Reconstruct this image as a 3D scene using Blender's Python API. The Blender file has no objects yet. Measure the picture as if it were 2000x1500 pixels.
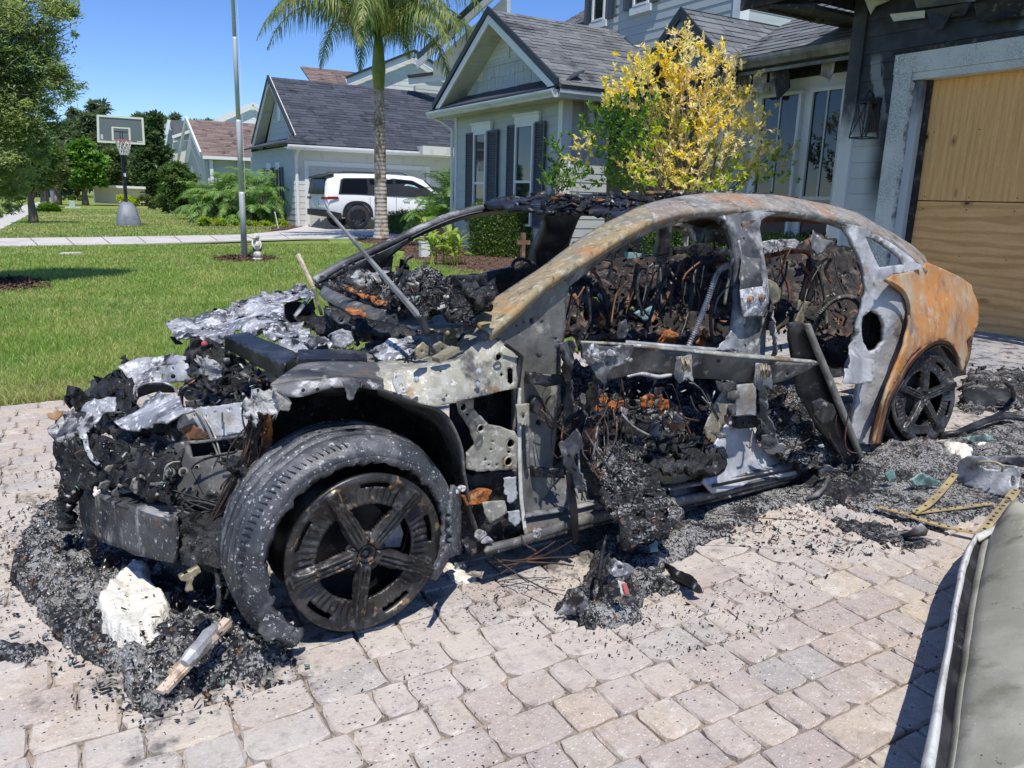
import bpy, bmesh, math, random
import numpy as np
from mathutils import Vector, Matrix, noise
from mathutils.geometry import delaunay_2d_cdt
random.seed(7); rng = np.random.default_rng(11)
scene = bpy.context.scene
col = scene.collection
# --- camera, from the photograph's vanishing points
F = 1510.0; CAMH = 1.15; SL = 0.027; YC = 386.0; VX = 90.0
def unit(v): return v/np.linalg.norm(v)
_pitch = math.atan2((750-YC)*math.cos(math.atan(SL)), F)
_d = unit(np.array([-SL, 1.0]))
_down = np.array([_d[0]*math.cos(_pitch), _d[1]*math.cos(_pitch), math.sin(_pitch)])
_Z = -_down
_v = np.array([VX-1000, YC+SL*(VX-1000)-750, F]); _v = _v-_Z*(_v@_Z); _Y = unit(_v); _X = np.cross(_Y, _Z)
R = np.array([_X, _Y, _Z]); CAM = np.array([0, 0, CAMH])
cd = bpy.data.cameras.new('camera'); cam = bpy.data.objects.new('camera', cd); col.objects.link(cam)
cam.matrix_world = Matrix([[R[i][0], -R[i][1], -R[i][2], CAM[i]] for i in range(3)]+[[0, 0, 0, 1]])
cd.sensor_width = 36; cd.lens = F/2000*36; cd.clip_start = .05; cd.clip_end = 900
scene.camera = cam
scene.render.resolution_x = 1024; scene.render.resolution_y = 768
# --- light
SUN = Vector((-.14, -.46, 1.0)).normalized()          # towards the sun
sl = bpy.data.lights.new('sun', 'SUN'); sl.energy = 4.2; sl.angle = math.radians(.53); sl.color = (1, .955, .89)
so = bpy.data.objects.new('sun', sl); col.objects.link(so); so.rotation_euler = SUN.to_track_quat('Z', 'Y').to_euler()
w = bpy.data.worlds.new('World'); scene.world = w; w.use_nodes = True
nt = w.node_tree; bg = nt.nodes['Background']; sky = nt.nodes.new('ShaderNodeTexSky')
sky.sky_type = 'NISHITA'; sky.sun_disc = False; sky.sun_elevation = math.asin(SUN.z)
sky.sun_rotation = math.atan2(SUN.x, SUN.y); sky.altitude = 0; sky.air_density = .8; sky.dust_density = .15; sky.ozone_density = 6.0
hs = nt.nodes.new('ShaderNodeHueSaturation'); hs.inputs['Saturation'].default_value = 1.15; hs.inputs['Hue'].default_value = .51
nt.links.new(sky.outputs[0], hs.inputs['Color']); nt.links.new(hs.outputs[0], bg.inputs['Color']); bg.inputs['Strength'].default_value = .15
vs = scene.view_settings; vs.view_transform = 'Standard'; vs.look = 'None'; vs.gamma = 1; vs.exposure = .2; vs.use_curve_mapping = False
scene.render.engine = 'CYCLES'
scene.cycles.max_bounces = 6; scene.cycles.transparent_max_bounces = 12
def ray(x, y): return R@np.array([x-1000, y-750, F])
def onz(x, y, z=0.): r = ray(x, y); return CAM+r*((z-CAMH)/r[2])
def onx(x, y, X0): r = ray(x, y); return CAM+r*(X0/r[0])
def ony(x, y, Y0): r = ray(x, y); return CAM+r*(Y0/r[1])
# --- mesh and object helpers
class MB:
 def __init__(s): s.v = []; s.f = []; s.m = []; s.n = 0
 def add(s, v, f, m=0):
  b = s.n; s.v.extend([tuple(p) for p in v]); s.n += len(v)
  for q in f: s.f.append(tuple(i+b for i in q)); s.m.append(m)
 def hexa(s, p, m=0): s.add(p, [(0, 3, 2, 1), (4, 5, 6, 7), (0, 1, 5, 4), (1, 2, 6, 5), (2, 3, 7, 6), (3, 0, 4, 7)], m)
 def box(s, a, b, m=0):
  x0, y0, z0 = a; x1, y1, z1 = b
  s.hexa([(x0, y0, z0), (x1, y0, z0), (x1, y1, z0), (x0, y1, z0), (x0, y0, z1), (x1, y0, z1), (x1, y1, z1), (x0, y1, z1)], m)
 def obox(s, c, ax, ay, az, m=0):
  c = np.array(c, float); ax = np.array(ax, float); ay = np.array(ay, float); az = np.array(az, float)
  s.hexa([c-ax-ay-az, c+ax-ay-az, c+ax+ay-az, c-ax+ay-az, c-ax-ay+az, c+ax-ay+az, c+ax+ay+az, c-ax+ay+az], m)
 def beam(s, a, b, w, h, up=(0, 0, 1), m=0):
  a = np.array(a, float); b = np.array(b, float); d = unit(b-a); sd = unit(np.cross(d, up)); u = np.cross(sd, d)
  s.obox((a+b)/2, (b-a)/2, sd*w/2, u*h/2, m)
 def tube(s, pts, r, n=6, m=0, cap=True):
  pts = [np.array(p, float) for p in pts]; k = len(pts)
  if not hasattr(r, '__len__'): r = [r]*k
  V = []; ref = np.array([0.31, .2, .93])
  for i, p in enumerate(pts):
   d = unit(pts[min(i+1, k-1)]-pts[max(i-1, 0)]+1e-9); a = np.cross(d, ref)
   if np.linalg.norm(a) < .15: a = np.cross(d, (1, 0, 0))
   a = unit(a); b = np.cross(d, a)
   for j in range(n):
    t = 2*math.pi*j/n; V.append(p+r[i]*(math.cos(t)*a+math.sin(t)*b))
  Fc = [(i*n+j, i*n+(j+1) % n, (i+1)*n+(j+1) % n, (i+1)*n+j) for i in range(k-1) for j in range(n)]
  if cap: Fc += [tuple(range(n))[::-1], tuple((k-1)*n+j for j in range(n))]
  s.add(V, Fc, m)
 def lathe(s, prof, o=(0, 0, 0), ax=(0, 0, 1), n=16, m=0, a0=0., a1=2*math.pi):
  ax = unit(np.array(ax, float)); e = np.cross(ax, (.3, .91, .2)); e = unit(e); g = np.cross(ax, e); o = np.array(o, float)
  full = abs(a1-a0-2*math.pi) < 1e-6; kk = n if full else n+1; V = []
  for r, z in prof:
   for j in range(kk):
    t = a0+(a1-a0)*j/n; V.append(o+ax*z+r*(math.cos(t)*e+math.sin(t)*g))
  P = len(prof)
  s.add(V, [(i*kk+j, i*kk+(j+1) % kk, (i+1)*kk+(j+1) % kk, (i+1)*kk+j) for i in range(P-1) for j in range(n)], m)
 def poly(s, pts, ext, m=0):
  n = len(pts); e = np.array(ext, float); p = [np.array(q, float) for q in pts]
  s.add(p+[q+e for q in p], [tuple(range(n))[::-1], tuple(range(n, 2*n))]+[(i, (i+1) % n, n+(i+1) % n, n+i) for i in range(n)], m)
 def mesh(s, name, mats, smooth=False, off=(0, 0, 0)):
  me = bpy.data.meshes.new(name)
  v = np.array(s.v, float)-np.array(off) if s.n else np.zeros((0, 3))
  me.from_pydata(v.tolist(), [], s.f)
  for mt in mats: me.materials.append(mt)
  if len(mats) > 1: me.polygons.foreach_set('material_index', s.m)
  if smooth: me.polygons.foreach_set('use_smooth', [True]*len(me.polygons))
  me.update(); return me
def npmesh(name, V, Fq, mats, mi=None, smooth=False):
 """V (n,3); Fq (m,k) constant polygon size"""
 me = bpy.data.meshes.new(name); n, (m, k) = len(V), Fq.shape
 me.vertices.add(n); me.vertices.foreach_set('co', np.ascontiguousarray(V, np.float32).ravel())
 me.loops.add(m*k); me.loops.foreach_set('vertex_index', Fq.astype(np.int32).ravel())
 me.polygons.add(m); me.polygons.foreach_set('loop_start', np.arange(0, m*k, k, dtype=np.int32))
 for mt in mats: me.materials.append(mt)
 if mi is not None: me.polygons.foreach_set('material_index', np.asarray(mi, np.int32))
 if smooth: me.polygons.foreach_set('use_smooth', np.ones(m, bool))
 me.update(calc_edges=True); return me
def link(o, parent=None):
 col.objects.link(o)
 if parent is not None: o.parent = parent
 return o
def tag(o, label=None, cat=None, group=None, kind=None):
 if label: o['label'] = label
 if cat: o['category'] = cat
 if group: o['group'] = group
 if kind: o['kind'] = kind
 return o
def thing(name, label, cat, loc=(0, 0, 0), group=None):
 o = bpy.data.objects.new(name, None); o.location = tuple(map(float, loc)); o.empty_display_size = .1; col.objects.link(o)
 return tag(o, label, cat, group)
def wloc(o):
 l = np.array(o.location, float)
 return l if o.parent is None else l+wloc(o.parent)
def part(name, mb, mats, root=None, smooth=False, label=None, kind=None):
 """coordinates are world ones; root objects are only translated"""
 if not isinstance(mats, (list, tuple)): mats = [mats]
 off = wloc(root) if root is not None else np.zeros(3)
 if isinstance(mb, MB): me = mb.mesh(name, mats, smooth, off)
 else:
  me = mb
  if root is not None: me.transform(Matrix.Translation(-Vector(off)))
 o = bpy.data.objects.new(name, me); link(o, root); return tag(o, label, None, None, kind)
def inst(name, me, loc, root=None, rot=None, scale=None):
 o = bpy.data.objects.new(name, me); link(o, root)
 off = wloc(root) if root is not None else np.zeros(3)
 o.location = tuple(np.array(loc, float)-off)
 if rot is not None: o.rotation_euler = rot if not isinstance(rot, Matrix) else rot.to_euler()
 if scale is not None: o.scale = scale
 return o
# --- materials
class NT:
 def __init__(s, name):
  s.m = bpy.data.materials.new(name); s.m.use_nodes = True; s.t = s.m.node_tree; s.N = s.t.nodes; s.L = s.t.links
  s.b = s.N['Principled BSDF']; s.geo = s.N.new('ShaderNodeNewGeometry'); s.tc = s.N.new('ShaderNodeTexCoord')
  s.pos = s.geo.outputs['Position']; s.obj = s.tc.outputs['Object']
 def put(s, sock, v):
  if isinstance(v, bpy.types.NodeSocket): s.L.new(v, sock)
  elif v is not None:
   if hasattr(v, '__len__') and len(v) == 3 and sock.type == 'RGBA': v = (*v, 1)
   sock.default_value = v
 def math(s, op, a, b=None, c=None, clamp=False):
  n = s.N.new('ShaderNodeMath'); n.operation = op; n.use_clamp = clamp
  for i, v in enumerate((a, b, c)):
   if v is not None: s.put(n.inputs[i], v)
  return n.outputs[0]
 def vmul(s, v, k):
  n = s.N.new('ShaderNodeVectorMath'); n.operation = 'MULTIPLY'; s.put(n.inputs[0], v); n.inputs[1].default_value = k; return n.outputs[0]
 def sep(s, v): n = s.N.new('ShaderNodeSeparateXYZ'); s.put(n.inputs[0], v); return n.outputs
 def noise(s, sc, vec=None, det=4, rough=.55, dist=0.):
  n = s.N.new('ShaderNodeTexNoise'); s.put(n.inputs['Vector'], vec if vec is not None else s.pos)
  n.inputs['Scale'].default_value = sc; n.inputs['Detail'].default_value = det; n.inputs['Roughness'].default_value = rough; n.inputs['Distortion'].default_value = dist
  return n.outputs[0]
 def vor(s, sc, vec=None, feat='F1', out=0, rnd=1.):
  n = s.N.new('ShaderNodeTexVoronoi'); n.feature = feat; s.put(n.inputs['Vector'], vec if vec is not None else s.pos)
  n.inputs['Scale'].default_value = sc; n.inputs['Randomness'].default_value = rnd; return n.outputs[out]
 def wave(s, sc, vec, dist=2., det=2, dsc=1., typ='BANDS', dr='X'):
  n = s.N.new('ShaderNodeTexWave'); n.wave_type = typ; s.put(n.inputs['Vector'], vec)
  if typ == 'BANDS': n.bands_direction = dr
  n.inputs['Scale'].default_value = sc; n.inputs['Distortion'].default_value = dist; n.inputs['Detail'].default_value = det; n.inputs['Detail Scale'].default_value = dsc
  return n.outputs[1]
 def ss(s, v, a, b):      # smoothstep a..b (a may be > b)
  n = s.N.new('ShaderNodeMapRange'); n.interpolation_type = 'SMOOTHSTEP'; s.put(n.inputs[0], v)
  if a <= b: n.inputs[1].default_value = a; n.inputs[2].default_value = b
  else: n.inputs[1].default_value = b; n.inputs[2].default_value = a; n.inputs[3].default_value = 1; n.inputs[4].default_value = 0
  return n.outputs[0]
 def mix(s, f, a, b, mode='MIX'):
  n = s.N.new('ShaderNodeMix'); n.data_type = 'RGBA'; n.blend_type = mode; s.put(n.inputs[0], f); s.put(n.inputs[6], a); s.put(n.inputs[7], b); return n.outputs[2]
 def rnd(s): return s.math('FRACT', s.math('ADD', s.geo.outputs['Random Per Island'], s.N.new('ShaderNodeObjectInfo').outputs['Random']))
 def hsv(s, c, h=.5, sa=1., v=1.):
  n = s.N.new('ShaderNodeHueSaturation'); s.put(n.inputs['Hue'], h); s.put(n.inputs['Saturation'], sa); s.put(n.inputs['Value'], v); s.put(n.inputs['Color'], c); return n.outputs[0]
 def bump(s, h, st=.3, dist=.01, prev=None):
  n = s.N.new('ShaderNodeBump'); s.put(n.inputs['Height'], h); n.inputs['Strength'].default_value = st; n.inputs['Distance'].default_value = dist
  if prev is not None: s.L.new(prev, n.inputs['Normal'])
  return n.outputs[0]
 def out(s, c=None, rough=.6, metal=0., normal=None, spec=None, **kw):
  if c is not None: s.put(s.b.inputs['Base Color'], c)
  s.put(s.b.inputs['Roughness'], rough); s.put(s.b.inputs['Metallic'], metal)
  if normal is not None: s.L.new(normal, s.b.inputs['Normal'])
  if spec is not None: s.b.inputs['Specular IOR Level'].default_value = spec
  for k, v in kw.items(): s.put(s.b.inputs[k.replace('_', ' ')], v)
  return s.m
def layered(name, base, layers=(), rough=.6, metal=0., bumps=((40, .25, .004),), spec=None, vary=0., local=False, hue=0.):
 """layers: (colour, scale, threshold, softness, detail, stretch or None, max)"""
 t = NT(name); P = t.obj if local else t.pos
 c = base
 if vary:
  r = t.rnd(); c = t.hsv(base, t.math('ADD', .5-hue/2, t.math('MULTIPLY', t.math('FRACT', t.math('MULTIPLY', r, 7.7)), hue)) if hue else .5, 1., t.math('ADD', 1-vary/2, t.math('MULTIPLY', r, vary)))
 for i, L in enumerate(layers):
  colr, sc, th, sf = L[:4]; det = L[4] if len(L) > 4 else 5; st = L[5] if len(L) > 5 else None; mx = L[6] if len(L) > 6 else 1.
  v = P
  n_ = t.N.new('ShaderNodeVectorMath'); n_.operation = 'ADD'; t.put(n_.inputs[0], t.vmul(v, st) if st else v); n_.inputs[1].default_value = (3.1*i+1, 1.7*i, 5.3*i)
  f = t.ss(t.noise(sc, n_.outputs[0], det, .6), th-sf, th+sf)
  if mx < 1: f = t.math('MULTIPLY', f, mx)
  c = t.mix(f, c, colr)
 nm = None
 for sc, stg, ds in bumps: nm = t.bump(t.noise(sc, P, 6, .62), stg, ds, nm)
 return t.out(c, rough, metal, nm, spec)
def leafmat(name, c, c2=None, vary=.6, trans=.35, hue=.04):
 t = NT(name); r = t.rnd(); base = c
 if c2: base = t.mix(t.ss(t.noise(1.3, det=3), .42, .6), c, c2)
 cc = t.hsv(base, t.math('ADD', .5-hue/2, t.math('MULTIPLY', t.math('FRACT', t.math('MULTIPLY', r, 9.1)), hue)), 1., t.math('ADD', 1-vary/2, t.math('MULTIPLY', r, vary)))
 t.out(cc, .45, 0, None, .4)
 tr = t.N.new('ShaderNodeBsdfTranslucent'); t.put(tr.inputs[0], t.hsv(cc, .49, 1.15, 1.3)); mx = t.N.new('ShaderNodeMixShader'); mx.inputs[0].default_value = trans
 t.L.new(t.b.outputs[0], mx.inputs[1]); t.L.new(tr.outputs[0], mx.inputs[2]); t.L.new(mx.outputs[0], t.N['Material Output'].inputs[0]); return t.m
M = {}
M['white_paint'] = layered('white_paint', (.74, .75, .74), [((.5, .5, .48), 3, .62, .12, 5, None, .4)], .5, bumps=((30, .08, .002),))
M['siding'] = layered('siding', (.45, .485, .475), [((.36, .41, .43), 2.2, .58, .12, 5, (.4, .4, 3), .6)], .6, bumps=((60, .1, .002), (9, .12, .004)), vary=.07)
M['siding_light'] = layered('siding_light', (.6, .6, .55), [((.5, .5, .47), 3, .6, .1)], .6, vary=.06)
M['shutter'] = layered('shutter', (.075, .085, .105), [], .5, bumps=((40, .08, .002),))
M['soffit'] = layered('soffit', (.55, .54, .5), [((.35, .34, .31), 2, .6, .1)], .6)
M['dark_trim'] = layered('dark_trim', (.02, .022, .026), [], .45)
M['gutter'] = layered('gutter', (.55, .58, .58), [((.3, .3, .28), 5, .6, .1, 5, (.3, .3, 2), .6)], .35)
M['gutter_sooty'] = layered('gutter_sooty', (.3, .31, .3), [((.05, .05, .05), 2, .55, .2), ((.15, .14, .12), 7, .55, .1)], .4)
def shinglemat(name, a, b):
 t = NT(name); r = t.rnd(); c = t.mix(t.ss(r, .2, .8), a, b); c = t.mix(t.ss(t.noise(160, det=2), .5, .75), c, tuple(min(1, x*2.2) for x in b)); c = t.mix(t.ss(t.noise(2.2, det=4), .55, .7), c, tuple(x*.6 for x in a))
 return t.out(c, .85, 0, t.bump(t.noise(150, det=2), .35, .004))
M['shingle'] = shinglemat('shingle', (.085, .09, .093), (.145, .152, .155))
M['shingle_dark'] = shinglemat('shingle_dark', (.028, .033, .045), (.055, .062, .078))
M['shingle_brown'] = shinglemat('shingle_brown', (.12, .085, .07), (.19, .14, .12))
M['concrete'] = layered('concrete', (.56, .53, .47), [((.42, .4, .36), 1.3, .55, .15), ((.66, .63, .58), 14, .58, .1, 4, None, .6)], .85, bumps=((90, .3, .004),))
t = NT('glass'); M['glass'] = t.out((.012, .018, .024), .03, 0, t.bump(t.noise(1.5, det=1), .02, .02), .9); t = NT('tinted'); M['tinted'] = t.out((.006, .007, .009), .2, 0, None, .2)
M['black_metal'] = layered('black_metal', (.018, .018, .02), [((.05, .05, .05), 20, .62, .06)], .45)
M['bark'] = layered('bark', (.16, .12, .09), [((.3, .27, .23), 6, .56, .08, 5, (1, 1, .3)), ((.07, .05, .04), 12, .58, .08, 5, (1, 1, .25))], .9, bumps=((25, .6, .02),))
M['mulch'] = layered('mulch', (.13, .07, .045), [((.26, .16, .11), 30, .55, .08), ((.04, .025, .02), 22, .55, .08)], .9, bumps=((45, .9, .03),), vary=.6)
# --- the ground
def tgrass():
 t = NT('lawn_ground'); x, y, z = t.sep(t.pos)
 c = t.mix(t.ss(t.noise(.5, det=5), .4, .62), (.16, .26, .05), (.27, .33, .085))
 c = t.mix(t.ss(t.noise(9, det=5), .5, .7), c, (.1, .18, .032))
 far = t.math('MULTIPLY', t.ss(y, 15, 22), t.ss(t.noise(.25, t.vmul(t.pos, (.35, 1, 1)), 5), .42, .6))
 c = t.mix(t.math('MULTIPLY', far, .6), c, (.3, .3, .11))
 return t.out(c, .9, 0, t.bump(t.noise(60, det=4), .8, .03), .1)
M['lawn'] = tgrass()
mb = MB(); n = 24
xs = np.concatenate([np.linspace(-600, -30, 8), np.linspace(-20, 30, 24), np.linspace(60, 600, 8)]); ys = np.concatenate([np.linspace(-600, -20, 6), np.linspace(-10, 60, 30), np.linspace(80, 600, 8)])
V = [(x, y, -.05) for y in ys for x in xs]; w_ = len(xs)
mb.add(V, [(j*w_+i, j*w_+i+1, (j+1)*w_+i+1, (j+1)*w_+i) for j in range(len(ys)-1) for i in range(w_-1)])
tag(part('ground', mb, M['lawn'], smooth=True), kind='structure')
LAWN_Y = 4.86
lawn_in = [(-30, LAWN_Y), (5.2, LAWN_Y), (6.4, 5.6), (6.9, 8), (5.6, 11.2), (5.75, 14.2), (6.6, 17.2), (7.2, 18.4), (7.6, 22.5), (6.6, 21.7), (5.8, 18.6), (4.0, 18.15), (-30, 17.35)]
mb = MB(); mb.poly([(x, y, -.03) for x, y in lawn_in], (0, 0, .022)); tag(part('front_lawn', mb, M['lawn']), kind='structure')
mb = MB()
A = [onz(-700, 488), onz(0, 482), onz(300, 476), onz(600, 466), onz(700, 466), onz(800, 466)]; B = [onz(-700, 470), onz(0, 466), onz(300, 462), onz(480, 458.5), onz(560, 450), onz(600, 441)]
pts = [(p[0], p[1], -.02) for p in A]+[(13.5, 18.9, -.02), (13.5, 26.7, -.02), (7.6, 26.7, -.02)]+[(p[0], p[1], -.02) for p in B[::-1]]
mb.poly(pts, (0, 0, .03)); tag(part('neighbour_driveway', mb, M['concrete']), kind='structure')
mb = MB()
for k in range(8):
 a = onz(110+70*k-35, 481-k*1.9+(0 if k < 5 else -1)); b = onz(92+70*k-35, 464.3-k*1.05)
 mb.beam((a[0], a[1], .0115), (b[0], b[1], .0115), .02, .004)
j_ = part('driveway_joint', mb, M['bark']); tag(j_, kind='structure')
mb = MB(); L1 = [onz(-260, 520), onz(0, 423), onz(45, 402), onz(78, 394)]; L2 = [onz(101, 392), onz(60, 416), onz(48, 424), onz(0, 449), onz(-260, 585)]
mb.poly([(p[0], p[1], -.024) for p in L1+L2], (0, 0, .03)); tag(part('pavement', mb, M['concrete']), kind='structure')
mb = MB(); c4 = [onz(50, 424.5), onz(345, 417), onz(345, 420), onz(48, 427)]; mb.poly([(p[0], p[1], -.026) for p in c4], (0, 0, .03)); tag(part('cross_path', mb, M['concrete']), kind='structure')
mb = MB(); mb.poly([(-40, 20, -.03), (-8.6, 20, -.03), (-4.6, 70, -.03), (-4.4, 300, -.03), (-40, 300, -.03)], (0, 0, .012))
M['asphalt'] = layered('asphalt', (.11, .11, .11), [((.2, .19, .18), 3, .6, .1)], .85, bumps=((80, .4, .006),)); tag(part('road', mb, M['asphalt']), kind='structure')
# --- the paved driveway: bed and pavers
CARO = onz(716, 1240)-np.array([0, 0, 0]); _u = onz(1804, 862)-CARO; WB = np.linalg.norm(_u); CU = _u/WB; CV = np.cross([0, 0, 1.], CU)
def carv(x, y, v): r = ray(x, y); t_ = (v-(CAM-CARO)@CV)/(r@CV); return CAM+r*t_
def caru(x, y, u): r = ray(x, y); t_ = (u-(CAM-CARO)@CU)/(r@CU); return CAM+r*t_
def CP(u, v, z): return CARO+CU*u+CV*v+np.array([0, 0, z])
def uv(p): q = np.array(p)-CARO; return q@CU, q@CV
def paver_mat():
 t = NT('paver'); r = t.rnd(); r2 = t.math('FRACT', t.math('MULTIPLY', r, 13.7))
 cr = t.N.new('ShaderNodeValToRGB'); t.put(cr.inputs[0], r2); e = cr.color_ramp; e.interpolation = 'LINEAR'
 cols = [(0, (.58, .475, .325)), (.3, (.52, .41, .31)), (.55, (.46, .375, .315)), (.78, (.55, .46, .345)), (1, (.41, .37, .335))]
 while len(e.elements) < len(cols): e.elements.new(.5)
 for q, (p, c) in zip(e.elements, cols): q.position = p; q.color = (*c, 1)
 c = cr.outputs[0]
 off = t.N.new('ShaderNodeVectorMath'); off.operation = 'ADD'; t.put(off.inputs[0], t.pos); cv = t.N.new('ShaderNodeCombineXYZ'); t.put(cv.inputs[2], t.math('MULTIPLY', r, 40.)); t.L.new(cv.outputs[0], off.inputs[1]); P = off.outputs[0]
 c = t.mix(t.math('MULTIPLY', t.ss(t.noise(7, P, 4), .45, .68), .6), c, (.45, .385, .35))
 c = t.mix(t.math('MULTIPLY', t.ss(t.noise(11, P, 4), .56, .74), .8), c, (.72, .65, .54))
 c = t.mix(t.math('MULTIPLY', t.ss(t.noise(170, det=2), .55, .75), .55), c, (.25, .22, .2))
 c = t.mix(t.math('MULTIPLY', t.ss(t.noise(120, t.vmul(t.pos, (1, 1.7, 1)), 2), .63, .68), .85), c, (.8, .78, .74))
 x, y, z = t.sep(t.pos)
 U_ = t.math('ADD', t.math('MULTIPLY', t.math('SUBTRACT', x, float(CARO[0])), float(CU[0])), t.math('MULTIPLY', t.math('SUBTRACT', y, float(CARO[1])), float(CU[1])))
 V_ = t.math('ADD', t.math('MULTIPLY', t.math('SUBTRACT', x, float(CARO[0])), float(CV[0])), t.math('MULTIPLY', t.math('SUBTRACT', y, float(CARO[1])), float(CV[1])))
 du = t.math('MAXIMUM', 0., t.math('SUBTRACT', t.math('ABSOLUTE', t.math('SUBTRACT', U_, 2.0)), 2.5)); dv = t.math('MAXIMUM', 0., t.math('SUBTRACT', t.math('ABSOLUTE', t.math('SUBTRACT', V_, .9)), .9))
 dist = t.math('SQRT', t.math('ADD', t.math('MULTIPLY', du, du), t.math('MULTIPLY', dv, dv)))
 near = t.ss(dist, 1.15, .0)
 ash = t.math('MULTIPLY', t.ss(t.math('ADD', t.noise(3.0, det=6), t.math('MULTIPLY', near, .12)), .47, .66), t.math('ADD', .2, t.math('MULTIPLY', near, .4)))
 c = t.mix(ash, c, (.6, .545, .47))
 rear = t.ss(x, 3.6, 6.4)
 c = t.mix(t.math('MULTIPLY', rear, t.ss(t.noise(1.6, det=6), .25, .5)), c, (.36, .355, .35)); c = t.mix(t.math('MULTIPLY', t.math('MULTIPLY', rear, .9), t.ss(t.noise(7, det=8, rough=.72), .5, .6)), c, (.09, .09, .092))
 soot = t.math('MULTIPLY', t.ss(t.math('ADD', t.noise(5, det=7, rough=.7), t.math('MULTIPLY', t.ss(dist, .35, 0), .1)), .6, .72), t.ss(dist, .7, .05))
 c = t.mix(t.math('MULTIPLY', soot, .8), c, (.05, .05, .052))
 c = t.mix(t.math('MULTIPLY', t.ss(t.noise(3.2, det=8, rough=.72), .56, .7), .4), c, (.17, .165, .16))
 vd = t.vor(75, t.vmul(t.pos, (1, 1.5, 1)), out=0); vc = t.vor(75, t.vmul(t.pos, (1, 1.5, 1)), out=1); sx = t.sep(vc)[0]; vd = t.math('ADD', vd, t.math('MULTIPLY', t.math('SUBTRACT', t.noise(220, det=3), .5), .9))
 dens = t.math('MULTIPLY', t.ss(t.noise(2.6, det=5), .42, .66), t.ss(dist, 1.6, .0))
 fk = t.math('MULTIPLY', t.ss(vd, .3, .2), t.math('GREATER_THAN', t.math('ADD', t.math('MULTIPLY', dens, .55), .03), sx))
 c = t.mix(fk, c, (.035, .037, .04))
 c = t.mix(t.math('MULTIPLY', t.ss(t.noise(38, P, 6, .7), .5, .68), .4), c, (.2, .17, .145)); c = t.hsv(c, .5, .84, .9)
 h = t.bump(t.noise(90, det=5), .6, .004, t.bump(t.noise(14, det=4), .35, .01))
 return t.out(c, .85, 0, h, .3)
M['paver'] = paver_mat()
M['joint_sand'] = layered('joint_sand', (.34, .265, .195), [((.15, .13, .115), 7, .55, .1), ((.42, .36, .29), 60, .55, .1), ((.12, .11, .1), 40, .56, .1)], .95, bumps=((120, .6, .006),))
mb = MB(); mb.poly([(-8, -3, -.035), (9, -3, -.035), (9, LAWN_Y+.01, -.035), (-8, LAWN_Y+.01, -.035)], (0, 0, .022)); drive = tag(part('driveway', mb, M['joint_sand']), kind='structure')
mb = MB(); mb.poly([(5.2, LAWN_Y+.005, -.05), (7.6, LAWN_Y+.005, -.05), (7.6, 5.9, -.05), (6.6, 5.5, -.05)], (0, 0, .018)); part('bed_edge', mb, M['joint_sand'], drive)
def paver_mesh(wd, hd, seed):
 r = random.Random(seed); nx, ny = 5, 4; V = []; T = .045
 hx, hy = wd/2-.0018, hd/2-.0018
 for j in range(ny+1):
  for i in range(nx+1):
   u, v = i/nx*2-1, j/ny*2-1; edge = (i in (0, nx)) or (j in (0, ny)); corner = (i in (0, nx)) and (j in (0, ny))
   f = 1.0; x = u*hx; y = v*hy; z = 0.
   if edge: x += r.uniform(-.0032, .0026); y += r.uniform(-.0032, .0026); z = -.006+r.uniform(-.002, .001)
   else:
    if i in (1, nx-1): x = math.copysign(hx-.0065, u)+r.uniform(-.0025, .0018)
    if j in (1, ny-1): y = math.copysign(hy-.0065, v)+r.uniform(-.0025, .0018)
    z = r.uniform(-.0011, .0011)
   if corner: x *= 1-.005/hx; y *= 1-.005/hy; z = -.009
   V.append((x, y, z))
 Fc = [(j*(nx+1)+i, j*(nx+1)+i+1, (j+1)*(nx+1)+i+1, (j+1)*(nx+1)+i) for j in range(ny) for i in range(nx)]
 ring = [i for i in range(nx+1)]+[j*(nx+1)+nx for j in range(1, ny+1)]+[ny*(nx+1)+i for i in range(nx-1, -1, -1)]+[j*(nx+1) for j in range(ny-1, 0, -1)]
 b = len(V); V += [(V[k][0], V[k][1], -T) for k in ring]; q = len(ring)
 Fc += [(ring[(k+1) % q], ring[k], b+k, b+(k+1) % q) for k in range(q)]
 return V, Fc
RH = .12; widths = [.09, .12, .12, .178, .178]
PV = {(wd, k): paver_mesh(wd, RH, int(wd*1000)*7+k) for wd in set(widths) for k in range(4)}
PM = {}
for key, (V, Fc) in PV.items():
 m_ = MB(); m_.add(V, Fc); PM[key] = m_.mesh('paver', [M['paver']], False)
pl = []
row = 0; y = -.6
rp = random.Random(5)
while y+RH < LAWN_Y:
 x = -3.4-rp.random()*.3
 x1 = 8.0
 while x < x1:
  wd = rp.choice(widths); pl.append((x+wd/2, y+RH/2, wd)); x += wd
 y += RH; row += 1
Rt = R.T
def px(p):
 c = Rt@(np.array(p, float)-CAM)
 return (1000+F*c[0]/c[2], 750+F*c[1]/c[2], c[2]) if c[2] > .05 else (-9e9, -9e9, -1)
vis = []
for (cx, cy, wd) in pl:
 qx, qy, dz = px((cx, cy, 0))
 if dz < 0 or qx < -700 or qx > 2600 or qy > 2300: continue
 inf = -60 < qx < 2060 and qy < 1560
 cu, cvv = uv((cx, cy, 0)); under = (-.5 < cu < 4 and .25 < cvv < 1.8) or (qx > 1900 and qy > 1100)
 vis.append(((0 if inf and not under else 50)+dz, cx, cy, wd))
vis.sort(); ex = []; rest = MB()
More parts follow.
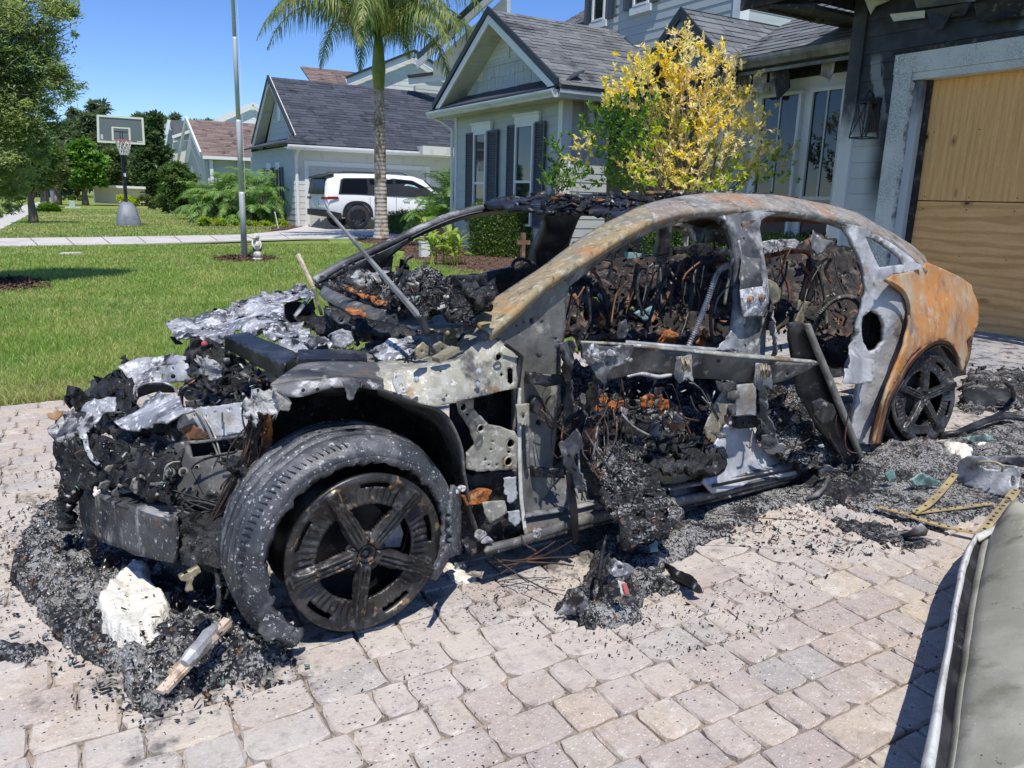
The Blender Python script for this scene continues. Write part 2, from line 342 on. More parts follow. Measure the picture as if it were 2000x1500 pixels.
for k, (dz, cx, cy, wd) in enumerate(vis):
 key = (wd, rp.randrange(4)); fl = rp.random() < .5; z = rp.uniform(-.0025, .002); tx, ty = rp.gauss(0, .005), rp.gauss(0, .005); rz = rp.gauss(0, .01)+(math.pi if fl else 0)
 if k < 298: inst('paver', PM[key], (cx, cy, z), drive, (tx, ty, rz))
 else:
  V, Fc = PV[key]; c_, s_ = math.cos(rz), math.sin(rz)
  rest.add([(cx+c_*a-s_*b, cy+s_*a+c_*b, z+c+ty*-a+tx*b) for a, b, c in V], Fc)
part('paver', rest, M['paver'], drive, kind='stuff')
# --- buildings
UY = np.array([0, 1., 0]); UXm = np.array([-1., 0, 0]); NX = np.array([-1., 0, 0]); NY = np.array([0, -1., 0]); ZZ = np.array([0, 0, 1.])
BM = {}
def board_mesh(m):
 if m not in BM:
  b = MB(); P = [(0, 0, 0), (1, 0, 0), (1, .014, 0), (0, .014, 0), (0, 0, 1), (1, 0, 1), (1, .004, 1), (0, .004, 1)]; b.hexa(P); BM[m] = b.mesh('siding_board', [M[m]])
 return BM[m]
def siding(root, o, u, z0, z1, rng_=None, expo=.165, m='siding', L=0, name='siding_board', holes=(), seams=0):
 """boards on the wall that starts at o, runs along u; rng_(zmid) -> (a, b)"""
 z = z0; rz = math.atan2(u[1], u[0]); i = 0
 while z < z1-.03:
  h = min(expo, z1-z); a, b = rng_(z+h/2) if rng_ else (0, L)
  segs = [(a, b)]
  for (ha, hb, hz0, hz1) in holes:
   if hz0 < z+h/2 < hz1: segs = [s for (p, q) in segs for s in ((p, min(q, ha)), (max(p, hb), q)) if s[1]-s[0] > .02]
  if seams: segs = [s for (p, q) in segs for s in ((p, p+(q-p)*(.3+.4*((i*.618) % 1))-.004), (p+(q-p)*(.3+.4*((i*.618) % 1))+.004, q))] if i % 2 == 0 else segs
  for p, q in segs:
   if q-p > .03: inst(name, board_mesh(m), np.array(o)+np.array(u)*p+np.array([0, 0, z-o[2]]), root, (0, 0, rz), (q-p, 1, h-.002))
  z += expo; i += 1
def slab(root, name, pts, ext, m, **k): mb = MB(); mb.poly(pts, ext); return part(name, mb, M[m], root, **k)
class Shingles:
 def __init__(s, root, m, tab=.3, expo=.145): s.root, s.m, s.tab, s.expo, s.L = root, m, tab, expo, []
 def plane(s, P, eu, ev, poly):
  """P origin, eu along the eave, ev up the slope, poly in (u, v)"""
  n = np.cross(eu, ev); n = n if n[2] > 0 else -n
  us = [p[0] for p in poly]; vsn = [p[1] for p in poly]; r = 0; v = min(vsn)
  while v < max(vsn)-.02:
   u = min(us)-s.tab*random.random()
   while u < max(us):
    wd = s.tab*random.choice([.6, .85, 1.1, 1.3])
    xs = []; vm = v+s.expo*.5
    for (a, b), (c, d) in zip(poly, poly[1:]+poly[:1]):
     if (b <= vm) != (d <= vm): xs.append(a+(vm-b)/(d-b)*(c-a))
    xs.sort()
    for k in range(0, len(xs)-1, 2):
     p, q = max(u, xs[k]), min(u+wd-.006, xs[k+1])
     if q-p > .04: s.L.append((P+eu*p+ev*v+n*.003, eu, ev, n, q-p, s.expo, random.choice([.007, .013, .016])))
    u += wd
   v += s.expo
 def build(s, limit=298, name='shingle'):
  b = MB(); b.hexa([(0, -.012, .0), (1, -.012, .0), (1, 1, 0), (0, 1, 0), (0, -.012, 1), (1, -.012, 1), (1, 1, .15), (0, 1, .15)]); me = b.mesh(name, [M[s.m]])
  s.L.sort(key=lambda q: np.linalg.norm(q[0]-CAM)); rest = MB()
  for k, (p, eu, ev, n, wd, ex_, th) in enumerate(s.L):
   if k < limit:
    mt = Matrix([[eu[i], ev[i], n[i]] for i in range(3)])
    if mt.determinant() < 0: p = p+eu*wd; mt = Matrix([[-eu[i], ev[i], n[i]] for i in range(3)])
    inst(name, me, p, s.root, mt, (wd, ex_, th))
   else: rest.hexa([p-ev*.01, p+eu*wd-ev*.01, p+eu*wd+ev*ex_, p+ev*ex_, p-ev*.01+n*th, p+eu*wd-ev*.01+n*th, p+eu*wd+ev*ex_+n*.002, p+ev*ex_+n*.002])
  if rest.n: part(name, rest, M[s.m], s.root, kind='stuff')
def window(root, o, u, n, wd, z0, z1, name='window', mull=0, midrail=.45, fw=.045, m='white_paint', grille=False):
 """o = lower corner on the wall plane; frame, panes and rail stand a little proud"""
 o = np.array(o, float); o[2] = 0
 def bar(mb, a, b, c, d, d0, d1): # a..b along u, c..d height, depth d0..d1
  mb.hexa([o+u*a+n*d0+ZZ*c, o+u*b+n*d0+ZZ*c, o+u*b+n*d1+ZZ*c, o+u*a+n*d1+ZZ*c, o+u*a+n*d0+ZZ*d, o+u*b+n*d0+ZZ*d, o+u*b+n*d1+ZZ*d, o+u*a+n*d1+ZZ*d])
 mb = MB(); bar(mb, 0, fw, z0, z1, 0, .06); bar(mb, wd-fw, wd, z0, z1, 0, .06); bar(mb, fw, wd-fw, z1-fw, z1, 0, .06); bar(mb, fw, wd-fw, z0, z0+fw, 0, .065)
 w_ = part(name, mb, M[m], root)
 zm = z0+(z1-z0)*midrail
 mb = MB(); bar(mb, fw, wd-fw, zm-.022, zm+.022, 0, .055); part('sash_rail', mb, M[m], w_)
 for k in range(mull):
  mb = MB(); a = fw+(wd-2*fw)*(k+1)/(mull+1); bar(mb, a-.008, a+.008, zm+.022, z1-fw, .02, .044); part('glazing_bar', mb, M[m], w_)
 for (a, b) in ((z0+fw, zm-.022), (zm+.022, z1-fw)):
  mb = MB(); bar(mb, fw, wd-fw, a, b, .018, .026); part('pane', mb, M['glass'], w_)
 return w_
def shutter(root, o, u, n, wd, z0, z1, slats=True):
 mb = MB(); o = np.array(o, float); o[2] = 0
 def bar(a, b, c, d, d0, d1): mb.hexa([o+u*a+n*d0+ZZ*c, o+u*b+n*d0+ZZ*c, o+u*b+n*d1+ZZ*c, o+u*a+n*d1+ZZ*c, o+u*a+n*d0+ZZ*d, o+u*b+n*d0+ZZ*d, o+u*b+n*d1+ZZ*d, o+u*a+n*d1+ZZ*d])
 f = .035; bar(0, f, z0, z1, .012, .045); bar(wd-f, wd, z0, z1, .012, .045); bar(f, wd-f, z1-f, z1, .012, .045); bar(f, wd-f, z0, z0+f, .012, .045); bar(f, wd-f, z0, z1, .01, .018)
 z = z0+f
 while slats and z < z1-f-.02:
  mb.hexa([o+u*f+n*.04+ZZ*z, o+u*(wd-f)+n*.04+ZZ*z, o+u*(wd-f)+n*.018+ZZ*(z+.012), o+u*f+n*.018+ZZ*(z+.012), o+u*f+n*.042+ZZ*(z+.008), o+u*(wd-f)+n*.042+ZZ*(z+.008), o+u*(wd-f)+n*.02+ZZ*(z+.034), o+u*f+n*.02+ZZ*(z+.034)]); z += .045
 return part('shutter', mb, M['shutter'], root)
def sooty(name, base, light=(.5, .5, .48)):
 t = NT(name); x, y, z = t.sep(t.pos)
 c = t.hsv(base, .5, 1, t.math('ADD', .93, t.math('MULTIPLY', t.rnd(), .12)))
 nz = t.noise(2.6, t.vmul(t.pos, (1, 1, .6)), 5, .6); ns = t.math('SUBTRACT', nz, .5)
 s1 = t.ss(t.math('ADD', t.math('SUBTRACT', z, t.math('MULTIPLY', t.math('SUBTRACT', y, 4.4), -.33)), t.math('MULTIPLY', ns, 1.3)), 2.15, 2.75)     # fire from above, more to the corner
 dy = t.math('ABSOLUTE', t.math('SUBTRACT', y, t.math('ADD', 5.33, t.math('MULTIPLY', ns, .12))))
 s2 = t.math('MULTIPLY', t.ss(dy, .25, .03), t.math('MULTIPLY', t.ss(z, .9, 1.5), t.ss(z, 3.2, 2.5)))
 s3 = t.math('MULTIPLY', t.ss(t.math('ADD', z, ns), 1.5, 3.2), .5)
 f = t.math('MAXIMUM', t.math('MAXIMUM', s1, s2), s3, clamp=True)
 pz = t.noise(26, t.vmul(t.pos, (1, 1, .25)), 3); pd = t.math('ABSOLUTE', t.math('SUBTRACT', y, t.math('ADD', t.math('ADD', 5.4, t.math('MULTIPLY', t.math('SUBTRACT', z, 2.0), .28)), t.math('MULTIPLY', t.math('SUBTRACT', pz, .5), .13))))
 patch = t.math('MULTIPLY', t.ss(pd, .075, .05), t.math('MULTIPLY', t.ss(z, 2.0, 2.1), t.ss(z, 2.75, 2.6)))
 c = t.mix(t.math('MULTIPLY', f, .97), c, t.mix(t.ss(t.noise(5, det=5), .4, .7), (.008, .011, .016), (.04, .045, .05)))
 c = t.mix(t.math('MULTIPLY', patch, .8), c, (.3, .3, .27))
 return t.out(c, .6, 0, t.bump(t.noise(60, det=4), .2, .003))
M['sooty_siding'] = sooty('sooty_siding', (.47, .49, .5)); M['sooty_white'] = sooty('sooty_white', (.62, .63, .64))
def sooty_trim():
 t = NT('sooty_trim'); x, y, z = t.sep(t.pos); c = (.66, .66, .63)
 f = t.ss(t.noise(110, det=3), .46, .54); band = t.ss(t.noise(1.6, det=4), .34, .58)
 c = t.mix(t.math('MULTIPLY', t.math('MULTIPLY', f, band), .6), c, (.12, .12, .12))
 e = t.ss(t.math('ADD', t.math('SUBTRACT', 5.16, y), t.math('MULTIPLY', t.math('SUBTRACT', t.noise(9, det=5), .5), .12)), .03, .075)
 e = t.math('MULTIPLY', e, t.ss(y, 5.02, 5.06))
 c = t.mix(t.math('MULTIPLY', e, t.ss(z, 2.42, 2.3)), c, (.015, .015, .016))
 c = t.mix(t.ss(t.math('ADD', z, t.math('MULTIPLY', t.noise(4, det=4), .25)), 2.82, 2.95), c, (.05, .05, .05))
 return t.out(c, .7, 0, t.bump(t.noise(110, det=3), .5, .003))
M['sooty_trim'] = sooty_trim()
M['char_wood'] = layered('char_wood', (.013, .013, .014), [((.04, .038, .035), 6, .56, .1), ((.22, .2, .17), 2.5, .66, .06), ((.12, .1, .08), 12, .63, .06)], .7, bumps=((30, .7, .015),))
def plywood(name, vert):
 t = NT(name); st = (1, 9, .55) if vert else (1, .5, 4.2)
 v = t.vmul(t.pos, st)
 c = t.mix(t.ss(t.noise(3.2, v, 5, .65, .3), .35, .68), (.9, .5, .2), (.76, .4, .14))
 if vert: wv = t.wave(1.1, t.vmul(t.pos, (1, 4.5, .45)), 7, 3, .8, dr='Y'); k = .16
 else:
  nn = t.N.new('ShaderNodeVectorMath'); nn.operation = 'ADD'; t.put(nn.inputs[0], t.vmul(t.pos, (1, .45, 2.0))); t.L.new(t.vmul(t.N.new('ShaderNodeTexNoise').outputs[1], (0, 0, 0)), nn.inputs[1])
  wv = t.wave(1.5, nn.outputs[0], 11, 4, .9, dr='Z'); k = .38
 c = t.mix(t.math('MULTIPLY', t.ss(wv, .45, .95), k), c, (.38, .18, .055))
 c = t.mix(t.math('MULTIPLY', t.ss(t.noise(60, t.vmul(t.pos, (1, 5, .3) if vert else (1, .3, 5)), 3), .5, .75), .35), c, (.2, .11, .05))
 kd = t.vor(2.6, t.vmul(t.pos, (1, 1.7, .8) if vert else (1, .75, 1.7)), out=0)
 c = t.mix(t.math('MULTIPLY', t.ss(kd, .16, .08), .55), c, (.25, .12, .05)); c = t.mix(t.ss(kd, .06, .035), c, (.07, .03, .015))
 return t.out(c, .65, 0, t.bump(wv, .06, .003), .3)
M['ply_v'] = plywood('ply_v', True); M['ply_h'] = plywood('ply_h', False)
H = thing('burned_house', 'pale blue grey house with fire scorched garage wing, boarded opening and small gabled bay', 'house', (8, 8, 0))
# --- garage wing, wall plane x = 7.6, y from 5.85 down past the frame
GX = 7.6; YC_ = 5.86; YD = 5.02           # corner, left edge of the opening
slab(H, 'garage_wall', [(GX+.03, YC_, -.05), (GX+.03, YC_, 3.45), (GX+.03, 1.5, 3.45), (GX+.03, 1.5, 2.62), (GX+.03, YD, 2.62), (GX+.03, YD, -.05)], (.15, 0, 0), 'sooty_siding')
siding(H, (GX+.03, YD+.3, -.03), UY, -.03, 2.66, L=YC_-YD-.3-.13, m='sooty_siding')
siding(H, (GX+.03, 1.5, 2.66), UY, 2.72, 3.4, L=YC_-1.5-.13, m='sooty_siding', seams=1)
slab(H, 'corner_board', [(GX-.01, YC_+.03, -.05), (GX-.01, YC_-.13, -.05), (GX-.01, YC_-.13, 3.3), (GX-.01, YC_+.03, 3.3)], (.06, 0, 0), 'sooty_white')
slab(H, 'corner_board', [(GX+.052, YC_+.03, -.05), (GX+.22, YC_+.03, -.05), (GX+.22, YC_+.03, 3.3), (GX+.052, YC_+.03, 3.3)], (0, -.025, 0), 'sooty_white')
slab(H, 'opening_trim', [(GX-.012, YD+.30, -.05), (GX-.012, YD+.105, -.05), (GX-.012, YD+.105, 2.47), (GX-.012, YD+.30, 2.47)], (.05, 0, 0), 'sooty_trim')
slab(H, 'jamb', [(GX-.004, YD+.104, -.05), (GX+.16, YD+.02, -.05), (GX+.16, YD+.02, 2.38), (GX-.004, YD+.104, 2.38)], (0, .02, 0), 'sooty_trim')
slab(H, 'opening_trim', [(GX-.014, YD+.31, 2.472), (GX-.014, 1.5, 2.472), (GX-.014, 1.5, 2.66), (GX-.014, YD+.31, 2.66)], (.055, 0, 0), 'sooty_trim')
slab(H, 'head_jamb', [(GX, YD+.1, 2.40), (GX, 1.5, 2.40), (GX, 1.5, 2.47), (GX, YD+.1, 2.47)], (.14, 0, 0), 'sooty_trim')
slab(H, 'head_flashing', [(GX-.02, YD+.34, 2.665), (GX-.02, 1.5, 2.665), (GX-.02, 1.5, 2.70), (GX-.02, YD+.34, 2.70)], (.05, 0, 0), 'char_wood')
slab(H, 'burned_edge', [(GX+.1, YD+.035, -.05), (GX+.1, YD-.03, -.05), (GX+.1, YD-.05, 1.2), (GX+.1, YD-.035, 2.4), (GX+.1, YD+.05, 2.4)], (.05, 0, 0), 'char_wood')
slab(H, 'gap_light_block', [(GX+.19, YD+.1, -.04), (GX+.19, 1.5, -.04), (GX+.19, 1.5, 2.5), (GX+.19, YD+.1, 2.5)], (.02, 0, 0), 'char_wood')  # added board, stops light from behind showing between the plywood panels
slab(H, 'plywood_panel', [(GX+.155, YD+.02, 1.235), (GX+.155, 1.5, 1.235), (GX+.155, 1.5, 2.45), (GX+.155, YD+.02, 2.45)], (.02, 0, 0), 'ply_v', label='upper plywood panel with upright grain')
slab(H, 'plywood_panel', [(GX+.15, YD+.02, -.04), (GX+.15, 1.5, -.04), (GX+.15, 1.5, 1.225), (GX+.15, YD+.02, 1.225)], (.02, 0, 0), 'ply_h', label='lower plywood panel with wavy level grain')
for zz in (.7, 1.9, 1.27, 1.15):
 for yy in (4.9, 4.45, 4.0):
  mb = MB(); mb.lathe([(0, 0), (.006, 0), (.006, .003), (0, .003)], (GX+.146 if zz < 1.23 else GX+.151, yy, zz), (-1, 0, 0), 6); part('screw_head', mb, M['black_metal'], H)
slab(H, 'burned_eave', [(GX-.62, YC_+1.05, 3.32), (GX-.55, 1.2, 3.30), (GX+.4, 1.2, 3.42), (GX+.4, YC_+1.05, 3.44)], (0, 0, .05), 'char_wood')
slab(H, 'burned_fascia', [(GX-.64, YC_+1.06, 3.27), (GX-.64, 1.2, 3.24), (GX-.64, 1.2, 3.46), (GX-.64, YC_+1.06, 3.5)], (.03, 0, 0), 'char_wood')
slab(H, 'burned_gutter', [(GX-.75, YC_+.95, 3.36), (GX-.75, 1.2, 3.33), (GX-.75, 1.2, 3.44), (GX-.75, YC_+.95, 3.47)], (.1, 0, 0), 'char_wood')
slab(H, 'burned_side_eave', [(GX-.6, YC_+.05, 3.12), (GX+3, YC_+.05, 3.12), (GX+3, YC_+1.04, 3.3), (GX-.6, YC_+1.04, 3.3)], (0, 0, .04), 'char_wood')
for k in range(9):
 y_ = YC_+.7-k*.6; mb = MB(); mb.beam((GX-.6, y_, 3.26), (GX+.3, y_+random.uniform(-.04, .04), 3.24), .05, .1); part('rafter_tail', mb, M['char_wood'], H)
def scrap(root, pts, m, thick=.004, bend=.03, name='peeled_scrap'):
 mb = MB(); c = np.mean(pts, 0); n_ = unit(np.cross(np.array(pts[1])-pts[0], np.array(pts[2])-pts[0])); P = [np.array(p)+n_*random.uniform(-bend, bend) for p in pts]; k = len(P)
 mb.add([c+n_*bend]+P+[c+n_*(bend-thick)]+[p-n_*thick for p in P], [(0, 1+i, 1+(i+1) % k) for i in range(k)]+[(k+1, k+2+(i+1) % k, k+2+i) for i in range(k)]+[(1+i, k+2+i, k+2+(i+1) % k, 1+(i+1) % k) for i in range(k)])
 return part(name, mb, M[m], root, smooth=False)
for (pp, m_) in (([(1810, 20), (1900, 5), (1888, 30), (1860, 24), (1838, 56), (1822, 60)], 'sooty_white'), ([(1740, 28), (1806, 20), (1803, 34), (1745, 42)], 'siding_light'), ([(1690, 0), (1735, 0), (1712, 14), (1698, 28)], 'siding_light'), ([(1905, 8), (2010, -10), (2010, 30), (1910, 45)], 'char_wood'), ([(1780, -10), (1900, -20), (1905, 2), (1790, 16)], 'gutter_sooty')):
 scrap(H, [onx(x, y, GX-.06) for x, y in pp], m_)
# --- window wall (x = 8.75) between the garage wing and the entry
WX = 8.75
slab(H, 'entry_wall', [(WX+.02, 5.86, -.05), (WX+.02, 9.2, -.05), (WX+.02, 9.2, 3.2), (WX+.02, 5.86, 3.2)], (.15, 0, 0), 'siding')
siding(H, (WX+.02, 5.86, -.03), UY, -.03, 3.0, L=3.2)
wa, wb_ = onx(1562, 300, WX)[1], onx(1482, 300, WX)[1]; zt = onx(1500, 186, WX)[2]
slab(H, 'window_surround', [(WX-.02, 5.9, -.02), (WX-.02, wb_+.14, -.02), (WX-.02, wb_+.14, zt+.16), (WX-.02, 5.9, zt+.16)], (.035, 0, 0), 'white_paint')
for (a, b) in ((onx(1562, 300, WX)[1], onx(1482, 300, WX)[1]), (onx(1652, 250, WX)[1], onx(1578, 300, WX)[1])):
 window(H, (WX-.025, a, 0), UY, NX, b-a, .25, zt, mull=1, midrail=.42)
slab(H, 'door_casing', [(WX-.03, 8.75, -.02), (WX-.03, 8.9, -.02), (WX-.03, 8.9, 2.75), (WX-.03, 8.75, 2.75)], (.06, 0, 0), 'white_paint')
slab(H, 'recess_shade', [(WX+.3, 8.9, -.02), (WX+.3, 12, -.02), (WX+.3, 12, 3.1), (WX+.3, 8.9, 3.1)], (.1, 0, 0), 'dark_trim')  # near-black sheet: the porch recess's shade is put into its colour
EZ = onx(1658, 80, 8.3)[2]
slab(H, 'soffit_void', [(8.3, 5.9, EZ-.16), (8.3, 9.3, EZ-.16), (WX+.02, 9.3, EZ-.14), (WX+.02, 5.9, EZ-.14)], (0, 0, .03), 'char_wood')
slab(H, 'frieze_board', [(WX-.035, 5.9, zt+.17), (WX-.035, 9.2, zt+.17), (WX-.035, 9.2, EZ-.14), (WX-.035, 5.9, EZ-.14)], (.03, 0, 0), 'char_wood')
def gutter(root, a, b, h=.13, d=.11, m='gutter', out_=None):
 a = np.array(a, float); b = np.array(b, float); u = unit(b-a); o_ = np.array(out_, float)
 prof = [(0, 0), (.55, 0), (.7, .3), (.95, .55), (1, .8), (1, 1), (.93, 1), (.9, .8), (.6, .4), (.05, .1), (0, 1)]
 mb = MB(); V = [p+o_*d*q[0]+ZZ*h*(q[1]-1) for p in (a, b) for q in prof]; k = len(prof)
 mb.add(V, [(i, (i+1) % k, k+(i+1) % k, k+i) for i in range(k)]+[tuple(range(k))[::-1], tuple(range(k, 2*k))]); return part('gutter', mb, M[m], root)
gutter(H, (8.3, 5.9, EZ), (8.3, 8.25, EZ), m='gutter_sooty', out_=NX); slab(H, 'fascia', [(8.305, 5.9, EZ-.2), (8.305, 8.3, EZ-.2), (8.305, 8.3, EZ), (8.305, 5.9, EZ)], (.025, 0, 0), 'gutter_sooty')
M['vinyl'] = layered('vinyl', (.38, .37, .34), [((.12, .11, .1), 4, .55, .12), ((.55, .54, .5), 9, .58, .08)], .45)
def drape(root, top0, top1, length, folds, seed, m='vinyl', name='melted_soffit_strip', taper=.25, ragg=.25):
 """a sheet of melted vinyl hanging in folds from the line top0-top1"""
 r = random.Random(seed); a = np.array(top0, float); b = np.array(top1, float); u = b-a; n_ = unit(np.cross(u, ZZ)); W = 28; Hh = 9; V = []
 ph = r.uniform(0, 6)
 for j in range(Hh+1):
  for i in range(W+1):
   s = i/W; f = j/Hh; fold = math.sin(s*folds*2*math.pi+ph+.6*math.sin(5*s))*.035*(.3+f); ln = length*(1-ragg*(.5+.5*math.sin(s*folds*math.pi*1.3+ph)))
   ss_ = .5+(s-.5)*(1-taper*f)
   V.append(a+u*ss_+n_*(fold-.04*math.sin(f*2.2))-ZZ*ln*f)
 k = W+1; V2 = [v+n_*.004 for v in V]; q = len(V)
 Fs = [(j*k+i, j*k+i+1, (j+1)*k+i+1, (j+1)*k+i) for j in range(Hh) for i in range(W)]
 mb = MB(); mb.add(V+V2, Fs+[tuple(q+x for x in f[::-1]) for f in Fs]); return part(name, mb, M[m], root, smooth=True)
for i, (x0, y0, x1, y1, ln, fo) in enumerate([(1470, 128, 1498, 123, .42, 1.5), (1500, 122, 1540, 116, .4, 2.5), (1605, 104, 1634, 100, .36, 1.2), (1448, 134, 1470, 130, .38, 1.2), (1425, 140, 1446, 136, .3, 1.)]):
 drape(H, onx(x0, y0, 8.42), onx(x1, y1, 8.42), ln, fo, i+1)
slab(H, 'curled_strip', [onx(1510, 130, 8.4), onx(1540, 124, 8.4), onx(1542, 170, 8.4), onx(1517, 196, 8.4)], (.02, 0, 0), 'char_wood')
Sh = Shingles(H, 'shingle')
def roofplane(P, eu, ev, poly, m='shingle', name='roof_deck', sh=None):
 eu = unit(np.array(eu, float)); ev = unit(np.array(ev, float)); P = np.array(P, float); n_ = np.cross(eu, ev); n_ = n_ if n_[2] > 0 else -n_
 slab(None if False else (sh or Sh).root, name, [P+eu*a+ev*b for a, b in poly], -n_*.06, m); (sh or Sh).plane(P, eu, ev, poly)
sl_ = unit(np.array([1, 0, .55])); roofplane((8.22, 5.9, EZ+.01), UY, sl_, [(0, 0), (2.45, 0), (2.45, 2.9), (0, 2.9)])
GXe = 8.0; pk = onx(1332, 18, GXe); rf = onx(1455, 108, GXe); lf = onx(1262, 158, GXe); yk = pk[1]
hw = ((lf[1]-yk)+(yk-rf[1]))/2; rise = pk[2]-(rf[2]+lf[2])/2; base = pk[2]-rise
for sgn in (-1, 1):
 ev_ = unit(np.array([0, -sgn*hw, rise])); Ls = math.hypot(hw, rise); P = np.array([GXe, yk+sgn*hw, base])
 roofplane(P, (1, 0, 0), ev_, [(0, 0), (3.2, 0), (3.2, Ls), (0, Ls)])
 slab(H, 'rake_board', [P+np.array([-.03, 0, -.10]), P+np.array([-.03, 0, .025]), (GXe-.03, yk, pk[2]+.03), (GXe-.03, yk, pk[2]-.13)], (.03, 0, 0), 'dark_trim')
 P2 = P-np.array([0, sgn*.16, .06]); slab(H, 'rake_trim', [P2+np.array([.001, 0, -.1]), P2+np.array([.001, 0, .04]), (GXe+.001, yk, pk[2]-.13), (GXe+.001, yk, pk[2]-.30)], (.03, 0, 0), 'gutter_sooty')
slab(H, 'gable_wall', [(GXe+.32, yk-hw+.1, base-.1), (GXe+.32, yk+hw-.1, base-.1), (GXe+.32, yk, pk[2]-.15)], (.05, 0, 0), 'siding')
siding(H, (GXe+.32, yk, base), UY, base-.05, pk[2]-.3, rng_=lambda z: (-(hw-.15)*(pk[2]-.25-z)/rise, (hw-.15)*(pk[2]-.25-z)/rise))
slab(H, 'gable_mullion', [(GXe+.30, yk-.09, base-.05), (GXe+.30, yk-.03, base-.05), (GXe+.30, yk-.03, pk[2]-.3), (GXe+.30, yk-.09, pk[2]-.25)], (.02, 0, 0), 'gutter_sooty')
slab(H, 'gable_soffit', [(GXe+.02, yk-hw, base-.03), (GXe+.34, yk-hw, base-.03), (GXe+.34, yk+hw, base-.03), (GXe+.02, yk+hw, base-.03)], (0, 0, .02), 'gutter_sooty')
slab(H, 'porch_beam', [(GXe+.1, yk-hw+.1, base-.3), (GXe+.1, yk+hw, base-.3), (GXe+.1, yk+hw, base-.05), (GXe+.1, yk-hw+.1, base-.05)], (.2, 0, 0), 'char_wood')
# --- the bay
BX = 8.0; BY0 = 12.0; BY1 = 16.3; EZB = 2.9
slab(H, 'bay_wall', [(BX+.02, BY0+.02, -.05), (BX+.02, BY1, -.05), (BX+.02, BY1, EZB), (BX+.02, BY0+.02, EZB)], (.12, 0, 0), 'siding')
siding(H, (BX+.02, BY0, -.03), UY, -.03, EZB-.08, L=BY1-BY0, holes=())
slab(H, 'bay_side_wall', [(BX+.14, BY0+.02, -.05), (11.5, BY0+.02, -.05), (11.5, BY0+.02, EZB+.05), (BX+.14, BY0+.02, EZB+.05)], (0, .12, 0), 'siding')
siding(H, (11.5, BY0+.02, -.03), UXm, -.03, EZB-.05, L=11.5-BX-.02)
slab(H, 'corner_board', [(BX-.012, BY0-.012, -.05), (BX-.012, BY0+.12, -.05), (BX-.012, BY0+.12, EZB-.06), (BX-.012, BY0-.012, EZB-.06)], (.03, 0, 0), 'white_paint')
slab(H, 'corner_board', [(BX+.019, BY0-.012, -.05), (BX+.2, BY0-.012, -.05), (BX+.2, BY0-.012, EZB-.06), (BX+.019, BY0-.012, EZB-.06)], (0, .03, 0), 'white_paint')
slab(H, 'corner_board', [(BX-.012, BY1-.1, -.05), (BX-.012, BY1+.01, -.05), (BX-.012, BY1+.01, EZB-.06), (BX-.012, BY1-.1, EZB-.06)], (.03, 0, 0), 'white_paint')
for (s0, w0, w1, s1, yt, hx0, hx1, hy0, hy1) in ((914, 931, 955, 975, 259, 925, 962, 241, 256), (994, 1012, 1047, 1067, 243, 1008, 1055, 226, 245)):
 f = lambda x: onx(x, 300, BX)[1]; zt_ = onx((w0+w1)/2, yt, BX)[2]
 window(H, (BX-.03, f(w1), 0), UY, NX, f(w0)-f(w1), .62, zt_, midrail=.44)
 for a, b in ((s0, w0-2), (w1+1, s1)): shutter(H, (BX-.02, f(b), 0), UY, NX, f(a)-f(b), .6, zt_+.02)
 slab(H, 'window_head', [(BX-.06, f(hx1), zt_), (BX-.06, f(hx0), zt_), (BX-.06, f(hx0), zt_+.16), (BX-.06, f(hx1), zt_+.16)], (.06, 0, 0), 'white_paint')
 slab(H, 'window_cap', [(BX-.09, f(hx1)-.03, zt_+.16), (BX-.09, f(hx0)+.03, zt_+.16), (BX-.09, f(hx0)+.03, zt_+.2), (BX-.09, f(hx1)-.03, zt_+.2)], (.09, 0, 0), 'white_paint')
EX = 7.6; EYn = 11.6; EYf = 16.75
slab(H, 'soffit', [(EX+.02, EYn+.02, EZB-.06), (BX, EYn+.02, EZB-.06), (BX, EYf, EZB-.06), (EX+.02, EYf, EZB-.06)], (0, 0, .02), 'soffit')
slab(H, 'soffit', [(BX+.002, EYn+.02, EZB-.06), (11.4, EYn+.02, EZB-.06), (11.4, BY0, EZB-.06), (BX+.002, BY0, EZB-.06)], (0, 0, .02), 'soffit')
gutter(H, (EX, EYn, EZB+.05), (EX, EYf, EZB+.05), out_=NX); gutter(H, (EX, EYn, EZB+.05), (11.4, EYn, EZB+.05), out_=NY)
mb = MB(); mb.tube([(EX+.1, EYf-.05, EZB-.05), (BX-.06, BY1+.02, EZB-.3), (BX-.06, BY1+.02, .1)], .035, 8); part('downspout', mb, M['white_paint'], H)
drape(H, (BX+.3, EYn+.2, EZB-.05), (BX+1.15, EYn+.25, EZB-.03), .42, 3.5, 21, taper=.1)
drape(H, (BX+1.15, EYn+.25, EZB-.03), (BX+2.2, EYn+.25, EZB-.03), .38, 4, 25, taper=.1)
PKY = 14.05; GXb = EX+.12; pkz = onx(964, 16, EX)[2]; hwb = PKY-11.6+.05; bs = EZB+.08
slab(H, 'pent_roof', [(EX-.02, EYn, bs), (EX-.02, EYf, bs), (EX+.55, EYf, bs+.30), (EX+.55, EYn, bs+.30)], (0, 0, .03), 'shingle_dark')
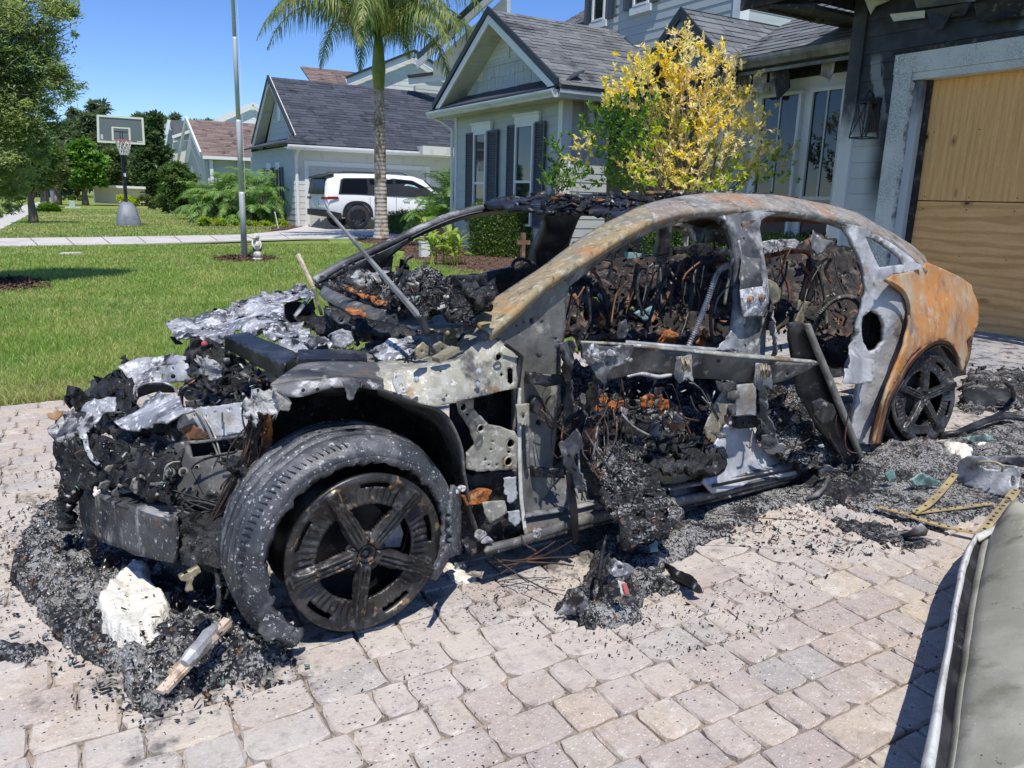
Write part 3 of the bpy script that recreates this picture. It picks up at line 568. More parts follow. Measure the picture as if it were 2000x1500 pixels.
for sgn in (-1, 1):
 ev_ = unit(np.array([0, -sgn*hwb, pkz-bs-.08])); Ls = math.hypot(hwb, pkz-bs-.08); P = np.array([EX, PKY+sgn*hwb, bs+.08])
 if sgn < 0: roofplane(P, (1, 0, 0), ev_, [(0, -.1), (4.4, -.1), (4.1, Ls), (0, Ls)])
 else: roofplane(P, (1, 0, 0), ev_, [(0, 0), (4.4, 0), (4.4, Ls), (0, Ls)])
 slab(H, 'rake_board', [P+np.array([-.05, 0, -.06]), P+np.array([-.05, 0, .06]), (EX-.05, PKY, pkz+.06), (EX-.05, PKY, pkz-.07)], (.05, 0, 0), 'dark_trim')
 P2 = P+np.array([0, -sgn*.12, -.08]); slab(H, 'rake_trim', [P2+np.array([-.02, 0, -.09]), P2+np.array([-.02, 0, .05]), (EX-.02, PKY, pkz-.075), (EX-.02, PKY, pkz-.24)], (.04, 0, 0), 'white_paint')
 for k in range(22):
  f0, f1 = k/22, (k+.93)/22; q0 = np.array([0, PKY+sgn*(hwb-.25)*(1-f0), bs+.0+(pkz-.2-bs)*f0]); q1 = np.array([0, PKY+sgn*(hwb-.25)*(1-f1), bs+.0+(pkz-.2-bs)*f1])
  mb = MB(); mb.hexa([q0+(EX+.02, 0, 0), q0+(EX+.46, 0, 0), q1+(EX+.46, 0, -.0), q1+(EX+.02, 0, 0), q0+(EX+.02, 0, .02), q0+(EX+.46, 0, .02), q1+(EX+.46, 0, .02), q1+(EX+.02, 0, .02)]); part('soffit_board', mb, M['soffit'], H)
tri = lambda z, off=.3: (-(hwb-off)*(pkz-.22-z)/(pkz-bs-.2), (hwb-off)*(pkz-.22-z)/(pkz-bs-.2))
GW = EX+.46
slab(H, 'gable_wall', [(GW, PKY-hwb+.2, bs), (GW, PKY+hwb-.2, bs), (GW, PKY, pkz-.2)], (.05, 0, 0), 'siding_light')
zs = bs+.78
siding(H, (GW, PKY, zs), UY, zs, pkz-.32, rng_=tri, expo=.085, m='siding_light')
slab(H, 'gable_band', [(GW-.035, PKY+tri(zs)[0], zs-.05), (GW-.035, PKY+tri(zs)[1], zs-.05), (GW-.035, PKY+tri(zs)[1], zs+.02), (GW-.035, PKY+tri(zs)[0], zs+.02)], (.03, 0, 0), 'siding')
slab(H, 'gable_post', [(GW-.035, PKY-.05, zs+.02), (GW-.035, PKY+.05, zs+.02), (GW-.035, PKY+.05, pkz-.3), (GW-.035, PKY-.05, pkz-.3)], (.03, 0, 0), 'siding_light')
b_ = MB(); b_.box((0, 0, 0), (1, .018, 1)); shk = b_.mesh('shake', [M['siding']]); rs = random.Random(3)
for j in range(3):
 z0_ = bs+.02+j*.25; a, b = tri(z0_+.2); u_ = a
 while u_ < b-.05:
  wd = rs.choice([.12, .16, .2, .25]); wd = min(wd, b-u_); dz = rs.uniform(-.035, .02)
  inst('shake', shk, (GW-.005-j*0.0, PKY+u_, z0_+dz), H, (rs.uniform(.03, .05), 0, math.pi/2), (wd-.008, 1, .26)); u_ += wd
# --- upper storey behind
UX0 = 10.6
slab(H, 'upper_wall', [(UX0, 10.55, 3.4), (UX0, 15.1, 3.4), (UX0, 15.1, 7.5), (UX0, 10.55, 7.5)], (.15, 0, 0), 'siding')
siding(H, (UX0, 10.55, 3.6), UY, 3.6, 6.6, L=4.5)
slab(H, 'upper_side_wall', [(UX0+.16, 10.55, 3.4), (14.5, 10.55, 3.4), (14.5, 10.55, 7.5), (UX0+.16, 10.55, 7.5)], (0, .15, 0), 'siding')
siding(H, (14.5, 10.55, 3.6), UXm, 3.6, 6.6, L=14.5-UX0)
slab(H, 'corner_board', [(UX0-.03, 10.5, 3.4), (UX0-.03, 10.68, 3.4), (UX0-.03, 10.68, 7.5), (UX0-.03, 10.5, 7.5)], (.03, 0, 0), 'white_paint')
slab(H, 'corner_board', [(UX0+.001, 10.5, 3.4), (UX0+.19, 10.5, 3.4), (UX0+.19, 10.5, 7.5), (UX0+.001, 10.5, 7.5)], (0, .04, 0), 'white_paint')
slab(H, 'corner_board', [(UX0-.03, 15.0, 3.4), (UX0-.03, 15.12, 3.4), (UX0-.03, 15.12, 7.5), (UX0-.03, 15.0, 7.5)], (.03, 0, 0), 'white_paint')
for (a, b, yb, s0, s1) in ((1187, 1163, 42, 1206, 1147), (1272, 1242, 12, 1292, 1222)):
 ya, yb2, zb = onx(a, 20, UX0)[1], onx(b, 20, UX0)[1], onx((a+b)/2, yb, UX0)[2]
 window(H, (UX0-.04, ya, 0), UY, NX, yb2-ya, zb, zb+1.5, mull=0); shutter(H, (UX0-.03, onx(s0, 20, UX0)[1], 0), UY, NX, ya-onx(s0, 20, UX0)[1]-.02, zb, zb+1.5, False); shutter(H, (UX0-.03, yb2+.02, 0), UY, NX, onx(s1, 20, UX0)[1]-yb2-.02, zb, zb+1.5, False)
 slab(H, 'window_sill', [(UX0-.1, ya-.08, zb-.14), (UX0-.1, yb2+.08, zb-.14), (UX0-.1, yb2+.08, zb-.01), (UX0-.1, ya-.08, zb-.01)], (.1, 0, 0), 'white_paint')
ev_ = unit(np.array([0, -1, .8]))
M2 = 15.1
sl2 = unit(np.array([1.0, 0, .62])); P = np.array([9.4, M2, 4.1]); roofplane(P, UY, sl2, [(0, 0), (2.6, 0), (2.2, 4.0), (0, 4.0)])
for a, b in ((onx(835, 115, 10)-np.array([.3, 0, 0]), onx(990, -25, 10)-np.array([.3, 0, 0])),):
 mb = MB(); mb.beam(a, b, .05, .22); part('rake_board', mb, M['dark_trim'], H); mb = MB(); mb.beam(np.array(a)+(-.03, 0, -.2), np.array(b)+(-.03, 0, -.2), .05, .18); part('rake_trim', mb, M['white_paint'], H)
slab(H, 'rear_gable_wall', [onx(846, 150, 10), onx(846, 122, 10), onx(990, -10, 10), onx(990, 150, 10)], (.1, 0, 0), 'siding')
slab(H, 'rear_eave', [(9.1, 17.2, 3.02), (9.1, 18.2, 2.86), (12, 18.2, 2.86), (12, 17.2, 3.02)], (0, 0, .08), 'dark_trim')
slab(H, 'rear_wall', [(9.6, 17.6, -.05), (9.6, 17.9, -.05), (9.6, 17.9, 2.9), (9.6, 17.6, 2.9)], (3, 0, 0), 'siding')
Sh.build()
M['galv_'] = layered('lamp_metal', (.14, .14, .14), [], .5)
WL = thing('wall_lantern', 'black scorched coach lantern without glass on the sooty wall beside the boarded opening', 'lantern', (GX, 5.6, 1.9))
lc = onx(1690, 232, GX-.16); c = np.array([GX-.15, lc[1], lc[2]])
mb = MB(); pb = onx(1706, 225, GX); mb.box((GX-.02, pb[1]-.065, pb[2]-.17), (GX+.03, pb[1]+.065, pb[2]+.17)); part('back_plate', mb, M['black_metal'], WL)
mb = MB(); mb.tube([(GX-.02, pb[1], pb[2]+.06), (GX-.08, c[1], pb[2]+.2), (GX-.15, c[1], pb[2]+.23), (GX-.19, c[1], pb[2]+.18), (c[0], c[1], c[2]+.17)], .011, 8); part('arm', mb, M['black_metal'], WL, True)
mb = MB(); r0, r1, h0, h1 = .07, .1, .16, -.19
top = [c+(sx*r0, sy*r0, h0) for sx, sy in ((-1, -1), (1, -1), (1, 1), (-1, 1))]; bot = [c+(sx*r1, sy*r1, h1) for sx, sy in ((-1, -1), (1, -1), (1, 1), (-1, 1))]
for i in range(4):
 mb.tube([top[i], bot[i]], .007, 5); mb.tube([bot[i], bot[(i+1) % 4]], .007, 5); mb.tube([top[i], top[(i+1) % 4]], .007, 5)
 mb.tube([top[i], bot[(i+1) % 4]], .004, 4); mb.tube([top[(i+1) % 4], bot[i]], .004, 4)
mb.hexa([q+(0, 0, .0) for q in top]+[c+(sx*.045, sy*.045, .21) for sx, sy in ((-1, -1), (1, -1), (1, 1), (-1, 1))]); part('cage', mb, M['black_metal'], WL)
mb = MB(); mb.lathe([(0, .16), (.01, .16), (.01, .02), (.012, .0), (.009, -.04), (0, -.05)], c, n=8); part('lamp_holder', mb, M['galv_'], WL)
NB = thing('neighbour_house', 'pale house with dark shingle roof and white double garage door behind the white car', 'house', (7.2, 27, 0))
NY0 = 27.0
xl = ony(572, 285, NY0)[0]; xr = 14.0; ez = ony(572, 285, NY0)[2]+.02
slab(NB, 'front_wall', [(xl, NY0, -.02), (xr, NY0, -.02), (xr, NY0, ez-.05), (xl, NY0, ez-.05)], (0, .15, 0), 'siding_light')
gx0, gx1, gz = ony(602, 330, NY0)[0], ony(832, 335, NY0)[0], ony(700, 328, NY0)[2]
siding(NB, (xr, NY0, -.02), UXm, 0, ez-.08, L=xr-xl, expo=.2, m='siding_light', holes=[(xr-gx1, xr-gx0, -.1, gz)])
for a, b, c0, c1 in ((gx0-.14, gx0, 0, gz+.16), (gx1, gx1+.14, 0, gz+.16), (gx0, gx1, gz, gz+.16)):
 slab(NB, 'door_trim', [(a, NY0-.04, c0), (b, NY0-.04, c0), (b, NY0-.04, c1), (a, NY0-.04, c1)], (0, .04, 0), 'white_paint')
gd = None
for k in range(4):
 z0_, z1_ = gz*k/4+.008, gz*(k+1)/4-.008; mb = MB(); mb.box((gx0+.002, NY0+.03, z0_), (gx1-.002, NY0+.07, z1_)); pnl = part('garage_door_panel', mb, M['white_paint'], NB)
 if k < 4:
  mb = MB()
  for q in range(4):
   a = gx0+.12+(gx1-gx0-.1)*q/4; b = a+(gx1-gx0)/4-.24; mb.box((a, NY0+.018, z0_+.1), (b, NY0+.032, z1_-.1))
  part('raised_field', mb, M['white_paint'], pnl)
gutter(NB, (xl-.3, NY0-.4, ez), (13.2, NY0-.4, ez), h=.15, out_=NY, m='white_paint'); slab(NB, 'soffit', [(xl-.3, NY0-.4, ez-.1), (xr, NY0-.4, ez-.1), (xr, NY0+.01, ez-.1), (xl-.3, NY0+.01, ez-.1)], (0, 0, .03), 'white_paint')
mb = MB(); mb.tube([(xl+.1, NY0-.4, ez-.1), (xl+.08, NY0-.06, ez-.35), (xl+.08, NY0-.06, 0)], .06, 8); part('downspout', mb, M['white_paint'], NB)
slab(NB, 'side_wall', [(xl, NY0+.16, -.02), (xl, NY0+6.4, -.02), (xl, NY0+6.4, ez), (xl, NY0+.16, ez)], (.15, 0, 0), 'siding')
siding(NB, (xl, NY0, 0), UY, 0, ez-.05, L=6.4, expo=.2)
for px0, px1 in ((523, 531), (541, 548)):
 def fy(x): return onx(x, 330, xl)[1]
 window(NB, (xl-.03, fy(px1), 0), UY, NX, fy(px0)-fy(px1), .8, 1.95); slab(NB, 'window_head', [(xl-.05, fy(px1)-.05, 1.96), (xl-.05, fy(px0)+.05, 1.96), (xl-.05, fy(px0)+.05, 2.15), (xl-.05, fy(px1)-.05, 2.15)], (.05, 0, 0), 'white_paint')
 for a, b in ((px0-7, px0), (px1, px1+6)): shutter(NB, (xl-.02, fy(b), 0), UY, NX, fy(a)-fy(b), .8, 1.98, False)
Sn = Shingles(NB, 'shingle_dark', .45, .17)
rz = 5.3; RY = 30.0; rx0 = ony(530, 151, RY)[0]-.1; rx1 = ony(800, 178, RY)[0]; rz = ony(530, 151, RY)[2]
P = np.array([xl-.32, NY0-.45, ez+.03]); evn = unit(np.array([0, RY-NY0+.45, rz-ez-.03])); Ln = math.hypot(RY-NY0+.45, rz-ez-.03)
gxo = rx0-.05-P[0]
roofplane(P, (1, 0, 0), evn, [(0, 0), (7.4, 0), (7.4, Ln), (gxo, Ln), (gxo, .16*Ln), (0, .1)], 'shingle_dark', sh=Sn)
gX = rx0
slab(NB, 'gable_wall', [(gX+.35, NY0+.6, ez+.15), (gX+.35, 2*RY-NY0-.6, ez+.15), (gX+.35, RY, rz-.15)], (.1, 0, 0), 'siding')
siding(NB, (gX+.35, RY, ez), UY, ez+.35, rz-.5, expo=.2, rng_=lambda z: (-(RY-NY0-.6)*(rz-.3-z)/(rz-ez), (RY-NY0-.6)*(rz-.3-z)/(rz-ez)))
for sgn in (-1, 1):
 mb = MB(); mb.beam((gX+.02, RY+sgn*(RY-NY0+.1), ez+.22), (gX+.02, RY, rz-.09), .06, .26); part('rake_board', mb, M['soffit'], NB)
 mb = MB(); mb.beam((gX-.02, RY+sgn*(RY-NY0+.15), ez+.33), (gX-.02, RY, rz+.04), .05, .07); part('drip_edge', mb, M['dark_trim'], NB)
for sgn in (-1, 1): slab(NB, 'rake_soffit', [(gX, RY+sgn*(RY-NY0), ez+.1), (gX+.36, RY+sgn*(RY-NY0), ez+.1), (gX+.36, RY, rz-.2), (gX, RY, rz-.2)], (0, 0, .04), 'soffit')
slab(NB, 'far_roof_slope', [(gX, RY, rz), (gX+6, RY, rz), (gX+6, 2*RY-NY0+.45, ez+.03), (gX, 2*RY-NY0+.45, ez+.03)], (0, 0, -.06), 'shingle_dark')
slab(NB, 'gable_vent', [(gX+.31, RY-.2, ez+1.0), (gX+.31, RY+.2, ez+1.0), (gX+.31, RY+.2, ez+1.7), (gX+.31, RY-.2, ez+1.7)], (.04, 0, 0), 'white_paint')
slab(NB, 'pent_roof', [(xl-.35, NY0-.4, ez+.03), (xl-.35, 2*RY-NY0, ez+.03), (gX+.4, 2*RY-NY0, ez+.3), (gX+.4, NY0-.1, ez+.3)], (0, 0, .06), 'shingle_dark')
slab(NB, 'porch_roof', [(12.5, 22.6, 2.85), (14.5, 22.6, 2.85), (14.5, 25.5, 3.1), (12.9, 25.5, 3.1)], (0, 0, .08), 'white_paint')
mb = MB(); mb.box((11.6, 26.2, 2.55), (14.5, 26.8, 2.85)); part('porch_beam', mb, M['siding_light'], NB)
Sn.build()
UH = thing('upper_neighbour_house', 'two storey house with brown roof and white trimmed gable rising behind the dark roof', 'house', (12, 37, 0))
YU = 36.0
def uy(x, y, Y=YU): return ony(x, y, Y)
Su = Shingles(UH, 'shingle_brown', .6, .22)
a, b = uy(560, 170), uy(700, 145)
p0 = uy(596, 130, 40); p1 = uy(760, 150, 40); q0 = uy(575, 165, 37); q1 = uy(720, 172, 37)
evu = unit(np.array([0, 3.2, p0[2]-q0[2]+.4])); roofplane((p0[0]-.1, 36.8, q0[2]-.6), (1, 0, 0), evu, [(0, 0), (7, 0), (7, 4.1), (0, 4.1)], 'shingle_brown', sh=Su)
roofplane((uy(545, 160, 38)[0], 37.6, uy(545, 160, 38)[2]-.7), (1, 0, 0), evu, [(0, 0), (2.2, 0), (2.2, 1.7), (0, 1.7)], 'shingle_brown', sh=Su); Su.build(250)
gl, gp, gr = uy(672, 162), uy(803, 110), uy(850, 138); gcx = gp[0]; hwu = gcx-gl[0]; slp = (gp[2]-gl[2])/hwu
slab(UH, 'gable_wall', [(gl[0]+.25, YU, 3), (gcx+3.5, YU, 3), (gcx+3.5, YU, gp[2]-slp*3.4), (gcx, YU, gp[2]-.1), (gl[0]+.25, YU, gl[2]-.0)], (0, .2, 0), 'siding_light')
siding(UH, (gcx, YU, 3), UXm, 4.2, gp[2]-.3, expo=.24, m='siding_light', rng_=lambda z: (-min(3.4, (gp[2]-.2-z)/slp), min(hwu-.3, (gp[2]-.2-z)/slp)))
for sgn in (-1, 1):
 e_ = (gcx+sgn*hwu, YU-.3, gp[2]-slp*hwu); mb = MB(); mb.beam(e_, (gcx, YU-.3, gp[2]), .08, .26); part('rake_board', mb, M['white_paint'], UH)
 mb = MB(); mb.beam(np.array(e_)+(0, -.05, .2), (gcx, YU-.35, gp[2]+.2), .2, .1); part('drip_edge', mb, M['dark_trim'], UH)
SH3 = thing('side_wing_house', 'shaded pale wing with low eave between the palm and the gabled bay', 'house', (13, 30, 0))
a = ony(800, 175, 30); b = ony(860, 175, 30); e0, e1 = ony(797, 160, 30), ony(900, 118, 30)
slab(SH3, 'wall', [(a[0]+.25, 30, 1.5), (a[0]+4, 30, 1.5), (a[0]+4, 30, e0[2]+.1), (a[0]+.25, 30, e0[2]-.1)], (0, .2, 0), 'siding')
siding(SH3, (a[0]+4, 30, 2), UXm, 2.6, e0[2]-.05, expo=.22, L=3.7)
mb = MB(); mb.beam((e0[0]-.1, 29.7, e0[2]-.02), (e0[0]+4, 27, e0[2]+.62), .1, .22); part('fascia', mb, M['white_paint'], SH3); mb = MB(); mb.beam((e0[0]-.1, 29.7, e0[2]+.14), (e0[0]+4, 27, e0[2]+.8), .5, .08); part('roof_edge', mb, M['dark_trim'], SH3)
B2 = thing('brown_roof_house', 'single storey house with long brown shingle roof beyond the palmettos', 'house', (7, 50, 0))
S2 = Shingles(B2, 'shingle_brown', .7, .24); Y2 = 50.
e0, e1 = ony(400, 306, Y2), ony(512, 312, Y2); r0_, r1_ = ony(370, 234, Y2+4), ony(505, 244, Y2+4)
ev2 = unit(np.array([0, 4.4, r0_[2]-e0[2]])); L2_ = math.hypot(4.4, r0_[2]-e0[2])
roofplane((r0_[0]-.1, Y2-.4, e0[2]), (1, 0, 0), ev2, [(0, 0), (9, 0), (9, L2_), (0, L2_)], 'shingle_brown', sh=S2); S2.build(240)
slab(B2, 'wall', [(e0[0]+.1, Y2, -.1), (e0[0]+9, Y2, -.1), (e0[0]+9, Y2, e0[2]), (e0[0]+.1, Y2, e0[2])], (0, .2, 0), 'siding')
siding(B2, (e0[0]+9, Y2, 0), UXm, .4, e0[2]-.1, expo=.25, L=8.9)
slab(B2, 'side_wall', [(e0[0], Y2+.2, -.1), (e0[0], Y2+8, -.1), (e0[0], Y2+8, e0[2]), (e0[0], Y2+4, r0_[2]-.2), (e0[0], Y2+.2, e0[2])], (.1, 0, 0), 'siding_light')
for sgn in (-1, 1): mb = MB(); mb.beam((r0_[0]-.2, Y2+4+sgn*4.5, e0[2]+.1), (r0_[0]-.2, Y2+4, r0_[2]+.05), .1, .3); part('rake_board', mb, M['white_paint'], B2)
mb = MB(); mb.beam((e0[0]-.2, Y2-.45, e0[2]-.05), (e0[0]+9, Y2-.45, e0[2]-.05), .1, .18); part('gutter', mb, M['white_paint'], B2)
for xx in (e0[0]+.3, e0[0]+1.9, e0[0]+4.4): mb = MB(); mb.box((xx-.09, Y2-.25, 0), (xx+.09, Y2-.07, e0[2]-.15)); part('porch_post', mb, M['white_paint'], B2)
B3 = thing('white_gable_house', 'white clapboard gable far behind the brown roofed house', 'house', (12, 70, 0)); Y3 = 66.
gl, gp, gr = ony(418, 236, Y3), ony(492, 204, Y3), ony(560, 246, Y3); s3 = (gp[2]-gl[2])/(gp[0]-gl[0])
slab(B3, 'wall', [(gl[0]+.4, Y3, 0), (gp[0]+4, Y3, 0), (gp[0]+4, Y3, gp[2]-4*s3), (gp[0], Y3, gp[2]-.1), (gl[0]+.4, Y3, gl[2])], (0, 5, 0), 'white_paint')
siding(B3, (gp[0], Y3, 3), UXm, gl[2]-1.5, gp[2]-.4, expo=.3, m='white_paint', rng_=lambda z: (-min(3.5, max(.1, (gp[2]-.3-z)/s3)), min(gp[0]-gl[0]-.5, max(.1, (gp[2]-.3-z)/s3))))
for sgn in (-1, 1): mb = MB(); mb.beam((gp[0]+sgn*(gp[0]-gl[0]), Y3-.3, gl[2]), (gp[0], Y3-.3, gp[2]), .15, .3); part('rake_board', mb, M['white_paint'], B3)
B4 = thing('grey_roof_house', 'grey roofed pale blue house at the far left of the house row', 'house', (6, 72, 0)); Y4 = 72.
p = [ony(x, y, Y4) for x, y in ((331, 234), (372, 236), (372, 262), (340, 266))]; slab(B4, 'roof', p, (0, .3, 0), 'shingle')
p = [ony(x, y, Y4+.2) for x, y in ((318, 300), (330, 238), (345, 262), (372, 262), (372, 400), (318, 400))]; slab(B4, 'wall', p, (0, 3, 0), 'siding')
for (x0, y0, x1, y1) in ((330, 234, 316, 312), (336, 268, 372, 256)): mb = MB(); mb.beam(ony(x0, y0, Y4-.3), ony(x1, y1, Y4-.3), .3, .22); part('trim_board', mb, M['white_paint'], B4)
p = [ony(x, y, Y4+.1) for x, y in ((338, 275), (365, 275), (358, 345), (340, 345))]; slab(B4, 'gable', p, (0, .1, 0), 'siding_light')
p = [ony(x, y, Y4-1) for x, y in ((300, 310), (322, 288), (322, 330), (298, 336))]; slab(B4, 'porch_roof', p, (0, .3, 0), 'shingle_brown')
M['cream'] = layered('cream', (.66, .58, .45), [], .8)
B5 = thing('cream_wall_house', 'low cream rendered house wall far behind the basketball hoop', 'house', (3, 62, 0)); Y5 = 58.
p = [ony(x, y, Y5) for x, y in ((184, 364), (282, 368), (290, 396), (187, 396))]; slab(B5, 'wall', p, (0, 2, 0), 'cream'); mb = MB(); mb.beam(ony(183, 363, Y5-.2), ony(284, 367, Y5-.2), .3, .15); part('wall_cap', mb, M['white_paint'], B5)
B6 = thing('blue_far_house', 'small pale blue house seen under the street trees', 'house', (0, 95, 0)); Y6 = 95.
p = [ony(x, y, Y6) for x, y in ((85, 372), (145, 372), (145, 388), (85, 388))]; slab(B6, 'wall', p, (0, 4, 0), 'siding'); p = [ony(x, y, Y6) for x, y in ((80, 372), (95, 355), (138, 355), (150, 372))]; slab(B6, 'roof', p, (0, 4, 0), 'shingle')
mb = MB(); mb.box(ony(105, 385, Y6-.5), ony(112, 376, Y6-.4)); part('window', mb, M['glass'], B6)
# --- vegetation
M['leaf_oak'] = leafmat('leaf_oak', (.38, .46, .2), (.24, .34, .13), .8, .5)
M['leaf_dark'] = leafmat('leaf_dark', (.08, .14, .05), (.11, .17, .06), .8, .3)
M['leaf_far'] = leafmat('leaf_far', (.12, .18, .09), (.16, .21, .1), .7, .35)
M['leaf_green'] = leafmat('leaf_green', (.12, .26, .04), (.16, .32, .06), .7)
M['leaf_olive'] = leafmat('leaf_olive', (.17, .21, .08), (.13, .17, .06), .7)
M['leaf_hedge'] = leafmat('leaf_hedge', (.13, .22, .04), (.09, .17, .035), .8)
M['leaf_yellow'] = leafmat('leaf_yellow', (.92, .78, .15), (.9, .8, .32), .3, .45, .02)
M['leaf_tan'] = leafmat('leaf_tan', (.9, .78, .42), (.9, .83, .45), .25, .4, .02)
M['leaf_lime'] = leafmat('leaf_lime', (.55, .62, .08), (.4, .52, .07), .4, .4)
M['leaf_citrus'] = leafmat('leaf_citrus', (.09, .2, .035), (.16, .3, .05), .8)
M['leaf_ginger'] = leafmat('leaf_ginger', (.42, .5, .12), (.25, .4, .08), .5, .4)
M['frond'] = leafmat('frond', (.13, .21, .055), (.26, .29, .08), .8, .35)
M['frond_dry'] = leafmat('frond_dry', (.34, .26, .1), None, .5, .3)
M['frond_bush'] = leafmat('frond_bush', (.16, .3, .07), (.24, .38, .1), .6, .35)
M['grassblade'] = leafmat('grassblade', (.25, .385, .08), (.38, .46, .13), .8, .35)
M['grass_dry'] = leafmat('grass_dry', (.5, .46, .2), None, .6, .3)
def rdir(n): v = rng.normal(size=(n, 3)); return v/np.linalg.norm(v, axis=1)[:, None]
def leaves(C, D, ln, wd, up=None):
 """a folded diamond leaf at each centre C, pointing along D"""
 n = len(C); A = rdir(n)
 if up is not None: A = A*.6+np.array([0, 0, 1.])*up
 S = np.cross(D, A); S /= np.linalg.norm(S, axis=1)[:, None]+1e-9; Nn = np.cross(S, D)
 ln = np.broadcast_to(ln, (n,))[:, None]*rng.uniform(.7, 1.25, (n, 1)); wd = np.broadcast_to(wd, (n,))[:, None]*rng.uniform(.8, 1.2, (n, 1))
 b = C; m1 = C+D*ln*.5+S*wd/2+Nn*wd*.12; m2 = C+D*ln*.5-S*wd/2+Nn*wd*.12; t_ = C+D*ln-Nn*ln*.1
 V = np.stack([b, m1, t_, m2], 1).reshape(-1, 3); Fq = np.arange(4*n).reshape(n, 4); return V, Fq
def joinvf(L):
 V = []; Fq = []; b = 0
 for v, f in L: V.append(v); Fq.append(f+b); b += len(v)
 return np.concatenate(V), np.concatenate(Fq)
def blobs_pts(blobs, n, shell=.55, clump=.28, nclump=0):
 """points in clumps through the outer part of ellipsoids (centre, radius)"""
 C = np.array([b[0] for b in blobs], float); Rr = np.array([b[1] if hasattr(b[1], '__len__') else (b[1],)*3 for b in blobs], float)
 wgt = Rr[:, 0]*Rr[:, 2]; wgt = wgt/wgt.sum(); nc = nclump or max(20, n//60)
 k = rng.choice(len(blobs), nc, p=wgt); rad = (shell+(1-shell)*rng.random(nc))[:, None]; cc = C[k]+rdir(nc)*rad*Rr[k]; cr = clump*Rr[k].mean(1)*rng.uniform(.5, 1.2, nc)
 j = rng.integers(0, nc, n); return cc[j]+rng.normal(size=(n, 3))*cr[j][:, None]*.5*np.array([1, 1, .7]), cc, cr
def foliage(name, root, blobs, n, ln, wd, mats, shell=.55, clump=.28, nclump=0, droop=0., split=None):
 P, cc, cr = blobs_pts(blobs, n, shell, clump, nclump); D = rdir(n); D[:, 2] = D[:, 2]*.6+(.25-droop); D /= np.linalg.norm(D, axis=1)[:, None]
 V, Fq = leaves(P, D, ln, wd, up=.8); mi = None
 if len(mats) > 1: mi = split(P) if split else (rng.random(n)*len(mats)).astype(int)
 return part(name, npmesh(name, V, Fq, [M[m] for m in mats], mi), [M[m] for m in mats], root), cc
def limb_tree(root, base, top, cc, r0, m='bark', nl=9, name='trunk'):
 base = np.array(base, float); top = np.array(top, float); mb = MB()
 pts = [base+(top-base)*t_+np.array([math.sin(t_*5)*.03, math.cos(t_*4)*.03, 0])*np.linalg.norm(top-base)*.3 for t_ in np.linspace(0, 1, 7)]
 mb.tube(pts, list(np.linspace(r0*1.25, r0*.55, 7)), 8); part(name, mb, M[m], root, True)
 idx = rng.choice(len(cc), min(nl, len(cc)), replace=False)
 for k in idx:
  mb = MB(); s_ = base+(top-base)*rng.uniform(.5, 1.); e_ = cc[k]; mid = (s_+e_)/2+np.array([0, 0, .12*np.linalg.norm(e_-s_)])+rng.normal(size=3)*.05
  mb.tube([s_, (s_+mid)/2+rng.normal(size=3)*.02, mid, e_], [r0*.45, r0*.32, r0*.22, r0*.08], 5); part('limb', mb, M[m], root, True)
def pxblobs(L, Y, dz=1., dep=1.):
 out_ = []
 for q in L:
  x, y, r = q[:3]; yy = Y+(q[3] if len(q) > 3 else 0); p = ony(x, y, yy); s_ = np.linalg.norm((p-CAM)@R) if 0 else (R.T@(p-CAM))[2]/F
  out_.append((p, (r*s_, r*s_*dep, r*s_*dz)))
 return out_
def tree(name, label, base, top, blobs, n, ln, wd, mats, r0=.1, cat='tree', group=None, nl=9, **k):
 t_ = thing(name, label, cat, base, group); fo, cc = foliage('crown', t_, blobs, n, ln, wd, mats, **k)
 if r0: limb_tree(t_, base, top, cc, r0, nl=nl)
 return t_
YT = 10.7; b0 = onz(-95, 560)
tree('oak_tree', 'fine leaved oak filling the left edge of the picture over the lawn', b0, ony(-70, 200, YT), pxblobs([(-40, 0, 110), (50, 20, 85), (118, 8, 36), (20, 110, 85), (78, 160, 62), (128, 172, 30), (138, 60, 14, .3), (30, 225, 70), (85, 250, 36), (10, 310, 66, .4), (78, 300, 20), (5, 395, 34, .5), (35, 372, 20, .2), (-60, 260, 120), (-120, 120, 140)], YT, dep=.9), 62000, .062, .017, ['leaf_oak'], r0=.13, nl=26, clump=.34, nclump=900)
mb = MB()
for k in range(70):
 x_, y_ = random.uniform(-10, 150), random.uniform(0, 330)
 if y_ > 180 and x_ > 90: continue
 p = ony(x_, y_, YT+random.uniform(-.5, .5)); q = ony(-60, 200, YT); d_ = unit(q-p); mb.tube([p, p+d_*.25+np.array([0, 0, .03]), p+d_*.55], [.003, .006, .011], 4)
part('twig', mb, M['bark'], bpy.data.objects['oak_tree'], kind='stuff')
Yb = onz(65, 437)[1]; tree('young_tree', 'slim young street tree with pale trunk beside the pavement', onz(66, 437), ony(58, 375, Yb), pxblobs([(50, 350, 30), (70, 325, 32), (30, 340, 28), (95, 305, 22), (55, 300, 30)], Yb), 9000, .17, .07, ['leaf_olive', 'leaf_green'], r0=.12, nl=8)
for i, (bx, by, bl, lab) in enumerate([(88, 403, [(95, 330, 30), (70, 350, 22)], 'street tree with forked grey trunk nearest the pavement end'), (113, 399, [(118, 320, 28), (110, 352, 18)], 'tall thin street tree right of the forked one, beside the dark bin')]):
 b_ = onz(bx, by); tree('street_tree', lab, b_, ony(bx-4, by-60, b_[1]), pxblobs(bl, b_[1]), 5000, .3, .12, ['leaf_olive'], r0=.2, group='street trees by the pavement', nl=6)
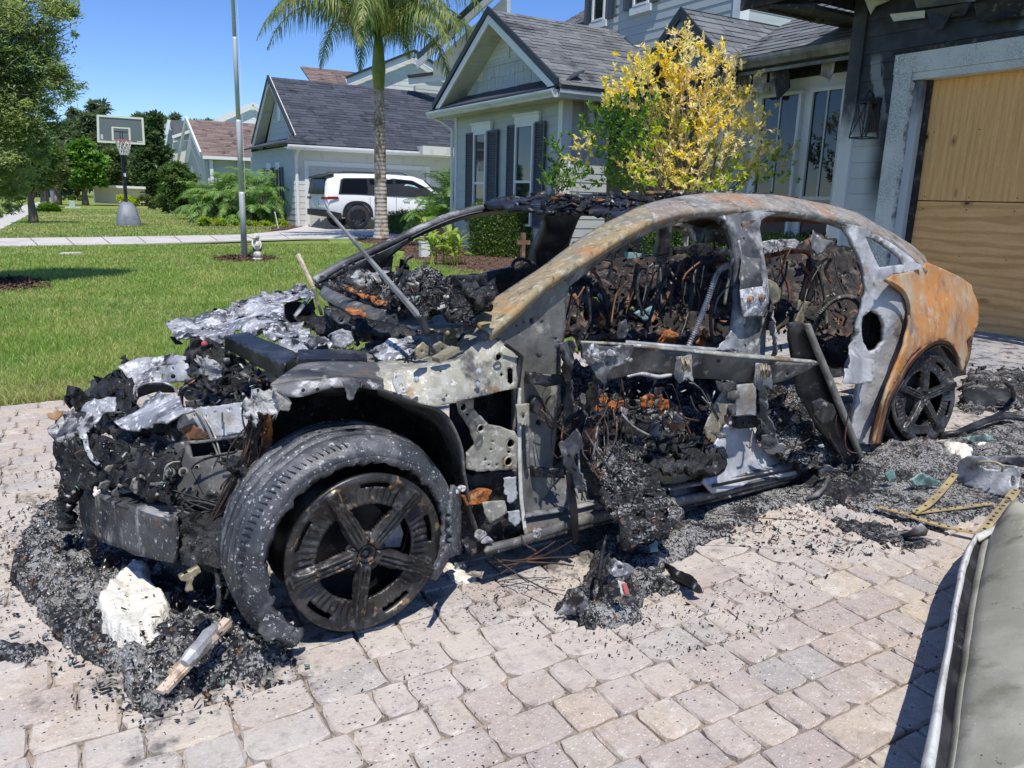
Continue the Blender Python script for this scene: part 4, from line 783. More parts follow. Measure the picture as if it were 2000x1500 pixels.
b_ = onz(167, 400); tree('maple_tree', 'bright green round tree standing behind the green utility box', b_, ony(165, 370, b_[1]), pxblobs([(163, 335, 30), (180, 318, 26), (150, 312, 24), (165, 292, 22), (148, 348, 20), (190, 345, 22)], b_[1]), 9000, .32, .16, ['leaf_green'], r0=.18, nl=7)
b_ = onz(222, 396); tree('myrtle_tree', 'olive green multi stem tree behind the basketball pole', b_, ony(222, 360, b_[1]), pxblobs([(215, 330, 28), (235, 318, 26), (205, 350, 18), (248, 345, 22), (222, 305, 20)], b_[1]), 8000, .3, .13, ['leaf_olive', 'leaf_dark'], r0=.14, nl=7)
b_ = onz(297, 401); tree('magnolia_tree', 'tall dark magnolia tree right of the basketball hoop', b_, ony(297, 350, b_[1]), pxblobs([(297, 372, 32), (297, 335, 34), (300, 300, 30), (292, 262, 24), (300, 235, 16), (282, 350, 26), (315, 360, 22)], b_[1]), 16000, .34, .17, ['leaf_dark'], r0=.2, nl=5)
b_ = onz(350, 418); tree('juniper_bush', 'big rounded dark green conifer bush left of the palmettos', b_, b_+np.array([0, 0, 1]), pxblobs([(350, 382, 34), (345, 350, 30), (365, 365, 26), (330, 390, 24), (370, 395, 22), (345, 328, 16)], b_[1]), 16000, .2, .07, ['leaf_dark', 'leaf_hedge'], r0=.1, cat='bush')
PB = layered('pine_bark', (.2, .15, .12), [], .9); M['pine_bark'] = PB
pines = [(30, 190, 55), (95, 250, 42), (130, 232, 34), (165, 215, 40), (192, 196, 44), (212, 240, 32), (245, 236, 30), (262, 232, 26), (282, 224, 34), (318, 226, 26), (352, 224, 30), (376, 236, 24), (408, 236, 20), (150, 262, 34), (215, 268, 36), (330, 262, 30), (110, 290, 36), (-60, 200, 70), (-130, 190, 70)]
PLAB = ['far pine behind the oak at the left edge', 'far pine filling the gap between the oak and the green maple', 'far pine above the bright green maple on its left', 'pointed far pine just left of the backboard', 'tallest far pine rising behind the left half of the backboard', 'lower far pine behind the target square of the backboard', 'far pine behind the right edge of the backboard', 'small far pine between the backboard and the magnolia', 'round topped far pine directly behind the magnolia', 'far pine just right of the magnolia top', 'far pine above the grey roofed house', 'small far pine above the brown shingle roof near its left end', 'last small far pine beside the white gable', 'low far pine behind the bright green maple', 'low far pine behind the basketball pole', 'low far pine between the magnolia and the grey roofed house', 'low dark far pine above the pavement end', 'far pine hidden mostly by the oak crown', 'outermost far pine beyond the left edge']
for i, (x_, y_, r_) in enumerate(pines):
 Y_ = 92+7*((i*5) % 4); b_ = onz(x_, YC+SL*(x_-1000)+F*CAMH/Y_/.97); b_[1] = Y_; b_[0] = ony(x_, 380, Y_)[0]
 bl = [(x_+random.uniform(-.5, .5)*r_, y_+r_*.42+k*r_*.5, r_*(.42+.1*k)) for k in range(3)]+[(x_+random.uniform(-.5, .5)*r_, 330, r_*.8), (x_, 300, r_*.7), (x_+r_*.4, 356, r_*.6)]
 tree('pine_tree', PLAB[i], b_, ony(x_, y_+r_*.4, Y_), pxblobs(bl, Y_), 8000, .62, .19, ['leaf_far'], r0=.25, group='pine trees on the skyline', nl=4, clump=.26, nclump=170)
for nm, lab, L_, Y_, m_ in (('far_shrub', 'low yellow flowering shrub beside the basketball pole base far off', [(238, 390, 8), (250, 393, 9), (262, 394, 9)], 52, 'leaf_lime'), ('far_shrub', 'reddish low shrub in front of the cream wall', [(282, 392, 10), (298, 398, 9), (312, 396, 10)], 50, 'leaf_olive'), ('far_hedge', 'dark hedge strip at the far end of the lawns', [(120, 388, 8), (140, 387, 8), (158, 388, 8), (20, 392, 10), (-10, 392, 10), (45, 390, 9)], 75, 'leaf_hedge'), ('grass_clump', 'tuft of long grass by the pavement near the young tree', [(85, 409, 8), (97, 409, 8), (107, 410, 6)], 40, 'leaf_green')):
 bl = pxblobs(L_, Y_); b_ = bl[0][0].copy(); b_[2] = 0; t_ = thing(nm, lab, 'shrub', b_); foliage('leaves', t_, bl, 2500, .2, .08, [m_])
def hedge(name, lab, a, b, depth, h, n, m='leaf_hedge', ln=.045):
 a = np.array(a, float); b = np.array(b, float); a[2] = b[2] = 0; t_ = thing(name, lab, 'hedge', (a+b)/2); u = b-a; n_ = np.cross(unit(u), ZZ)
 n_ = n_ if n_@(a-CAM) > 0 else -n_
 P = a+u*rng.random((n, 1))+n_*depth*rng.random((n, 1))+ZZ*h*rng.random((n, 1)); k = rng.integers(0, 4, n)
 P[k == 0] += -n_*((P[k == 0]-a)@n_)[:, None]; P[k == 1, 2] = h; P[k == 3] += -n_*((P[k == 3]-a)@n_)[:, None]
 P += rng.normal(size=(n, 3))*.03; P[:, 2] = np.maximum(P[:, 2]+.05*np.sin(P[:, 0]*7+P[:, 1]*5), .02)
 D = rdir(n)-n_*.4; D[:, 2] += .4; D /= np.linalg.norm(D, axis=1)[:, None]; V, Fq = leaves(P, D, ln, ln*.55)
 part('leaves', npmesh('leaves', V, Fq, [M[m]]), M[m], t_)
 mb = MB(); mb.hexa([a+n_*.06, b+n_*.06, b+n_*(depth-.05), a+n_*(depth-.05), a+n_*.06+ZZ*(h-.07), b+n_*.06+ZZ*(h-.07), b+n_*(depth-.05)+ZZ*(h-.07), a+n_*(depth-.05)+ZZ*(h-.07)]); part('branch_core', mb, M['bark'], t_)
h1, h2 = onz(915, 500), onz(1085, 508); hedge('clipped_hedge', 'low clipped green hedge in front of the bay seen through the windscreen opening', h1, h2, .8, .92, 16000)
h1, h2 = onz(758, 456), onz(830, 462); hedge('clipped_hedge', 'low clipped hedge just right of the palm trunk', h1, h2, 1.0, .62, 7000)
h1, h2 = onz(1240, 540)+np.array([.3, .2, 0]), onz(1420, 560)+np.array([.3, .2, 0]); hedge('clipped_hedge', 'dark hedge below the yellow tree seen through the car', h1, h2, .8, .8, 9000, 'leaf_citrus')
h1, h2 = np.array([7.95, 6.0, 0]), np.array([7.95, 7.6, 0]); hedge('clipped_hedge', 'low hedge beneath the double window seen through the rear door', h2, h1, .6, .7, 6000)
def frond_vf(p, d, L, droop, lf, npair, hang, wl=.02, seg=2, plum=.3):
 """one pinnate frond; returns rachis points, leaflet quads"""
 d = unit(np.array(d, float)); p = np.array(p, float); K = 14; pts = [p]; dd = d.copy()
 for k in range(K): dd = unit(dd+np.array([0, 0, -droop/K*(.5+1.6*k/K)])); pts.append(pts[-1]+dd*L/K)
 pts = np.array(pts); V = []; Fc = []
 for i in range(npair):
  s_ = .12+.88*i/npair; f = s_*K; k = min(int(f), K-1); q = pts[k]+(pts[k+1]-pts[k])*(f-k); tn = unit(pts[k+1]-pts[k]); sd = unit(np.cross(tn, ZZ)+1e-6); nn = np.cross(sd, tn)
  l_ = lf*math.sin(math.pi*min(1, .15+.85*s_))**.6*(1.15-.5*s_)
  for sg in (-1, 1):
   a = unit(sd*sg*random.uniform(.7, 1)+tn*random.uniform(.35, .7)+nn*random.uniform(-plum, plum)); w_ = np.cross(a, nn); w_ = unit(w_)*wl/2
   c = q.copy(); prev = (c-w_, c+w_); n_ = len(V); V += list(prev); aa = a.copy()
   for j in range(seg):
    aa = unit(aa+np.array([0, 0, -hang/seg*(j+.6)])); c = c+aa*l_/seg; ww = w_*(1-(j+1)/seg*.85); V += [c-ww, c+ww]; Fc.append((n_+2*j, n_+2*j+1, n_+2*j+3, n_+2*j+2))
 return pts, np.array(V), np.array(Fc)
def palm_fronds(root, specs, m, mr, group=True):
 for sp in specs:
  pts, V, Fq = frond_vf(*sp[:7], **sp[7]); mb = MB(); mb.tube(pts, list(np.linspace(.022, .004, len(pts))*(sp[2]/2.5)), 5)
  fr = part('frond', mb, M[mr], root, True); part('leaflets', npmesh('leaflets', V, Fq, [M[m]]), M[m], fr)
pb = onz(745, 468); YP = pb[1]; ptop = ony(740, 168, YP)
PT = thing('queen_palm', 'tall palm with ringed grey trunk and drooping feathery fronds in front of the white car', 'palm tree', pb)
M['palm_bark'] = (lambda t: t.out(t.mix(t.math('MULTIPLY', t.ss(t.noise(5, det=5), .52, .6), .8), t.mix(t.ss(t.sep(t.pos)[2], .9, 2.4), (.46, .4, .35), (.4, .33, .26)), t.mix(t.ss(t.noise(9, det=3), .45, .62), (.14, .085, .06), (.34, .29, .15))), .85, 0, t.bump(t.math('ADD', t.wave(3.1, t.pos, .8, 2, 2, dr='Z'), t.noise(22, det=4)), .5, .02)))(NT('palm_bark'))
mb = MB(); zz = np.linspace(0, ptop[2], 46); sc_ = 21./F*0+.145
rad = [.165*(1+.45*math.exp(-z/.18))*(1-.22*z/ptop[2])*(1+.05*(i % 3 == 0)) for i, z in enumerate(zz)]
mb.tube([(pb[0]+(ptop[0]-pb[0])*z/ptop[2], YP, z) for z in zz], rad, 16); part('trunk', mb, M['palm_bark'], PT, True)
mb = MB(); mb.tube([ptop-ZZ*.1, ptop+ZZ*.35, ptop+ZZ*.9, ptop+ZZ*1.3], [.13, .17, .13, .06], 12); part('crownshaft', mb, M['frond'], PT, True)
cr_ = ptop+ZZ*1.15; specs = []
for k in range(42):
 az = k*2.4+random.uniform(-.2, .2); el = [1.42, 1.3, 1.15, 1.0, .85, .7][k % 6]+random.uniform(-.1, .1)
 specs.append((cr_-ZZ*.02*(k % 5), (math.cos(az)*math.cos(el), math.sin(az)*math.cos(el), math.sin(el)), random.uniform(3.2, 3.9), 2.0, .85, 76, 2.1, dict(wl=.03, seg=3, plum=.6)))
palm_fronds(PT, specs, 'frond', 'frond_bush')
CL = onz(465, 441)
for i, (x_, yb, yt, s_) in enumerate([(398, 430, 372, 1.), (432, 436, 350, 1.15), (470, 438, 356, 1.1), (512, 438, 344, 1.3), (548, 437, 370, 1.0), (490, 440, 395, .9), (415, 436, 405, .8), (450, 420, 340, 1.)]):
 b_ = onz(x_, yb); hgt = ony(x_, (yt+yb)/2-6, b_[1])[2]
 t_ = thing('pygmy_palm', ['leftmost pygmy palm of the clump beside the neighbour drive', 'pygmy palm with arching fronds, second from the left in the clump', 'pygmy palm directly behind the flagpole', 'tallest pygmy palm of the clump in front of the grey garage gable', 'rightmost pygmy palm of the clump next to the mulch bed', 'small pygmy palm low in front right of the flagpole', 'small yellowing pygmy palm low at the clump front left', 'pygmy palm at the back of the clump left of the flagpole'][i], 'palm', b_, 'pygmy palms in the clump beside the drive')
 mb = MB(); mb.tube([b_, b_+ZZ*hgt*.5, b_+ZZ*hgt], [.09, .08, .07], 8); part('trunk', mb, M['bark'], t_, True)
 sp = []
 for k in range(34):
  az = k*2.4+i; el = [1.2, .85, .5, .15, -.2][k % 5]; sp.append((b_+ZZ*(hgt-.12*(k % 5)), (math.cos(az)*math.cos(el), math.sin(az)*math.cos(el), math.sin(el)), 1.4*s_, 1.7, .36, 32, .6, dict(wl=.034, seg=2)))
 palm_fronds(t_, sp[:28], 'frond_bush', 'frond_bush'); palm_fronds(t_, [(q[0]-ZZ*.15, (q[1][0], q[1][1], -.5), .9*s_, 1.5, .26, 20, .9, dict(wl=.035, seg=2)) for q in sp[28:]], 'frond_dry', 'frond_dry')
g_ = thing('ground_cover', 'low mixed greenery under the pygmy palms', 'ground cover', onz(470, 444)); foliage('leaves', g_, pxblobs([(400, 434, 10), (430, 438, 10), (460, 440, 9), (490, 441, 9), (520, 441, 9), (550, 440, 9)], CL[1]-.6, dep=2), 6000, .12, .03, ['leaf_lime', 'leaf_green']); g_['kind'] = 'stuff'
b_ = onz(890, 470); t_ = thing('pygmy_palm', 'bushy pygmy palm left of the bay windows behind the windscreen pillar', 'palm', b_); top_ = ony(885, 385, b_[1]); mb = MB(); mb.tube([b_, (b_[0], b_[1], top_[2]*.6), (top_[0], b_[1], top_[2])], [.1, .08, .06], 8); part('trunk', mb, M['bark'], t_, True)
sp = [((top_[0], b_[1], top_[2]-.05*(k % 4)), (math.cos(k*2.4)*math.cos(e_), math.sin(k*2.4)*math.cos(e_), math.sin(e_)), 1.2, 1.6, .32, 40, .5, dict(wl=.024, seg=2)) for k, e_ in enumerate([1.2, .8, .5, .2, -.1]*9)]; palm_fronds(t_, sp, 'frond_bush', 'frond_bush')
b_ = onz(850, 480); t_ = thing('pygmy_palm', 'lower pygmy palm spreading between the palm trunk and the ginger', 'palm', b_); top_ = ony(850, 425, b_[1])
sp = [((top_[0], b_[1], top_[2]-.05*(k % 4)), (math.cos(k*2.4)*math.cos(e_), math.sin(k*2.4)*math.cos(e_), math.sin(e_)), 1.0, 1.6, .28, 34, .5, dict(wl=.022, seg=2)) for k, e_ in enumerate([1.1, .7, .35]*9)]; palm_fronds(t_, sp, 'frond_bush', 'frond_bush')
b_ = onz(222, 395); t_ = thing('cycad', 'dark sago palm in front of the cream wall', 'palm', b_-np.array([0, 2, 0]))
sp = [(b_+np.array([0, -2, .5]), (math.cos(k*2.4)*math.cos(e_), math.sin(k*2.4)*math.cos(e_), math.sin(e_)), 1.1, 1.2, .22, 16, .3, dict(wl=.07, seg=1)) for k, e_ in enumerate([1.2, .8, .4]*7)]; 
for s_ in sp:
 pts, V, Fq = frond_vf(*s_[:7], **s_[7]); part('frond', npmesh('frond', V, Fq, [M['leaf_dark']]), M['leaf_dark'], t_)
b_ = onz(598, 436); t_ = thing('podocarpus_shrub', 'narrow upright shrub against the white downspout left of the white car', 'shrub', b_)
foliage('leaves', t_, pxblobs([(593, 352, 10), (592, 372, 13), (594, 392, 14), (596, 412, 15), (598, 428, 15), (604, 380, 12)], b_[1], dep=1), 7000, .11, .03, ['leaf_dark', 'leaf_hedge'], clump=.5)
mb = MB(); mb.tube([b_, b_+ZZ*1.4], [.03, .015], 6); part('stem', mb, M['bark'], t_)
t_ = thing('podocarpus_shrub', 'dark open shrub between the pygmy palms and the upright shrub', 'shrub', onz(570, 438)); foliage('leaves', t_, pxblobs([(572, 400, 12), (578, 375, 11), (570, 420, 13), (583, 345, 8)], 28.3), 3500, .11, .035, ['leaf_dark'], clump=.5)
def blade_plant(name, lab, base, stems, m, cat='plant'):
 t_ = thing(name, lab, cat, base)
 for (dx, dy, h, lean) in stems:
  s0 = np.array(base)+np.array([dx, dy, 0]); tip = s0+np.array([lean[0]*h, lean[1]*h, h]); mb = MB(); mb.tube([s0, (s0+tip)/2+(0, 0, .02), tip], [.012, .01, .006], 5); st = part('stem', mb, M['leaf_lime'], t_)
  n = 6
  for k in range(n):
   az = k*2.5+dx*20; f = .35+.65*k/n; p = s0+(tip-s0)*f; el = .5+.6*k/n; d_ = np.array([math.cos(az)*math.cos(el), math.sin(az)*math.cos(el), math.sin(el)]); L_ = h*random.uniform(.42, .6); sd = unit(np.cross(d_, ZZ)); V = []; K = 7
   c = p.copy(); dd = d_.copy()
   for j in range(K+1):
    w_ = L_*.14*math.sin(math.pi*(.06+.94*j/K))**.7; nn = np.cross(sd, dd); V += [c-sd*w_+nn*w_*.4, c, c+sd*w_+nn*w_*.4]; dd = unit(dd+np.array([0, 0, -.13])); c = c+dd*L_/K
   Fc = [(3*j+q, 3*j+q+1, 3*j+4+q, 3*j+3+q) for j in range(K) for q in (0, 1)]
   mb = MB(); mb.add(V, Fc); part('leaf', mb, M[m], st, True)
 return t_
gb = onz(872, 518); blade_plant('ginger_plant', 'shell ginger with broad yellow green leaves seen through the windscreen opening', gb, [(random.uniform(-.3, .35), random.uniform(-.15, .15), random.uniform(.4, .62), (random.uniform(-.25, .25), random.uniform(-.1, .1))) for k in range(13)], 'leaf_ginger')
gb = onz(842, 492); blade_plant('ginger_plant', 'second clump of ginger rising just left behind the windscreen pillar', gb, [(random.uniform(-.25, .25), random.uniform(-.15, .15), random.uniform(.55, .8), (random.uniform(-.15, .1), 0)) for k in range(4)], 'leaf_ginger')
def shoots(P, D, k, ln, wd, spread=.55, length=.16):
 n = len(P); t_ = rng.random((n, k, 1)); d = D[:, None, :]+rng.normal(size=(n, k, 3))*spread; d[..., 2] += .25; d /= np.linalg.norm(d, axis=2)[..., None]
 C = P[:, None, :]+D[:, None, :]*t_*length; return leaves(C.reshape(-1, 3), d.reshape(-1, 3), ln, wd, up=.7)
CY = 7.15; cb = ony(1345, 400, CY); cb[2] = 0
CT = thing('citrus_tree', 'citrus tree with fire bleached yellow leaves and a still green left side', 'tree', cb)
sc = (R.T@(cb+ZZ-CAM))[2]/F
cl = [(1290, 120, 'y'), (1262, 150, 'y'), (1275, 175, 'y'), (1335, 90, 't'), (1342, 120, 't'), (1325, 140, 'y'), (1358, 150, 't'), (1385, 115, 'y'), (1392, 140, 'y'), (1415, 135, 't'), (1430, 160, 't'), (1235, 165, 'y'), (1225, 180, 'y'), (1255, 195, 'y'), (1240, 215, 'g'), (1300, 185, 'y'), (1310, 215, 'y'), (1290, 235, 'y'), (1330, 180, 't'), (1345, 200, 't'), (1360, 185, 'y'), (1370, 215, 't'), (1395, 185, 't'), (1405, 215, 'y'), (1425, 195, 'y'), (1425, 235, 't'), (1415, 260, 't'), (1390, 250, 'y'), (1360, 245, 'y'), (1335, 240, 'l'), (1310, 260, 'y'), (1285, 270, 'l'), (1270, 240, 'g'), (1250, 250, 'g'), (1225, 230, 'g'), (1205, 245, 'g'), (1190, 235, 'g'), (1215, 265, 'g'), (1240, 275, 'g'), (1262, 285, 'g'), (1300, 290, 'y'), (1325, 285, 't'), (1350, 280, 'y'), (1375, 290, 't'), (1400, 295, 'l'), (1430, 285, 't'), (1455, 270, 't'), (1480, 235, 'y'), (1475, 255, 't'), (1440, 310, 't'), (1415, 325, 'l'), (1385, 325, 'y'), (1355, 320, 't'), (1325, 325, 'y'), (1295, 325, 'y'), (1270, 320, 'y'), (1245, 335, 'y'), (1220, 320, 'g'), (1195, 345, 'g'), (1215, 355, 'g'), (1240, 355, 'g'), (1265, 350, 'l'), (1300, 355, 'y'), (1330, 360, 'y'), (1360, 355, 't'), (1390, 360, 'y'), (1420, 350, 'l'), (1450, 335, 't'), (1475, 320, 't'), (1500, 290, 't'), (1497, 305, 'y'), (1515, 300, 'l'), (1470, 345, 'l'), (1490, 355, 'g'), (1235, 300, 'g'), (1185, 290, 'g'), (1160, 255, 'g'), (1155, 300, 'y'), (1290, 150, 'y'), (1312, 105, 'y'), (1180, 350, 'g'), (1260, 375, 'g'), (1310, 378, 'g'), (1350, 380, 'l'), (1395, 378, 'l'), (1320, 300, 't'), (1375, 265, 't'), (1440, 255, 'y'), (1205, 205, 'y')]
LV = {'y': [], 't': [], 'l': [], 'g': []}; trunk_top = cb+ZZ*.75
for q, (x_, y_, k_) in enumerate(cl):
 yy = CY+random.uniform(-.4, .4); c_ = ony(x_, y_, yy); n_ = 12 if k_ == 'g' else 14; P = c_+rng.normal(size=(n_, 3))*np.array([.115, .115, .1])
 out_ = unit(c_-(cb+ZZ*1.2)); D = unit(out_*.8+ZZ*.35)+rng.normal(size=(n_, 3))*.55; D /= np.linalg.norm(D, axis=1)[:, None]
 LV[k_].append(shoots(P, D, 10, .062, .027, .75, .1))
 if k_ == 'y': LV['t'].append(shoots(P[:4]+.01, D[:4], 8, .062, .024)); LV['l'].append(shoots(P[:2]+.02, D[:2], 6, .062, .026))
 if k_ == 't': LV['y'].append(shoots(P[:3]+.01, D[:3], 7, .062, .024))
 mb = MB(); a = trunk_top+(c_-trunk_top)*.15; mid = trunk_top+(c_-trunk_top)*.5+rng.normal(size=3)*.06-ZZ*.04; mb.tube([trunk_top, a, mid, c_], [.014, .011, .007, .003], 5); part('branch', mb, M['bark'], CT, True)
for k_, mn in (('y', 'leaf_yellow'), ('t', 'leaf_tan'), ('l', 'leaf_lime'), ('g', 'leaf_citrus')):
 V, Fq = joinvf(LV[k_]); part('crown', npmesh('crown', V, Fq, [M[mn]]), M[mn], CT, label={'y': 'bright yellow scorched leaves', 't': 'tan dried leaves', 'l': 'yellow green leaves', 'g': 'green living leaves on the left side'}[k_])
mb = MB(); mb.tube([cb, cb+ZZ*.4, trunk_top], [.045, .038, .03], 8); part('trunk', mb, M['bark'], CT, True)
sb = ony(1095, 400, 11.4); sb[2] = 0; t_ = thing('young_shrub', 'small fresh green shrub with one tall shoot beside the bay corner', 'shrub', sb)
L_ = []
for x_, y_ in [(1088, 285), (1087, 300), (1085, 318), (1092, 330), (1085, 345), (1072, 350), (1100, 345), (1110, 355), (1125, 340), (1135, 352), (1065, 365), (1080, 368), (1098, 370), (1118, 370)]:
 c_ = ony(x_, y_, 11.4+random.uniform(-.2, .2)); P = c_+rng.normal(size=(7, 3))*.05; D = rdir(7); D[:, 2] = abs(D[:, 2])+.5; D /= np.linalg.norm(D, axis=1)[:, None]; L_.append(shoots(P, D, 8, .085, .036))
 mb = MB(); mb.tube([sb+ZZ*.3, (sb+c_)/2+ZZ*.2, c_], [.012, .008, .003], 4); part('branch', mb, M['bark'], t_)
V, Fq = joinvf(L_); part('crown', npmesh('crown', V, Fq, [M['leaf_citrus']]), M['leaf_citrus'], t_)
# --- mulch beds (chips are stuff over a thin bed)
def mulch_bed(name, poly, n, size, kind='structure', lab=None):
 mb = MB(); mb.poly([(x, y, -.03) for x, y in poly], (0, 0, .035)); b_ = part(name, mb, M['mulch']); b_['kind'] = 'structure'
 P = np.array(poly); lo, hi = P.min(0), P.max(0); pts = []
 while len(pts) < n:
  q = lo+(hi-lo)*rng.random(2)
  if inpoly(q, poly): pts.append(q)
 q = np.array(pts); C = np.c_[q, np.full(n, .01)+rng.random(n)*.015]; D = rdir(n); D[:, 2] *= .3; D /= np.linalg.norm(D, axis=1)[:, None]; V, Fq = leaves(C, D, size, size*.4, up=1)
 o = part('wood_chips', npmesh('wood_chips', V, Fq, [M['mulch']]), M['mulch']); tag(o, lab, 'mulch', kind='stuff'); return b_
def inpoly(q, poly):
 x, y = q[0], q[1]; c = False
 for (a, b), (e, f) in zip(poly, poly[1:]+poly[:1]):
  if (b > y) != (f > y) and x < (e-a)*(y-b)/(f-b)+a: c = not c
 return c
def gp(L): return [tuple(onz(x, y)[:2]) for x, y in L]
mulch_bed('house_bed', gp([(690, 458), (705, 472), (740, 482), (790, 486), (790, 505), (880, 528), (960, 545), (1040, 560), (1300, 600)])+[(7.6, 5.95), (8.9, 5.95), (8.9, 12), (8.0, 12), (8.0, 19.5)], 9000, .05, lab='brown wood chip mulch in the bed along the house')
def disc(x, y, rx, ry, n=20): return gp([(x+rx*math.cos(t_)*random.uniform(.85, 1.1), y+ry*math.sin(t_)*random.uniform(.85, 1.1)) for t_ in np.linspace(0, 2*math.pi, n, endpoint=False)])
mulch_bed('flagpole_bed', disc(478, 506, 66, 7), 1400, .06, lab='ring of brown mulch round the flagpole foot')
mulch_bed('tree_bed', disc(5, 556, 95, 15), 1500, .06, lab='dark mulch ring at the left under the oak')
mulch_bed('palm_bed', gp([(370, 432), (600, 432), (612, 441), (520, 452), (470, 450), (400, 446), (372, 440)]), 1500, .08, lab='brown mulch strip at the foot of the pygmy palms')
# --- grass blades
lawn_beds = [disc(478, 506, 60, 6), disc(5, 556, 88, 13)]
def blades(name, n, sampler, hgt, wd, dry, lab):
 q = sampler(n); n = len(q); P = np.c_[q, np.full(n, -.012)]; D = rng.normal(size=(n, 3))*.4; D[:, 2] = 1; D /= np.linalg.norm(D, axis=1)[:, None]; S = np.cross(D, rdir(n)); S /= np.linalg.norm(S, axis=1)[:, None]
 dist = np.linalg.norm(P-CAM, axis=1); w_ = np.maximum(wd, dist*wd*.16)[:, None]; h_ = (hgt*rng.uniform(.6, 1.3, n))[:, None]
 mid = P+D*h_*.55; bend = rng.normal(size=(n, 3))*.35; bend[:, 2] = 0; tip = P+D*h_+bend*h_*.6
 V = np.stack([P-S*w_, P+S*w_, mid+S*w_*.8, mid-S*w_*.8, tip], 1).reshape(-1, 3); a = np.arange(n)[:, None]*5
 F4 = np.concatenate([a+[0, 1, 2], a+[0, 2, 3], a+[3, 2, 4]], 0); dr = rng.random(n) < dry(q); mi = np.concatenate([dr, dr, dr]).astype(int)
 o = part(name, npmesh(name, V, F4, [M['grassblade'], M['grass_dry']], mi), [M['grassblade'], M['grass_dry']]); tag(o, lab, 'grass', kind='stuff')
def lawn_near(n):
 out_ = []; tot = 0
 while tot < n:
  m = 200000; y = 4.8+12.9*rng.random(m)**1.7; x = -3.2*0+(y*-.22-.5)+rng.random(m)*(y*.62+2.5); q = np.c_[x, y]
  k = (x < np.interp(y, [p[1] for p in [(5.2, LAWN_Y), (6.4, 5.6), (6.9, 8), (5.6, 11.2), (5.75, 14.2), (6.6, 17.2), (7.2, 18.4)]], [5.2, 6.4, 6.9, 5.6, 5.75, 6.6, 7.2])) & (y < 17.45+.12*(x+1)) & (y > LAWN_Y-.02)
  for bed in lawn_beds:
   bb = np.array(bed); c_ = bb.mean(0); r_ = (bb.max(0)-bb.min(0))/2*.9; k &= (((q-c_)/r_)**2).sum(1) > 1
  q = q[k]; out_.append(q); tot += len(q)
 return np.concatenate(out_)[:n]
edge = lambda q: np.where(q[:, 1] < LAWN_Y+.35, .5, .12)+.12*(np.sin(q[:, 0]*1.3+q[:, 1]*.9) > .5)
blades('grass', 330000, lawn_near, .052, .0021, edge, 'short bright green grass of the front lawn')
def lawn_far(n):
 y = 20.3+26*rng.random(n)**1.4; x = -1.4-(y-20)*.035+rng.random(n)*(y*.3); q = np.c_[x, y]; c_ = R.T@(np.c_[q, np.zeros(n)]-CAM).T; X_ = 1000+F*c_[0]/c_[2]; Yp = 750+F*c_[1]/c_[2]
 xe = np.interp(Yp, [390, 416, 424, 449, 470], [105, 62, 50, 3, -40]); k = (X_ > xe) & (Yp < np.interp(X_, [0, 300, 480, 560], [465.5, 461.5, 458, 449])) & (X_ < 560); return q[k]
blades('far_grass', 90000, lawn_far, .06, .003, lambda q: .25+.35*(np.sin(q[:, 1]*1.1)+np.sin(q[:, 0]*.7+q[:, 1]*.4) > .3), 'tired green and straw coloured grass beyond the pale drive')
# --- flagpole, statue, hoop, box, cross, post
M['galv'] = layered('galv', (.62, .64, .66), [((.42, .45, .47), 6, .55, .1, 4, (1, 1, .2))], .4, .15, bumps=((40, .1, .002),))
fb = onz(478, 505); FP = thing('flagpole', 'tall grey metal flagpole on the lawn with a small statue at its foot', 'flagpole', fb); rr = 9.5*(R.T@(fb-CAM))[2]/F/2
ftop = ony(452, -60, fb[1]); ax = unit(ftop-fb); 
for k, (a, b, r_) in enumerate([(0, .245, 1.2), (.245, .5, 1.0), (.5, .78, .86), (.78, 1.6, .72)]):
 L_ = np.linalg.norm(ftop-fb); mb = MB(); p, q = fb+ax*L_*a, fb+ax*L_*b; mb.lathe([(0, 0), (rr*r_, 0), (rr*r_, np.linalg.norm(q-p)-.03), (rr*r_*.85, np.linalg.norm(q-p)), (0, np.linalg.norm(q-p))], p, ax, 16); part('pole_section', mb, M['galv'], FP, True)
mb = MB(); mb.tube([fb+ax*1.1+np.array([rr+.01, -.03, 0]), fb+ax*3+np.array([rr+.02, -.03, 0]), fb+ax*9+np.array([rr, -.03, 0])], .003, 4); part('halyard', mb, M['white_paint'], FP)
M['statue'] = layered('statue', (.62, .58, .52), [((.3, .28, .26), 16, .55, .06), ((.75, .73, .7), 30, .56, .08)], .85, bumps=((60, .5, .006),))
M['statue_dark'] = layered('statue_dark', (.12, .12, .12), [((.3, .29, .27), 30, .55, .1)], .8)
sb = onz(503, 509); ST = thing('garden_statue', 'small weathered pale garden statue of a standing figure beside the flagpole', 'statue', sb); s_ = .46
bm_ = MB(); bm_.lathe([(0, 0), (.085, 0), (.09, .03), (.06, .05), (0, .05)], sb, n=14); part('base', bm_, M['statue'], ST, True)
bm_ = MB(); bm_.lathe([(0, .045), (.055, .055), (.068, .1), (.05, .15), (0, .155)], sb+np.array([.002, -.01, 0]), n=14); part('ball', bm_, M['statue'], ST, True)
bm_ = MB(); bm_.lathe([(0, .11), (.06, .13), (.07, .2), (.068, .28), (.055, .33), (.03, .35), (0, .35)], sb+np.array([.01, .03, 0]), n=14); part('body', bm_, M['statue'], ST, True)
bm_ = MB(); bm_.lathe([(.071, .16), (.076, .2), (.074, .24), (.07, .25)], sb+np.array([.01, .03, 0]), n=14); part('sash', bm_, M['statue_dark'], ST, True)
